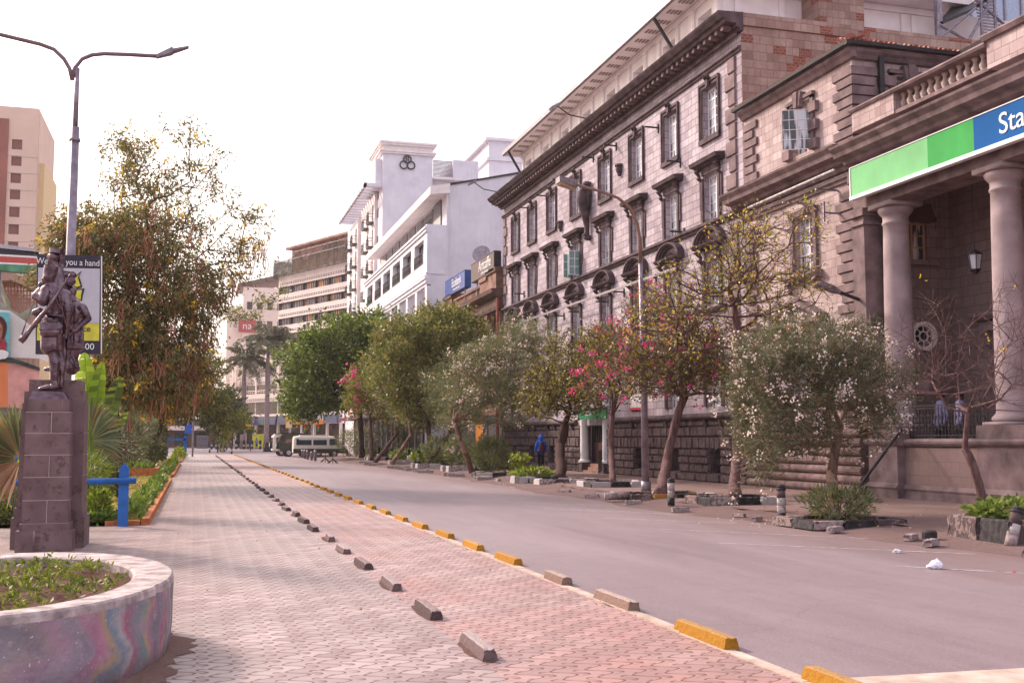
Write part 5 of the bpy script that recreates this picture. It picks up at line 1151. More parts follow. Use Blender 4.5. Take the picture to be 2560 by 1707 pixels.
# --- big yellow-flowering tree, left ---
YT1=42.; b0=aY(292,1178,YT1); b0=(b0[0],YT1,.02)
yt,te,nd,off=tree('yellow_flowering_tree','big tree with yellow flowers and hanging orange seed pods behind the statue','tree',YT1,b0,[(285,1060),(275,960),(298,850),(330,720)],.26,.17,
 [(330,760,140,130,3),(250,610,115,90,2.3),(380,520,130,110,1.8),(190,670,85,60,1.2),(430,680,120,130,2.2),(300,640,150,130,2.3),(350,900,105,120,3.0),(430,930,90,90,2.2),(270,940,50,80,1.0),(480,740,70,100,1.2),(290,850,90,80,1.4),(400,970,80,50,1.0),(175,600,60,80,.7),(480,850,55,80,.8),(330,400,80,60,.35),(470,370,90,80,.5),(560,560,75,90,.5),(560,700,80,50,.5),(610,620,60,60,.3),(535,440,70,70,.4),(620,540,50,50,.2),(130,700,50,35,.35),(490,970,45,40,.5)],
 nt_=1050,dY=3.2,leaf=('rustolive',.20,.062,28,.27,.75),rt=.011,bk='brown',fl=('yellow_fl',250,.13,.10,9,.07),seed=3,twigs=2,twl=.45,jit=.12,shell=.35,keep=lambda x,y,z:max(.3,min(1.,1.0-.15*(x+1.4)-.055*max(0,z-8.))))
g=np.random.default_rng(5); cand=te[(te[:,2]<9.8)]; ce=cand[g.integers(0,len(cand),260)]; V=[];Fc=[];n0=0
P0=[];P1=[]
for c in ce:
    for k in range(g.integers(4,9)):
        p=c+g.normal(0,.09,3); a=g.uniform(0,6.28); L=g.uniform(.35,.9); cv=np.array([math.cos(a),math.sin(a),0])*.16
        q=[p+np.array([0,0,-L*s])+cv*math.sin(s*2.6) for s in (0,.33,.66,1)]
        for s in range(3): P0.append(q[s]);P1.append(q[s+1])
P0=np.array(P0)-off;P1=np.array(P1)-off; v,f=np_tubes(P0,P1,np.full(len(P0),.014),np.full(len(P0),.013),4); link(np_mesh('seed_pods',v,f,LM['pods']),'seed_pods',yt,True)
# --- right-hand street trees ---
def S(x,y,z=.12): p=gnd(x,y,z); return p
GR='street trees along the right pavement'
def gb(p): return p[0],p[1]
Y_=S(845,1150)[1]
tree('street_tree','dense bright green rounded tree beside the safari vans','tree',93.,(aY(905,1140,93.)[0],93.,.1),[(904,1085),(898,1020),(880,960)],.22,.2,[(800,900,60,60,1.4),(850,850,90,55,2),(920,850,60,60,1.4),(770,960,60,50,1.1),(840,950,90,70,2),(770,1010,55,35,1),(900,930,70,80,1.6),(730,900,35,40,.4)],nt_=420,dY=4.,leaf=('green',.40,.20,26,.62,.15),rt=.02,bk='dark',seed=11,group=GR,shell=.8,twl=.6,step=1.)
tree('street_tree','broad olive green tree in front of the low brown building','tree',66.,(aY(1075,1160,66.)[0],66.,.1),[(1075,1110),(1070,1040)],.17,.15,[(1010,870,75,75,2),(1090,850,100,80,2.6),(1150,900,75,85,2),(980,950,55,60,1.2),(1070,960,90,60,1.8),(1100,800,60,35,.9),(1170,830,50,40,.5),(1060,1020,80,30,.6)],nt_=520,dY=4.,leaf=('olive',.26,.13,24,.36,.2),rt=.016,bk='brown',seed=12,group=GR,shell=.6,twl=.5,step=.8)
tree('street_tree','thin tree with magenta blossom between the green tree and the olive tree','tree',80.,(aY(930,1145,80.)[0],80.,.1),[(928,1080),(925,1040)],.14,.1,[(930,960,60,60,1.6),(960,1010,50,45,1),(900,1000,30,40,.6),(975,930,35,40,.6)],nt_=170,dY=2.5,leaf=('boug',.24,.13,20,.35,.1),rt=.014,bk='brown',fl=('pink_fl',26,.25,.2,10,.16,lambda p:p[0]<13.3),seed=13,group=GR,twl=.5)
for i,(px,Yb,xb,lean) in enumerate(((1003,73.,14.3,-12),(1042,67.5,14.2,-14),(1120,60.,14.4,4))):
    tree('street_tree',('dark slender tree behind the first planter from the vans','leaning slender tree with its crown tangled in the olive tree','slender oleander tree with a trunk painted white at the foot')[i],'tree',Yb,(gnd(px+(0,8,0)[i],1165+i*5,.1)[0],Yb,.1),[(px+lean,1085),(px+lean*1.6,1040)],.11,.09,[(px,1000,55,40,1.5),(px+20,1040,45,30,1),(px-25,960,40,45,.8)],nt_=130,dY=2.2,leaf=('oleander',.22,.05,30,.3,.1),rt=.012,bk=('brown','pale','brown')[i],fl=('white_fl',16,.13,.11,6,.08),seed=20+i,group=GR,twl=.45)
# leaning trunk of the white oleander, crown px 1100-1330
tree('oleander_tree','leaning oleander tree with white flowers beside the orange shutter','tree',49.,(gnd(1170,1180,.1)[0],50.,.1),[(1150,1095),(1135,1050)],.13,.11,[(1160,960,70,70,1.3),(1230,930,75,85,1.6),(1290,880,80,75,1.5),(1350,900,60,75,1.1),(1250,1010,85,60,1.4),(1150,1030,50,50,.8),(1330,850,70,45,.9),(1200,900,60,40,.7),(1330,980,60,70,.9)],nt_=430,dY=2.6,leaf=('oleander',.17,.03,42,.24,-.1),rt=.011,bk='pale',fl=('white_fl',190,.11,.10,11,.09),seed=31,group=GR,shell=.6,twl=.4)
tree('yellow_leaved_tree','small tree with yellowing leaves on a thick dark forked trunk, beside the walking person','tree',41.8,(*S(1402,1202)[:2],.1),[(1402,1110),(1412,1060)],.22,.17,[(1400,960,80,60,1.6),(1480,930,80,70,1.6),(1350,1000,60,45,1.1),(1450,1000,70,40,1.),(1500,860,60,50,.8),(1420,890,70,50,.9)],nt_=330,dY=2.3,leaf=('brownish',.15,.10,4,.25,.2),rt=.011,bk='dark',seed=32,group=GR,twigs=4,twl=.55,jit=.25)
tree('bougainvillea_tree','small tree with magenta flowers standing in a black and white kerb box','tree',37.3,(*S(1532,1212)[:2],.14),[(1527,1120),(1530,1040)],.11,.1,[(1540,880,80,60,1.6),(1610,820,70,70,1.5),(1500,960,60,50,1),(1570,960,70,50,1.1),(1620,760,45,45,.7),(1660,880,60,60,1),(1520,830,45,45,.6)],nt_=330,dY=1.9,leaf=('brownish',.12,.08,4,.22,.1),rt=.010,bk='twig',fl=('pink_fl',130,.10,.09,8,.05),seed=33,group=GR,twigs=3,twl=.5,jit=.2)
tree('shaggy_tree','stout tree with a thick pale leaning trunk and dense bare twigs beside the lamp post','tree',29.9,(*S(1652,1240)[:2],.12),[(1668,1150),(1688,1060),(1712,990)],.17,.12,[(1700,900,100,90,1.8),(1770,850,80,90,1.3),(1640,940,80,55,1.2),(1780,950,80,60,1.1),(1700,800,80,50,.8),(1600,900,50,40,.5)],nt_=430,dY=1.7,leaf=('brownish',.12,.075,2,.2,.15),rt=.0098,bk='twig',fl=('pink_fl',80,.09,.08,7,.05),seed=34,group=GR,twigs=5,twl=.5,jit=.25)
tree('tall_bare_tree','tall nearly bare tree with sparse yellow leaves reaching over the grey building corner','tree',26.6,(*S(1836,1254)[:2],.14),[(1842,1120),(1846,1000),(1848,860),(1835,760)],.145,.085,[(1850,560,90,60,.8),(1780,700,130,80,1.4),(1900,640,110,90,1.4),(1980,720,90,60,.9),(1700,760,110,60,.9),(1930,800,80,60,.7),(1790,850,120,50,.9),(2010,560,60,60,.4),(1620,820,60,40,.3),(1850,680,90,90,.9)],nt_=430,dY=1.9,leaf=('yellowing',.12,.06,2,.2,.3),rt=.0098,bk='twig',seed=35,group=GR,twigs=3,twl=.5,jit=.2,ex=.52)
tree('oleander_tree','large round oleander tree covered in pale pink flowers left of the porch','tree',20.3,(*S(2082,1298)[:2],.12),[(2078,1190),(2092,1100),(2098,1060)],.115,.1,[(2000,960,120,110,2),(2120,930,110,90,1.8),(1930,900,80,70,1.1),(1920,1060,70,100,1.2),(2040,870,110,60,1.),(1960,840,50,30,.35),(2110,840,50,30,.35),(2200,970,80,70,1),(1880,960,40,50,.35),(1900,1130,45,70,.6),(2020,1060,100,80,1.3),(2160,1040,70,50,.8),(2230,950,30,30,.15)],nt_=330,dY=1.6,leaf=('oleander2',.135,.021,46,.17,-.1),rt=.007,bk='pale',fl=('white_fl',260,.06,.055,12,.06),seed=36,group=GR,shell=.55,twigs=3,twl=.42)
tree('bare_tree','bare forked tree rising from a leafy planter in front of the porch','tree',15.6,(12.78,15.55,.2),[(2448,1210),(2430,1150),(2412,1120)],.085,.062,[(2440,950,110,90,1.5),(2520,880,70,110,1.2),(2360,900,90,80,1.2),(2300,930,60,60,.8),(2560,980,70,70,.7),(2350,780,40,60,.4),(2530,760,50,60,.4),(2270,830,50,40,.35),(2460,830,80,60,.7),(2240,960,50,30,.3)],nt_=230,dY=1.1,leaf=('yellowing',.07,.04,0,.1,.1),rt=.0042,bk='twig',fl=('yellow_fl',6,.06,.04,3,.03),seed=37,group=GR,twigs=3,twl=.32,jit=.22,ex=.5,shell=.6)
# --- shrubs ---
def shrub(name,label,c,rx,rz,L,Wd,n,lm,seed,cat='shrub',group=None,stems=14,droop=0.,fl=None,ry=None):
    g=np.random.default_rng(seed); t=thing(name,label,cat,c,group=group); d=g.normal(0,1,(n,3)); d/=np.linalg.norm(d,axis=1,keepdims=True); r=g.uniform(.25,1,(n,1))**.5; p=d*r*np.array([rx,ry or rx,rz])*(1+.15*np.sin(d[:,:1]*7+d[:,2:]*5)); p[:,2]+=rz; p[:,2]=np.abs(p[:,2])
    v,f=leaves(p,d*.7+np.array([0,0,.35]),L,Wd,g,droop); link(np_mesh('foliage',v,f,LM[lm]),'foliage',t,True)
    e=d[:stems]*np.array([rx,ry or rx,rz])*.8; e[:,2]+=rz; e[:,2]=np.abs(e[:,2])+.05; v,f=np_tubes(np.zeros_like(e)+e*np.array([.1,.1,0]),e,np.full(len(e),.015),np.full(len(e),.008),4); link(np_mesh('stems',v,f,BK['brown']),'stems',t,True)
    if fl: q=p[:fl[1]]*1.05; v,f=leaves(np.repeat(q,6,0)+g.normal(0,.03,(len(q)*6,3)),g.normal(0,1,(len(q)*6,3)),fl[2],fl[2],g); link(np_mesh('flowers',v,f,LM[fl[0]]),'flowers',t,True)
    return t
p=gnd(1225,1184,.1); shrub('oleander_shrub','large round grey green shrub on the pavement near the walking person',(p[0],p[1],.1),.85,.85,.2,.035,4200,'oleander',41)
p=gnd(2090,1300,.1); shrub('oleander_shoots','spiky oleander shoots round the foot of the large oleander tree',(p[0],p[1]-.1,.12),.68,.30,.17,.026,1500,'oleander',42)
for i,(x,y,s,l) in enumerate(((965,1146,1.5,'big grey green shrub between the vans and the first planter'),(1150,1172,.9,'bushy shrub at the foot of the leaning oleander trunk'),(1095,1168,.9,'shrub in front of the dark shop columns'),(905,1142,1.6,'dark shrub right of the parked vans'),(872,1140,1.3,'dark shrub touching the nose of the cream van'))):
    p=gnd(x,y,.1); shrub('street_shrub',l,(p[0],p[1],.1),s,s*.95,.26,.05,1500,'oleander',50+i,fl=('white_fl',12,.12) if i<2 else None,group='shrubs on the right pavement')
# distant trees and palms
tree('distant_tree','dark tree standing between the path end and the left palm','tree',150.,(*gnd(556,1128,0)[:2],0),[(556,1080),(556,1040)],.3,.25,[(555,1010,40,30,1),(540,1040,35,25,.6),(585,1050,25,20,.3)],nt_=90,dY=4,leaf=('dark',.8,.45,14,.7,.1),rt=.04,bk='dark',seed=61,twl=1.)
tree('overhanging_tree','tree leaning over the path with yellow green drooping sprays','tree',72.,(-2.9,72.,0),[(400,1060),(430,980)],.25,.16,[(440,950,70,60,1.6),(500,930,60,50,1.),(480,1000,55,40,1.1),(535,1000,30,25,.35),(570,1060,35,12,.14),(600,1050,30,10,.1),(430,1000,50,35,1),(640,770,45,22,.10),(590,790,45,25,.14),(690,745,22,18,.05),(560,1090,25,12,.12)],nt_=330,dY=3,leaf=('olive',.26,.10,24,.34,.3),rt=.014,bk='dark',seed=62,twl=.6,jit=.15,fl=('yellow_fl',12,.2,.2,5,.1))
tree('garden_tree','dark garden tree with several reddish trunks beside the second palm','tree',93.,(-2.5,93.,0),[(408,1100),(410,1050)],.35,.28,[(400,980,70,50,1.5),(440,1020,45,30,.8),(370,1000,50,40,1),(350,960,60,50,.8)],nt_=170,dY=3.5,leaf=('dark',.4,.16,22,.45,.2),rt=.02,bk='brown',seed=63,twl=.7)
def palm(name,label,px,Y,ytop,rb,L,n,seed,lm='royal',fw=.1,droop=.8,base_y=0,bk='palm'):
    g=np.random.default_rng(seed); b=aY(px,1100,Y); t=thing(name,label,'palm',(b[0],Y,base_y)); top=aY(px,ytop,Y)[2]-base_y
    MB().lathe(0,0,[(rb*1.25,0),(rb*1.05,top*.15),(rb*.85,top*.5),(rb*1.0,top*.62),(rb*.8,top*.78),(rb*.62,top*.8),(rb*.6,top)],14).build('trunk',BK[bk],t,True,local=True)
    V=[];Fq=[]; P0=[];P1=[]
    for i in range(n):
        a=g.uniform(0,6.28); el=g.uniform(-.35,1.35); l=L*g.uniform(.8,1.1); dr=np.array([math.cos(a),math.sin(a),0]); pts=[]
        for s in np.linspace(0,1,9): pts.append(np.array([0,0,top])+dr*l*s*math.cos(el*.8)+np.array([0,0,l*(math.sin(el)*s-droop*s*s)]))
        for p,q in zip(pts,pts[1:]): P0.append(p);P1.append(q)
        side=np.cross(dr,[0,0,1.])
        for s in np.linspace(.12,1,26):
            k=min(7,int(s*8)); c=pts[k]+(pts[k+1]-pts[k])*(s*8-k); ll=l*.20*math.sin(math.pi*min(1,s*.85+.12))+.1
            for sg in (-1,1): V.append((c,side*sg+dr*.35+np.array([0,0,-.45-g.uniform(0,.5)]),ll))
    P0=np.array(P0);P1=np.array(P1); v,f=np_tubes(P0,P1,np.full(len(P0),rb*.14),np.full(len(P0),rb*.1),4); link(np_mesh('frond_ribs',v,f,LM[lm]),'frond_ribs',t,True)
    pts=np.array([x[0] for x in V]); ds=np.array([x[1] for x in V]); v,f=leaves(pts,ds,1.,fw,g,0,jit=.08); Ls=np.array([x[2] for x in V]); v=v.reshape(-1,4,3); v=pts[:,None]+(v-pts[:,None])*Ls[:,None,None]; v=v.reshape(-1,3)
    link(np_mesh('fronds',v,f,LM[lm]),'fronds',t,True); return t
palm('royal_palm','taller palm with a thick pale grey trunk in front of the office tower',666,190,845,.42,6.6,34,71,fw=.30,droop=.62)
palm('royal_palm','shorter palm with a slim trunk left of the thick palm',607,192,895,.42,6.0,30,72,fw=.30,droop=.62)
def datepalm(label,x,Y,r,h,seed):
    t=thing('date_palm',label,'palm',(x,Y,0)); m=MB(); pr=[]; z=0; rg=random.Random(seed)
    while z<h: pr+=[(r*(1.12-.12*z/h)+.07,z),(r*(1.1-.12*z/h),z+.12)]; z+=.14
    m.lathe(0,0,pr,18); m.build('trunk',BK['brown'],t,local=True); g=np.random.default_rng(seed); n=1500; a=g.uniform(0,6.28,n); zz_=g.normal(h*.62,h*.10,n); c=np.stack([np.cos(a)*r*1.1,np.sin(a)*r*1.1,zz_],1); v,f=leaves(c,np.stack([np.cos(a),np.sin(a),np.full(n,-.3)],1),.45,.07,g,.5); link(np_mesh('ferns',v,f,LM['oleander']),'ferns',t,True); return t
datepalm('thick ringed palm trunk with ferns growing on it, nearest the flowering tree',-3.25,62,.5,7.5,81); datepalm('second thick ringed palm trunk, farther down the garden',-3.2,96,.5,8,82)
# ======================= KERB BLOCKS =======================
ORD=['nearest','second','third','fourth','fifth','sixth','seventh','eighth','ninth','tenth','eleventh','twelfth']
def blockmesh(L,w,h,seed,chip=.02,name='kerb_block',mat=None,taper=.02):
    r=random.Random(seed); n=12; m=MB(); v=[]
    prof=[(0,0),(w,0),(w-taper,h*.93),(w-taper-.018,h),(taper+.018,h),(taper,h*.93)]
    # subdivide profile
    pr=[]
    for (a,b) in zip(prof,prof[1:]+prof[:1]): pr+=[a,((a[0]+b[0])/2,(a[1]+b[1])/2)]
    k=len(pr)
    for i in range(n+1):
        y=L*i/n; e=1 if i in (0,n) else 0
        for (x,z) in pr:
            c=chip*(1.7 if e else .55)*(1 if z>.01 else .3)
            zz=z-(r.uniform(0,c*1.6) if z>h*.8 else 0); v.append((x+r.uniform(-c,c)*.5,y+(r.uniform(-c,c) if not e else (r.uniform(0,c*2)*(1 if i==0 else -1))),max(0,zz) if z else -.01))
    m.v=v
    for i in range(n):
        for j in range(k): q=(j+1)%k; m.f.append((i*k+j,i*k+q,(i+1)*k+q,(i+1)*k+j)); m.m.append(0)
    m.f.append(tuple(range(k))[::-1]); m.f.append(tuple(n*k+j for j in range(k))); m.m+=[0,0]
    return m.mesh(name,mat or M['concrete'])
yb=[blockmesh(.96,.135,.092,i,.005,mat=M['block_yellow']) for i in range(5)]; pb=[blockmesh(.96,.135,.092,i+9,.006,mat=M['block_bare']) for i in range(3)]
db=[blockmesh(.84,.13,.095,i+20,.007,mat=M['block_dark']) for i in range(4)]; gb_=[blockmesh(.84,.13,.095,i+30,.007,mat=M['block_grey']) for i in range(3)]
rk=random.Random(9)
ylab={0:'nearest yellow painted kerb block, cut by the bottom edge of the picture',1:'second yellow kerb block, the first one wholly in view',2:'third kerb block by the road, pale bare concrete',3:'fourth kerb block by the road, bare greyish brown',4:'fifth kerb block by the road, first of the solid yellow ones'}
dlab={0:'nearest grey kerb block between the two pavings',1:'second dark kerb block between the two pavings',2:'third kerb block between the pavings, with a pale top',3:'fourth kerb block between the pavings, dark sided',4:'fifth kerb block between the pavings, grey with a pale top'}
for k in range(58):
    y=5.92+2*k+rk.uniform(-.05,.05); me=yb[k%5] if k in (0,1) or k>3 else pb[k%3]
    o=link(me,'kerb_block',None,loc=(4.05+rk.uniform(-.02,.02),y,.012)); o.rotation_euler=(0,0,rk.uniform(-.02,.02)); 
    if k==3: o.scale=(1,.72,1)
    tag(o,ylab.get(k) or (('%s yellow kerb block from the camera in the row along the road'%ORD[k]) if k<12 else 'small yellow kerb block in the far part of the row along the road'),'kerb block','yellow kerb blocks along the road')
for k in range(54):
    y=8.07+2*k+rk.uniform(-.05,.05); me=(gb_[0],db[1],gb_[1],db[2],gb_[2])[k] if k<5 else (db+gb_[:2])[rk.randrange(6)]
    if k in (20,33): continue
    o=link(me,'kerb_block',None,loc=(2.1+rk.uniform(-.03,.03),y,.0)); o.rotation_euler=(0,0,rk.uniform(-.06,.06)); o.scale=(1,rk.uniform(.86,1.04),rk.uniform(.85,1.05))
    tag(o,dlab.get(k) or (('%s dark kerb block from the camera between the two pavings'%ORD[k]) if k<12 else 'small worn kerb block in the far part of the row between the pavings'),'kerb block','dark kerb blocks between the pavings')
def q_(x,y): return (1760+x/2.904,880+y/2.904)
def g_(x,y): return (1220+x/3.36,1020+y/3.36)
def e_(x,y): return (880+x/4.9,960+y/4.9)
lb=[blockmesh(.62,.2,.16,i+50,.035,mat=M['concrete']) for i in range(4)]
loose=[(q_(290,1195),25,'small pale loose kerb stone left of the black capped bollard'),(q_(335,1220),-60,'small dark loose kerb stone beside the pale one, left of the bollard'),(q_(800,1265),-50,'small whitish loose kerb stone below the large oleander'),(q_(880,1305),-55,'dark loose kerb stone on the asphalt below the large oleander'),(q_(1440,1365),-50,'pale loose kerb stone left of the round stub'),(q_(1575,1405),-55,'dark loose kerb stone with a weed growing beside it'),(q_(2300,1480),-60,'pale loose kerb stone at the right edge of the picture'),
 (g_(685,710),40,'loose kerb stone at the road edge before the bougainvillea box'),(g_(935,752),60,'dark loose kerb stone left of the fallen bollard'),(g_(985,740),30,'loose kerb stone touching the fallen bollard'),(g_(1300,805),80,'grey loose kerb stone right of the fallen bollard'),(g_(1800,820),-20,'dark lump of stone left of the tall bare tree box'),(g_(1705,865),80,'grey loose kerb stone standing on end before the tall bare tree'),(g_(2105,860),0,'brown lump of stone right of the tall bare tree box'),(g_(80,615),0,'dark flat stone at the road edge before the round shrub'),(q_(255,1150),10,'small brown stone left of the black capped bollard')]
for i,(p,a,l) in enumerate(loose):
    p=gnd(*p,.03); o=link(lb[i%4],'kerb_stone',None,loc=p); o.rotation_euler=(0,0,R(a)); s=.62 if 'small' in l or 'lump' in l else .85; o.scale=(s*.9,s*.85,s*.72); tag(o,l,'stone','loose kerb stones on the road edge')
rk=random.Random(21)
for i in range(20):
    x=rk.uniform(0,1700); yy=925+(1200-925)*(x/2000)**.9; p=gnd(*e_(x,yy),.05); o=link(lb[i%4],'kerb_stone',None,loc=(p[0]+rk.uniform(-.2,.3),p[1],.03)); o.rotation_euler=(0,0,R(rk.uniform(70,110))); o.scale=(1.1,1.3,.8); tag(o,'dark broken kerb stone lying in the far stretch of the pavement edge','stone','broken kerb stones of the far pavement edge')
# ======================= TREE BOXES WITH PAINTED KERBS =======================
def treebox(label,cx,cy,sx,sy,h,colors,seed,rz=0,rough=.018,soil=True):
    h+=.05; t=thing('tree_box',label,'planter',(cx,cy,.035),R(rz),group='tree boxes on the right pavement'); w=.17
    MB().box(-sx/2+w*.8,sx/2-w*.8,-sy/2+w*.8,sy/2-w*.8,-.05,h*.55).build('soil',M['soil'],t,local=True)
    sides=[((-sx/2,-sy/2),(0,1),sy),((-sx/2,-sy/2),(1,0),sx),((sx/2-w,-sy/2),(0,1),sy),((-sx/2,sy/2-w),(1,0),sx)]
    c=0
    for (ox,oy),d,L in sides:
        n=max(1,round(L/.62))
        for i in range(n):
            me=blockmesh(L/n-.01,w,h,seed+c,rough,mat=M[colors[c%len(colors)]],taper=.012); b=link(me,'kerb_piece',t,True); s=L/n*i
            if d==(0,1): b.location=(ox,oy+s,0)
            else: b.location=(ox+s,oy+w,0); b.rotation_euler=(0,0,-math.pi/2)
            c+=1
    return t
BW=['white_worn','black_paint','white_worn','dark_worn']
p3=S(1402,1204); treebox('low black and white kerb box round the dark forked tree',p3[0]+.1,p3[1],2.3,1.5,.17,BW,100)
p4=S(1532,1214); treebox('square black and white kerb box round the bougainvillea trunk',p4[0]+.05,p4[1]+.1,2.1,1.5,.2,['black_paint','white_worn','white_worn','black_paint','white_worn'],120)
p5=S(1652,1240); treebox('low dark kerb box under the stout pale leaning tree',p5[0]+.15,p5[1]+.2,2.5,1.7,.13,['black_paint','dark_worn','white_worn','dark_worn','yellow_worn'],140)
p6=S(1836,1256); treebox('black and white kerb box at the foot of the tall bare tree',p6[0]+.05,p6[1]+.1,2.0,1.5,.2,['black_paint','dark_worn','white_worn','black_paint','white_worn','concrete'],160)
p7=S(2082,1300); treebox('very low dark kerb frame round the large oleander tree',p7[0]+.05,p7[1]-.1,2.0,1.5,.10,['black_paint','dark_worn','concrete','black_paint','dark_worn'],180)
treebox('tall dark kerb planter full of broad yellow green leaves under the bare tree',12.85,14.85,1.75,1.5,.34,['black_paint','dark_worn','dark_worn','concrete'],200,rough=.025)
p0=gnd(1345,1203,.1); treebox('small black and white kerb box of lime green plants near the walking person',p0[0]+.1,p0[1]+.2,1.9,1.3,.22,['black_paint','white_worn','white_worn','black_paint'],220)
p=gnd(1250,1190,.1); treebox('kerb box with a fallen bollard before the round shrub',p[0]+.2,p[1]+.3,2.4,1.4,.18,['dark_worn','black_paint','white_worn','black_paint','white_worn'],240)
for i,(x,y,l) in enumerate(((1007,1160,'kerb planter nearest the vans with one black side'),(1070,1169,'dark kerb planter at the foot of the slim grey pole'),(1150,1176,'kerb planter with one bright white block before the orange shutter'),(940,1150,'low white and black kerb box right of the cream van'))):
    p=gnd(x,y,.1); treebox(l,p[0]+.3,p[1]+.5,2.,2.,.26,['white_worn','black_paint','concrete','white_worn'],260+i*20)
def groundplant(label,c,rx,ry,rz,L,Wd,n,lm,seed,name='planter_plants',group=None):
    return shrub(name,label,c,rx,rz,L,Wd,n,lm,seed,'plant',group,ry=ry,droop=.15,stems=20)
groundplant('broad yellow green leaves filling the tall dark planter',(12.85,14.95,.35),.80,.60,.15,.14,.10,950,'pothos',300)
groundplant('bright lime green plants in the small box near the walking person',(p0[0]-.1,p0[1]+.3,.25),.75,.45,.14,.22,.12,260,'lime',301)
for i,(x,y) in enumerate(((1007,1155),(1062,1163),(1085,1163),(1135,1168),(1182,1168),(1265,1180),(940,1146))):
    p=gnd(x,y,.1); groundplant(('leafy plants in the planter nearest the vans','leafy plants at the foot of the slim grey pole','leafy plants right beside the slim grey pole','yellowish leafy plants left of the orange shutter','leafy plants under the leaning oleander trunk','low leafy plants right of the round shrub','leafy plants right of the cream van')[i],(p[0]+.2,p[1]+.3,.28),.95,.9,.3,.3,.17,380,'lime' if i%2 else 'pothos',310+i,group='leafy plants in the far planters')
# ======================= BOLLARDS =======================
def bollard(label,loc,h=.66,r=.085,tilt=(0,0),cols=('black_paint','white_worn','black_paint'),group='black and white bollards',cap=True):
    t=thing('bollard',label,'bollard',loc,group=group); t.rotation_euler=(tilt[0],tilt[1],0); z=0; n=len(cols)
    for i,c in enumerate(cols):
        z1=h*.84*(i+1)/n; MB().lathe(0,0,[(r*1.0,z),(r*.99,z1-.002)],16).build('painted_band',M[c],t,True,local=True); z=z1
    m=MB().lathe(0,0,[(r*1.12,h*.84),(r*1.15,h*.86),(r*1.12,h*.90),(r*.8,h*.92),(r*1.05,h*.935),(r*.95,h*.97),(r*.4,h),(r*.05,h*1.01)],16); m.build('cap',M['black_paint'],t,True,local=True); return t
p=S(1678,1257); bollard('grey capped bollard with white middle beside the stout leaning tree',(p[0],p[1],.06),cols=('black_paint','white_worn','white_worn'))
p=S(1954,1292); bollard('black capped bollard with peeling white paint left of the large oleander',(p[0],p[1],.06),h=.7,cols=('black_paint','white_worn','white_worn','dark_worn'))
bollard('speckled bollard leaning to the right beside the leafy planter',(12.0,14.15,.03),h=.62,tilt=(0,R(16)),r=.09,cols=('concrete','white_worn','dark_worn'))
p=S(1545,1244); t=bollard('fallen bollard lying on the road edge beyond the lamp post',(p[0]-.3,p[1]+.2,.15),h=.8,r=.1,tilt=(R(8),R(88)),cols=('concrete','dark_worn'))
p=gnd(*q_(1637,1345),.06); m=MB().lathe(0,0,[(.12,0),(.12,.11),(.10,.13)],18); t=thing('bollard_stub','short round dark stub of a broken bollard beside the leafy planter','bollard',(p[0],p[1],.04)); m.build('stub',M['black_paint'],t,local=True)
p=gnd(1361,1200,.1); t=thing('stone_block','rough square brown stone block standing beside the lime green plants','stone',(p[0],p[1],.12)); MB().box(-.2,.2,-.2,.2,0,.42).box(-.16,.16,-.16,.16,.42,.5).build('block',M['concrete'],t,local=True)
for i,(x,y) in enumerate(((978,1154),(1046,1163),(946,1151),(1022,1158))):
    p=gnd(x,y,.1); bollard(('worn bollard beside the planter nearest the vans','worn bollard before the slim grey pole','worn bollard nearest the cream van','worn bollard between two far planters')[i],(p[0],p[1],.08),h=.95,r=.12,group='worn bollards of the far pavement')
for i,((x,y),h,l) in enumerate((((482,1131),1.05,'black and white bollard at the far left end of the path'),((524,1131),1.05,'black and white bollard in the middle of the path end'),((579,1134),.9,'short black and white bollard at the end of the red paving'))):
    p=gnd(x,y,0); bollard(l,(p[0],p[1],0),h=h,r=.11,cap=False,group='bollards at the path end')
p=gnd(544,1131,0); t=thing('black_post','tall thin black post at the end of the dark kerb row','post',(p[0],p[1],0)); MB().lathe(0,0,[(.1,0),(.09,1.6),(.05,1.75)],10).build('post',M['iron'],t,local=True)
for i,x in enumerate((528,541,548,558,590,610,619,630,650,664)):
    p=gnd(x,1122.5,0); bollard(['leftmost distant bollard beyond the crossing','second distant bollard from the left beyond the crossing','third distant bollard from the left beyond the crossing','distant bollard just left of the walking figure','distant bollard right of the walking figure','distant bollard at the foot of the shorter palm','distant bollard between the two palms, left one','distant bollard between the two palms, middle one','distant bollard between the two palms, right one','distant bollard at the foot of the thick palm'][i],(p[0],p[1],0),h=1.5,r=.22,cap=False,group='bollards across the crossing')
for i,(x,y,h) in enumerate(((756,1144,.82),(762,1146,.82),(769,1148,.86),(779,1150,.68),(788,1152,.78))):
    p=gnd(x,y,0); t=thing('grey_bollard','%s of the five slim grey bollards before the cream van'%('leftmost','second from left','middle','fourth from left','rightmost')[i],'bollard',(p[0],p[1],0),group='five slim grey bollards'); h=(y-(1124,1124,1125,1128,1125)[i])/2740*(p[1]*.96+3)
    MB().lathe(0,0,[(.11,0),(.11,h*.7),(.12,h*.72),(.12,h*.9),(.06,h)],12).build('post',M['grey_metal'],t,True,local=True)
for i,(x,y) in enumerate(((813,1155),(832,1158))):
    p=gnd(x,y,0); t=thing('black_stand',('left','right')[i]+' of the two black cross footed stands on the asphalt before the cream van','stand',(p[0],p[1],0),group='black stands on the road'); m=MB().tube([(0,0,0),(0,0,.75+.15*i)],.025,6)
    for a in range(4): m.tube([(.42*math.cos(a*1.57+.5),.42*math.sin(a*1.57+.5),.02),(0,0,.32)],.03,5)
    m.build('frame',M['iron'],t,local=True)
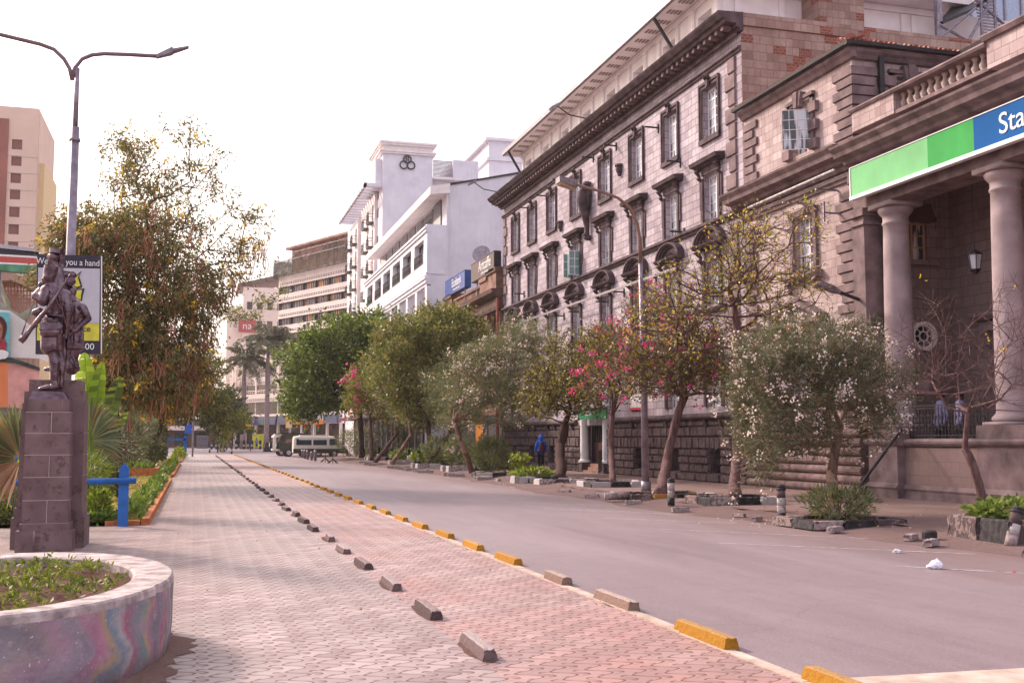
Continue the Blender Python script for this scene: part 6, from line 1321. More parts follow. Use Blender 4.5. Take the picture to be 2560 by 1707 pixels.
p=gnd(890,1141,.1); t=thing('grey_bollard','slim pale grey post on the pavement right of the vans','bollard',(p[0],p[1],.1)); MB().lathe(0,0,[(.13,0),(.13,1.2),(.08,1.35)],12).build('post',M['grey_metal'],t,local=True)
# ======================= LAMP POSTS =======================
t=thing('street_lamp','tall grey street lamp with one curved arm before the grey building','street lamp',(13.1,30.8,.1))
lp=[aY(x,y,30.8) for x,y in ((1615,1236),(1608,900),(1601,640))]; L0=Vector(lp[0])
m=MB().tube([lp[0],lp[1],lp[2]],[.12,.085,.065],12); m.tube([(lp[0][0],lp[0][1],.1),(lp[0][0],lp[0][1],.4)],[.16,.14],12); m.build('pole',M['grey_metal'],t,True)
arm=[aY(x,y,30.8-i*.12) for i,(x,y) in enumerate(((1601,660),(1600,600),(1593,560),(1575,520),(1545,495),(1500,478),(1440,462)))]; MB().tube(arm,[.06,.055,.05,.05,.045,.045,.04],10).build('arm',plain('rusty_arm',(.26,.15,.12),.7),t,True)
a=aY(1440,462,30.2); b=aY(1394,450,29.6); av=Vector(a); bv=Vector(b); d=(bv-av); sdn=Vector((0,0,-1)); 
m=MB(); wv=Vector((.0,.20,0)); m.hexa([av+Vector((0,0,-.11))-wv*.6,av+Vector((0,0,-.11))+wv*.6,bv+Vector((0,0,-.09))+wv,bv+Vector((0,0,-.09))-wv],[av+Vector((0,0,.13))-wv*.5,av+Vector((0,0,.13))+wv*.5,bv+Vector((0,0,.08))+wv*.9,bv+Vector((0,0,.08))-wv*.9]); m.build('lamp_head',M['grey_metal'],t)
m=MB(); m.hexa([av+Vector((-.08,0,-.16))-wv*.5,av+Vector((-.08,0,-.16))+wv*.5,bv+Vector((.05,0,-.14))+wv*.8,bv+Vector((.05,0,-.14))-wv*.8],[av+Vector((-.05,0,-.112))-wv*.5,av+Vector((-.05,0,-.112))+wv*.5,bv+Vector((.03,0,-.092))+wv*.85,bv+Vector((.03,0,-.092))-wv*.85]); m.build('lens',plain('amber_lens',(.45,.32,.14),.3,.5,bump=0),t)
YL=28.
t=thing('double_street_lamp','tall grey lamp post with two curved arms above the billboard','street lamp',(aY(178,600,YL)[0],YL,0))
px_=aY(178,600,YL)[0]; ztop=aY(180,170,YL)[2]
zs_=aY(180,318,YL)[2]
m=MB().tube([(px_,YL,0),(px_,YL,zs_)],[.13,.10],14); m.tube([(px_,YL,zs_),(px_,YL,ztop)],[.06,.055],12); m.tube([(px_,YL,zs_-.35),(px_,YL,zs_-.28)],[.13,.13],12); m.build('pole',M['grey_metal'],t,True)
for nm,pts in (('arm',((181,200),(187,170),(205,148),(230,138),(260,135),(320,137),(391,141))),('arm',((181,200),(174,172),(160,148),(135,124),(100,111),(50,99),(0,87),(-60,72)))):
    MB().tube([aY(x,y,YL-(.0)) for x,y in pts],[.055]+[.048]*(len(pts)-1),10).build(nm,plain('lamp_arm_purple',(.20,.13,.16),.5,.4,.3),t,True)
def cobra(p0,p1,p2,par):
    m=MB(); a,b,c=[Vector(aY(*p,YL)) for p in (p0,p1,p2)]; w=Vector((0,.13,0)); u=Vector((0,0,.045))
    m.hexa([a-w*.5-u,a+w*.5-u,b+w-u*1.6,b-w-u*1.6],[a-w*.4+u,a+w*.4+u,b+w*.9+u*1.8,b-w*.9+u*1.8]); m.hexa([b-w-u,b+w-u,c+w*.6-u*.3,c-w*.6-u*.3],[b-w+u*.5,b+w+u*.5,c+w*.6+u*.4,c-w*.6+u*.4]); m.build('lamp_head',M['grey_metal'],par)
cobra((391,142),(432,128),(472,119),t); cobra((-60,72),(-100,52),(-140,40),t)
# billboard
BY=27.7
t=thing('billboard','framed black, grey and yellow advertising panel on the lamp post behind the statue','billboard',(aY(172,760,BY)[0],BY,3.7))
def bp_(x,y,dy=0): return aY(20+x/4.354,600+y/4.354,BY+dy)
def bq(pts,nm,mat,dy,th=.02):
    P=[bp_(x,y,dy) for x,y in pts]; return MB().hexa(P,[(p[0],p[1]+th,p[2]) for p in P]).build(nm,mat,t)
bk=plain('board_black',(.035,.028,.05),.5,.3,bump=0); bg=plain('board_grey',(.50,.49,.55),.5,.3,var=.04,bump=0); by=plain('board_yellow',(.62,.58,.06),.5,.3,bump=0)
bq([(316,155),(1020,172),(1016,1238),(298,1238)],'frame',bk,0,.22)
bq([(1012,174),(1024,176),(1020,1236),(1010,1236)],'bright_edge',M['cream'],-.02,.05)
bq([(328,300),(1000,312),(994,905),(318,900)],'grey_field',bg,-.02); bq([(318,905),(994,908),(992,1096),(314,1092)],'yellow_band',by,-.021); 
text_obj('headline','We lend you a hand',.215,M['white'],t,bp_(655,242,-.03),facing='-Y',ext=.004,sx=.80)
text_obj('number','0711 000-00',.21,M['white'],t,bp_(940,1163,-.03),facing='-Y',ext=.004,align='RIGHT'); text_obj('band_word','insurance',.2,bk,t,bp_(900,968,-.04),facing='-Y',ext=.004,align='RIGHT')
for out,mt,dy,s in (([(800,335),(775,400),(800,470),(808,515),(745,530),(640,470),(660,430),(735,390)],bk,-.03,1),([(783,365),(760,405),(778,470),(788,498),(745,512),(680,470),(745,400)],by,-.05,1),([(745,530),(835,528),(815,600),(805,668),(760,650),(700,620)],bk,-.03,1),([(755,545),(806,543),(795,600),(790,645),(765,638),(725,610)],by,-.05,1)): bq(out,'leaf_emblem',mt,dy)
# far banners, traffic lights, masts
def k_(x,y): return (400+x/6.533,940+y/6.533)
def banner(lab,x0,x1,y0_,y1_,Yb,col,polex=None,top=None,two=None):
    a=aY(*k_(x0,y1_),Yb); b=aY(*k_(x1,y0_),Yb); t=thing('pole_banner',lab,'banner',((a[0]+b[0])/2,Yb,0)); MB().box(a[0],b[0],Yb,Yb+.12,a[2],b[2]).build('panel',plain('ban_'+lab[:14],col,.5,bump=0),t)
    if two: z=a[2]+(b[2]-a[2])*.45; MB().box(a[0]+.1,b[0]-.1,Yb-.02,Yb,a[2]+.1,z).build('lower_panel',plain('ban2_'+lab[:14],two,.5,bump=0),t)
    xp=aY(*k_(polex or (x0+x1)/2,900),Yb)[0]; zt_=aY(*k_(0,top or y0_-50),Yb)[2]; MB().tube([(xp,Yb+.2,0),(xp,Yb+.2,zt_)],.09,8).build('pole',M['grey_metal'],t); return t,xp,zt_
t,xp,zt_=banner('yellow and white banner on a lamp post right of the thick palm',2050,2160,640,850,150,(.75,.42,.05),2105,200,(.75,.62,.40)); m=MB().tube([(xp,150,zt_),(xp+.4,150,zt_+2.),(xp+1.6,150,zt_+3.2),(xp+2.6,150,zt_+3.6)],.07,6); m.box(xp+2.5,xp+3.3,149.8,150.2,zt_+3.5,zt_+3.7); m.build('lamp_arm',M['grey_metal'],t)
banner('purple and white banner above the parked vans',2270,2420,520,740,125,(.28,.12,.42),2480,100,(.55,.55,.68)); banner('blue banner with white lettering among the garden trees',400,525,700,940,110,(.03,.13,.55),540,640); banner('pale blue banner on a mast at the end of the path',950,1055,550,800,150,(.45,.58,.72),1035,430)
banner('second blue banner farther left behind the ringed palms',-230,-145,560,840,120,(.04,.10,.50),-140,500)
for i,(x,y0_,y1_,Yb) in enumerate(((1000,110,1100,170),)):
    a=aY(*k_(x,y0_),Yb); t=thing('lamp_mast','thin pale lamp mast with a raised arm at the end of the path','street lamp',(a[0],Yb,0)); MB().tube([(a[0],Yb,0),a],.1,8).tube([a,(a[0]-2.4,Yb,a[2]+1.2)],.07,6).build('mast',M['grey_metal'],t)
def tlight(lab,px,y0_,y1_,Yb):
    a=aY(px,y0_,Yb); b=aY(px,y1_,Yb); t=thing('traffic_light',lab,'traffic light',(a[0],Yb,0),group='traffic lights at the crossing'); MB().tube([(a[0],Yb,0),(a[0],Yb,b[2])],.07,8).build('pole',M['iron'],t)
    MB().box(a[0]-.22,a[0]+.22,Yb-.3,Yb,b[2],a[2]).build('housing',M['iron'],t)
    for j,c in enumerate(((.4,.02,.02),(.35,.2,.02),(.02,.25,.08))):
        z=a[2]-(j+.5)*(a[2]-b[2])/3; m=MB(); pts=[(a[0]+.13*math.cos(k*.785),z+.13*math.sin(k*.785)) for k in range(8)]; m.hexa([(x,Yb-.33,z_) for x,z_ in pts],[(x,Yb-.3,z_) for x,z_ in pts]); m.build('lens',plain('tl%d'%j,c,.3,.5,bump=0),t)
tlight('traffic light between the shorter palm and the thick palm',627,1060,1080,160); tlight('traffic light above the cream van, left one',761,1064,1079,135); tlight('traffic light above the cream van, right one',795,1061,1078,140)
a=gnd(684,1129,0); t=thing('boom_barrier','raised black boom barrier on a black base left of the jeeps','barrier',(a[0],a[1],0)); q0=aY(680,1122,a[1]); q1=aY(693,1036,a[1]); m=MB().tube([(q0[0],a[1],.8),q1],.12,6); m.build('boom',M['iron'],t); m=MB().hexa([(a[0]-1.4,a[1]-.5,0),(a[0]+.6,a[1]-.5,0),(a[0]+.6,a[1]+.5,0),(a[0]-1.4,a[1]+.5,0)],[(a[0]-1.0,a[1]-.4,1.3),(a[0]+.4,a[1]-.4,.9),(a[0]+.4,a[1]+.4,.9),(a[0]-1.0,a[1]+.4,1.3)]); m.build('base',M['black_paint'],t)
a=aY(*k_(1660,1130),198); b=aY(*k_(1715,945),198); t=thing('advert_board','bright yellow green advert board beside the thick palm','sign',(a[0],198,0)); MB().box(a[0]-1.6,b[0],198,198.3,.2,b[2]).build('board',plain('adv_yellow',(.60,.62,.05),.5,var=.2,nscale=1,bump=0),t)
t=thing('crowd_fence','grey metal crowd fence across the end of the path','fence',(gnd(500,1121,0)[0],188,0)); m=MB(); xa=aY(492,1100,188)[0]; xb=aY(520,1100,188)[0]
for i in range(16): x=xa+(xb-xa)*i/15; m.box(x-.03,x+.03,188,188.06,.2,2.2)
m.box(xa,xb,187.9,188.1,2.1,2.25); m.box(xa,xb,187.9,188.1,.2,.3); m.build('bars',M['grey_metal'],t)
t=thing('bus_shelter','dark low bus shelter with seats behind the shorter palm','shelter',(aY(600,1100,203)[0],203,0)); m=MB(); xa=aY(577,1100,202)[0]; xb=aY(640,1100,202)[0]; m.box(xa,xb,201.5,203.5,2.9,3.3)
for i in range(5): x=xa+(xb-xa)*i/4; m.box(x-.08,x+.08,201.6,201.8,0,2.9)
m.box(xa+.5,xb-.5,202.6,203,.5,.7); m.build('frame',M['iron'],t)
# ======================= VEHICLES =======================
def loft(sec,name,mat,par):
    m=MB(); k=0
    for x,wb,wt,z0,z1,zm in sec:
        P=[(-wb,z0),(wb,z0),(wb+.02,zm),(wt+.02,z1-.14),(wt-.1,z1-.02),(0,z1+.02),(-wt+.1,z1-.02),(-wt-.02,z1-.14),(-wb-.02,zm)]; k=len(P); m.v+=[(x,y,z) for y,z in P]
    for i in range(len(sec)-1):
        for j in range(k): q=(j+1)%k; m.f.append((i*k+j,i*k+q,(i+1)*k+q,(i+1)*k+j)); m.m.append(0)
    m.f.append(tuple(range(k))[::-1]); m.f.append(tuple((len(sec)-1)*k+j for j in range(k))); m.m+=[0,0]; return m.build(name,mat,par,local=True)
def wheel(par,x,y,r=.34):
    w=thing('wheel',None,None); w.parent=par; w.location=(x,y,r)
    def disc(r0,r1,a,b,nm,mt):
        m=MB(); n=18; P=[(r0*math.cos(2*math.pi*i/n),r0*math.sin(2*math.pi*i/n)) for i in range(n)]; Q=[(r1*math.cos(2*math.pi*i/n),r1*math.sin(2*math.pi*i/n)) for i in range(n)]; m.hexa([(u,a,v) for u,v in P],[(u,b,v) for u,v in Q]); m.build(nm,mt,w,local=True)
    disc(r,r,-.11,.11,'tyre',M['black_paint']); disc(r*.58,r*.5,-.13,.13,'rim',M['dirty_white'])
cm=plain('cream_van_paint',(.80,.75,.66),.35,.5,var=.04,bump=0); gm=plain('olive_van_paint',(.035,.04,.03),.35,.5,bump=0)
M['van_glass']=glass('dark_van_glass',(.035,.05,.08),.08)
def van(label,loc,rz,kind):
    t=thing('safari_van',label,'van',loc,rz,group='safari vehicles parked nose to the pavement')
    if kind=='bus':
        sec=[(0,.78,.66,.45,1.75,1.0),(.06,.82,.72,.38,1.9,1.05),(.5,.84,.74,.34,1.98,1.05),(3.2,.84,.74,.34,1.98,1.05),(3.75,.84,.70,.34,1.92,1.05),(4.35,.83,.66,.34,1.3,1.02),(4.75,.80,.62,.36,1.12,.9),(4.85,.74,.55,.42,.95,.8)]
        loft(sec,'body',cm,t); m=MB(); m.box(-.03,4.9,-.855,-.84,.36,.78); m.box(-.03,4.9,.84,.855,.36,.78); m.build('lower_trim',gm,t,local=True)
        MB().box(.6,3.2,-.52,.52,1.98,2.06).build('roof_hatch',cm,t,local=True)
        for x0,x1 in ((.25,1.65),(1.8,3.05),(3.3,3.95)):
            for s in (-1,1): MB().hexa([(x0,s*.865,1.12),(x1+(.22 if x0>3.2 else 0),s*.865,1.12),(x1,s*.775,1.70),(x0,s*.775,1.70)],[(x0,s*.85,1.12),(x1+(.22 if x0>3.2 else 0),s*.85,1.12),(x1,s*.76,1.70),(x0,s*.76,1.70)]).build('side_window',M['van_glass'],t,local=True)
        MB().hexa([(4.36,-.62,1.27),(4.36,.62,1.27),(3.84,.56,1.86),(3.84,-.56,1.86)],[(4.40,-.62,1.27),(4.40,.62,1.27),(3.88,.56,1.86),(3.88,-.56,1.86)]).build('windscreen',M['van_glass'],t,local=True)
        MB().box(4.8,5.05,-.8,.8,.35,.72).build('bumper',gm,t,local=True); 
        for s in (-1,1): MB().box(4.78,4.87,s*.6-.12,s*.6+.12,.78,.93).build('headlight',M['white'],t,local=True)
        for x in (.95,3.75):
            for s in (-1,1): wheel(t,x,s*.76)
        MB().box(3.42,3.6,-.875,-.86,1.0,1.04).build('door_handle',M['iron'],t,local=True)
    else:
        c=gm if kind=='green' else cm
        sec=[(0,.8,.78,.55,2.0,1.2),(.1,.84,.8,.5,2.08,1.2),(2.9,.84,.8,.5,2.08,1.2),(3.2,.84,.72,.5,1.98,1.2),(3.65,.84,.7,.5,1.35,1.15),(4.6,.8,.66,.5,1.22,1.0),(4.7,.76,.6,.55,1.1,.9)]
        loft(sec,'body',c,t); MB().box(.2,2.9,-.7,.7,2.12,2.2).build('pop_up_roof',gm if kind=='green' else cm,t,local=True)
        m=MB().box(-.1,3.0,-.78,-.72,2.2,2.26); m.box(-.1,3.0,.72,.78,2.2,2.26); m.box(-.1,-.04,-.78,.78,2.2,2.26); m.build('roof_rack',M['iron'],t,local=True)
        for x0,x1 in ((.3,1.6),(1.75,2.95)):
            for s in (-1,1): MB().hexa([(x0,s*.875,1.3),(x1,s*.875,1.3),(x1,s*.84,1.88),(x0,s*.84,1.88)],[(x0,s*.85,1.3),(x1,s*.85,1.3),(x1,s*.81,1.88),(x0,s*.81,1.88)]).build('side_window',M['ochre_glass'],t,local=True)
        MB().box(-.03,.02,-.6,.6,1.3,1.85).build('rear_window',M['ochre_glass'],t,local=True); wheel(t,-.14,-.1,.38); sp=t.children[-1]; sp.location=(-.16,-.1,1.1); sp.rotation_euler=(0,0,math.pi/2); sp.name='spare_wheel'
        for x in (.85,3.7):
            for s in (-1,1): wheel(t,x,s*.74,.38)
    return t
M['ochre_glass']=glass('brown_tinted_glass',(.10,.05,.04),.15)
a=gnd(727,1142,0); van('cream minivan with dark lower trim and three side windows, nose to the pavement',(a[0]+.1,104.6,0),0,'bus')
a=aY(700,1120,108); van('dark green safari jeep with a roof rack behind the cream minivan',(a[0]-.1,108.2,0),R(3),'green')
a=aY(678,1120,112.5); van('pale cream safari jeep farthest back with a spare wheel at its rear',(a[0]+.1,112.8,0),R(3),'cream')
# ======================= PEOPLE & STATUE (smooth fused bodies) =======================
def ico(m,c,r,sz=(1,1,1),n=10):
    base=len(m.v); c=Vector(c)
    for i in range(n+1):
        ph=math.pi*i/n
        for k in range(n*2): th=math.pi*k/n; m.v.append((c.x+r*sz[0]*math.sin(ph)*math.cos(th),c.y+r*sz[1]*math.sin(ph)*math.sin(th),c.z+r*sz[2]*math.cos(ph)))
    for i in range(n):
        for k in range(n*2): j=(k+1)%(n*2); m.f.append((base+i*2*n+k,base+i*2*n+j,base+(i+1)*2*n+j,base+(i+1)*2*n+k)); m.m.append(m.mi)
def chain(m,pts,rs,n=12):
    if not hasattr(rs,'__len__'): rs=[rs]*len(pts)
    for (a,b),(r0,r1) in zip(zip(pts,pts[1:]),zip(rs,rs[1:])): m.tube([a,b],[r0,r1],n)
    for p,r in zip(pts,rs): ico(m,p,r*.995,n=6)
def fuse(m,name,mat,par,vox=.014,sm_=3,local=False):
    me=bpy.data.meshes.new('tmp'); me.from_pydata(m.v,[],m.f); o=bpy.data.objects.new('tmp',me); COL.objects.link(o)
    md=o.modifiers.new('r','REMESH'); md.mode='VOXEL'; md.voxel_size=vox; ms=o.modifiers.new('s','SMOOTH'); ms.iterations=sm_; ms.factor=.5
    dg=bpy.context.evaluated_depsgraph_get(); dg.update(); n=bpy.data.meshes.new_from_object(o.evaluated_get(dg)); bpy.data.objects.remove(o); n.name=name; n.materials.clear(); n.materials.append(mat)
    n.polygons.foreach_set('use_smooth',[True]*len(n.polygons)); return link(n,name,par,local)
def person(label,loc,rz,top,legs,skin_=(.12,.06,.045),hood=False,pack=None,h=1.75,stride=.12,shoe=(.6,.58,.6),arms=0.,vox=.022):
    t=thing('person',label,'person',loc,rz); s=h/1.75; sk=plain('skin_%d'%int(skin_[0]*100),skin_,.6,bump=0)
    b=MB(); ico(b,(0,0,1.62*s),.105*s,(.85,.98,1.15)); chain(b,[(0,-.01,1.42*s),(0,0,1.55*s)],[.055,.052]); ico(b,(0,.1*s,1.60*s),.02); chain(b,[(0,0,1.4*s),(0,0,.95*s)],[.12,.13])
    hx=.28
    for g_s in (-1,1):
        chain(b,[(g_s*.2,0,1.36*s),(g_s*.26,-.02,1.12*s),(g_s*hx,.05+arms,.90*s)],[.05,.042,.032]); chain(b,[(g_s*hx,.06+arms,.88*s),(g_s*hx,.08+arms,.80*s)],[.035,.02],8)
        for f_ in range(4): chain(b,[(g_s*hx,.05+arms+f_*.015,.84*s),(g_s*(hx-.01),.06+arms+f_*.015,.775*s+.008*abs(f_-1.5))],[.010,.008],6)
        chain(b,[(g_s*.1,0,.95*s),(g_s*.11,g_s*stride*.4,.5*s),(g_s*.11,g_s*stride,.08*s)],[.08,.06,.04])
    fuse(b,'body',sk,t,vox,2,True)
    c=MB(); chain(c,[(0,0,1.42*s),(0,0,1.2*s),(0,0,.95*s),(0,0,.86*s)],[.13,.155,.155,.15]); ico(c,(0,0,1.3*s),.2,(1.12,.72,.8))
    for g_s in (-1,1): chain(c,[(g_s*.19,0,1.37*s),(g_s*.27,-.02,1.12*s),(g_s*hx,.05+arms,.92*s)],[.075,.062,.048])
    if hood: ico(c,(0,-.03,1.62*s),.14,(.9,1,1.15)); chain(c,[(0,-.05,1.42*s),(0,-.04,1.55*s)],[.1,.1])
    fuse(c,'top',plain('cloth_%d_%d_%d'%tuple(int(c*100) for c in top),top,.8,.2,bump=0),t,vox,2,True)
    d=MB(); ico(d,(0,0,.88*s),.17,(1,.8,.8))
    for g_s in (-1,1): chain(d,[(g_s*.09,0,.88*s),(g_s*.11,g_s*stride*.4,.5*s),(g_s*.115,g_s*stride,.1*s)],[.10,.08,.062])
    fuse(d,'trousers',plain('legs_%d_%d_%d'%tuple(int(c*100) for c in legs),legs,.85,.2,bump=0),t,vox,2,True)
    for g_s in (-1,1): e=MB(); chain(e,[(g_s*.115,g_s*stride-.05,.045),(g_s*.13,g_s*stride+.16,.035)],[.05,.042]); e.build('shoe',plain('shoe_%d'%int(shoe[0]*100),shoe,.6,bump=0),t,True,local=True)
    if not hood: e=MB(); ico(e,(0,-.015,1.665*s),.108*s,(.88,.95,.95)); e.build('hair',plain('black_hair',(.012,.01,.01),.9,bump=0),t,True,local=True)
    if pack: 
        e=MB(); chain(e,[(0,-.2,1.28*s),(0,-.22,1.1*s),(0,-.22,.95*s)],[.13,.155,.15]); chain(e,[(-.12,-.1,1.4*s),(-.13,-.2,1.2*s)],[.02,.02]); chain(e,[(.12,-.1,1.4*s),(.13,-.2,1.2*s)],[.02,.02]); fuse(e,'backpack',plain('pack_purple',pack,.8,bump=.2),t,vox,2,True)
    return t
p=gnd(1352,1174,.1); person('person in a bright blue hooded top and dark trousers walking away with a backpack',(p[0],p[1],.1),0,(.02,.12,.62),(.012,.012,.02),hood=True,pack=(.05,.012,.03),h=1.78,arms=.0)
p=gnd(566,1125,0); person('distant person in a purple shirt and dark trousers walking on the crossing',(p[0],p[1],0),R(20),(.12,.05,.12),(.03,.02,.04),vox=.04,shoe=(.03,.02,.02))
p=gnd(631,1121,0); person('distant person in a grey blue shirt standing left of the yellow green board',(p[0],190,0),R(180),(.15,.18,.28),(.03,.03,.05),vox=.05,h=1.9,shoe=(.03,.02,.02))
person('person in a pale lavender shirt behind the porch railing, nearer the column',(19.15,25.0,1.2),R(80),(.27,.25,.42),(.03,.03,.04),h=1.7); person('person in a pale lavender shirt behind the porch railing, farther from the column',(19.25,24.35,1.2),R(60),(.24,.22,.38),(.03,.03,.04),h=1.68)
# pedestal
t=thing('statue_pedestal','stepped brown stone pedestal under the bronze soldiers','pedestal',(-2.0,18.1,0))
m=MB(); m.box(-2.48,-1.70,17.6,18.1,0,.31); m.box(-2.44,-1.74,17.64,18.1,.31,.41)
m.hexa([(-2.41,17.66,.41),(-1.77,17.66,.41),(-1.77,18.1,.41),(-2.41,18.1,.41)],[(-2.41,17.69,2.06),(-1.79,17.69,2.06),(-1.79,18.1,2.06),(-2.41,18.1,2.06)]); m.box(-2.385,-1.815,17.71,18.1,2.06,2.25); m.build('front_block',M['pedestal'],t)
m=MB(); m.box(-2.62,-1.58,18.1,19.0,0,.47); m.box(-2.58,-1.62,18.1,18.95,.47,.62); m.hexa([(-2.55,18.1,.62),(-1.63,18.1,.62),(-1.63,18.92,.62),(-2.55,18.92,.62)],[(-2.52,18.1,2.2),(-1.63,18.1,2.2),(-1.65,18.9,2.2),(-2.52,18.9,2.2)]); m.box(-2.5,-1.66,18.1,18.85,2.2,2.38); m.box(-2.44,-1.70,18.12,18.8,2.38,2.56); m.build('rear_block',M['pedestal'],t)
m=MB()
for i,z in enumerate((.41,.75,1.09,1.42,1.74,2.055)):
    f=17.66+.03*(z-.41)/1.65; m.box(-2.412+.0*z,-1.768-.02*(z-.41)/1.65,f-.003,f,z-.004,z+.004); m.box(-1.772-.018*(z-.41)/1.65,-1.768-.018*(z-.41)/1.65,f,18.1,z-.004,z+.004)
for i,(z0,z1,x) in enumerate(((.41,.75,-2.07),(1.09,1.42,-2.06),(1.74,2.05,-2.05))): m.box(x-.004,x+.004,17.657,17.69,z0,z1)
for z in (1.1,1.42,1.75): m.box(-1.632,-1.628,18.1,18.9,z-.003,z+.003)
m.build('mortar_lines',M['joint'],t)
B2=M['bronze']
def sp(x,y,dy=0): return aY(20+x/4.354,600+y/4.354,17.95+dy)
u=1/727.
def figure(label,base,fn,extras,vox=.011):
    t=thing('bronze_statue',label,'statue',base,group='bronze figures on the pedestal'); m=MB(); fn(m); fuse(m,'body',B2,t,vox,2)
    for nm,f,v_,s_ in extras: e=MB(); f(e); (fuse(e,nm,B2,t,v_,s_) if v_ else e.build(nm,B2,t,False))
    return t
def bodyA(m):
    ico(m,sp(448,405),72*u,(.95,1.05,1.2)); ico(m,sp(385,430,-.0),22*u); ico(m,sp(400,400,-.09),16*u,(1,.5,1.5)); ico(m,sp(395,465,.03),24*u)
    chain(m,[sp(450,440,.0),sp(465,520,.0)],[52*u,56*u])
    for a in ([(470,520,0),(515,590,0),(525,690,0),(510,790,0),(495,870,0)],): chain(m,[sp(*p) for p in a],[66*u,104*u,104*u,86*u,98*u])
    ico(m,sp(425,560,-.03),78*u); ico(m,sp(612,605,.02),74*u)
    chain(m,[sp(425,560,-.05),sp(385,665,-.1),sp(300,610,-.02),sp(345,545,.12)],[70*u,60*u,46*u,32*u])
    chain(m,[sp(615,610,.0),sp(655,770,-.03),sp(635,960,.0)],[64*u,54*u,38*u]); chain(m,[sp(632,970,.0),sp(630,1040,-.0)],[34*u,26*u])
    for k in range(4): chain(m,[sp(615+k*10,1020,-.02),sp(612+k*10,1075-abs(k-1.5)*6,-.02)],[9*u,7*u],8)
    chain(m,[sp(610,1000,-.02),sp(596,1045,-.03)],[9*u,8*u],8)
    # shorts
    chain(m,[sp(450,900,-.05),sp(440,1170,-.06)],[96*u,84*u]); chain(m,[sp(545,900,.05),sp(560,1190,.06)],[76*u,50*u])
    m.hexa([sp(360,1190,-.16),sp(528,1196,-.16),sp(528,1196,.05),sp(360,1190,.05)],[sp(375,900,-.17),sp(540,900,-.17),sp(540,900,.08),sp(375,900,.08)])
    # legs with puttees
    chain(m,[sp(455,1170,-.05),sp(490,1260,-.05),sp(512,1340,-.05),sp(508,1440,-.05),sp(508,1540,-.05),sp(520,1590,-.05)],[56*u,48*u,56*u,50*u,38*u,40*u]); chain(m,[sp(525,1600,-.05),sp(430,1605,-.05),sp(345,1622,-.05)],[34*u,34*u,22*u])
    chain(m,[sp(555,1190,.06),sp(578,1290,.06),sp(590,1360,.06),sp(582,1480,.06),sp(578,1575,.06)],[44*u,38*u,42*u,34*u,30*u]); chain(m,[sp(580,1595,.06),sp(480,1605,.10)],[28*u,24*u])
def fezA(m):
    a=Vector(sp(452,392)); b=Vector(sp(473,288)); m.tube([a,a.lerp(b,.5),b],[72*u,76*u,77*u],24)
def strapsA(m):
    for pts in ([(430,505,-.10),(480,570,-.17),(520,640,-.175),(560,740,-.15)],[(545,560,-.15),(560,650,-.17),(600,800,-.13),(640,960,-.07)]): chain(m,[sp(*p) for p in pts],11*u,8)
    chain(m,[sp(430,800,-.14),sp(500,815,-.155),sp(580,830,-.12)],[24*u,26*u,24*u],10)
def bagA(m):
    chain(m,[sp(400,920,-.16),sp(520,910,-.18)],[50*u,50*u]); chain(m,[sp(390,960,-.18),sp(545,955,-.2)],[52*u,55*u]); chain(m,[sp(395,1010,-.18),sp(530,1005,-.2)],[50*u,50*u])
def flapA(m): m.hexa([sp(342,905,-.25),sp(560,895,-.27),sp(585,960,-.28),sp(345,975,-.27)],[sp(350,870,-.16),sp(540,862,-.18),sp(575,950,-.2),sp(350,960,-.2)])
def pouchA(m): chain(m,[sp(300,790,.05),sp(345,775,.05)],[42*u,44*u])
def rifleA(m):
    P=[(165,1075,-.24),(245,975,-.24),(320,880,-.24),(440,735,-.24),(540,590,-.23),(690,355,-.22)]; rs=[36*u,24*u,28*u,21*u,16*u,8*u]; chain(m,[sp(*p) for p in P],rs,10); chain(m,[sp(300,880,-.26),sp(325,940,-.26),sp(290,910,-.26)],[7*u]*3,6); m.hexa([sp(105,1085,-.26),sp(160,1130,-.26),sp(160,1130,-.2),sp(105,1085,-.2)],[sp(140,1045,-.26),sp(200,1090,-.26),sp(200,1090,-.2),sp(140,1045,-.2)])
def slingA(m): chain(m,[sp(140,1050,-.24),sp(200,880,-.2),sp(270,700,-.12)],5.5*u,6); chain(m,[sp(150,1030,-.24),sp(185,930,-.21)],9*u,6)
figure('bronze soldier in a fez seen from behind with a slung rifle',(-2.1,17.95,2.37),bodyA,[('fez',fezA,0,0),('straps',strapsA,.006,1),('haversack',bagA,.010,3),('flap',flapA,0,0),('pouch',pouchA,.01,2),('rifle',rifleA,.006,1),('sling',slingA,0,0)],.0105)
m=MB().hexa([(-2.38,17.72,2.25),(-1.84,17.72,2.25),(-1.84,18.1,2.25),(-2.38,18.1,2.25)],[(-2.34,17.75,2.37),(-1.9,17.75,2.36),(-1.9,18.1,2.36),(-2.34,18.1,2.37)]); m.build('statue_plinth',B2,bpy.data.objects['bronze_statue'])
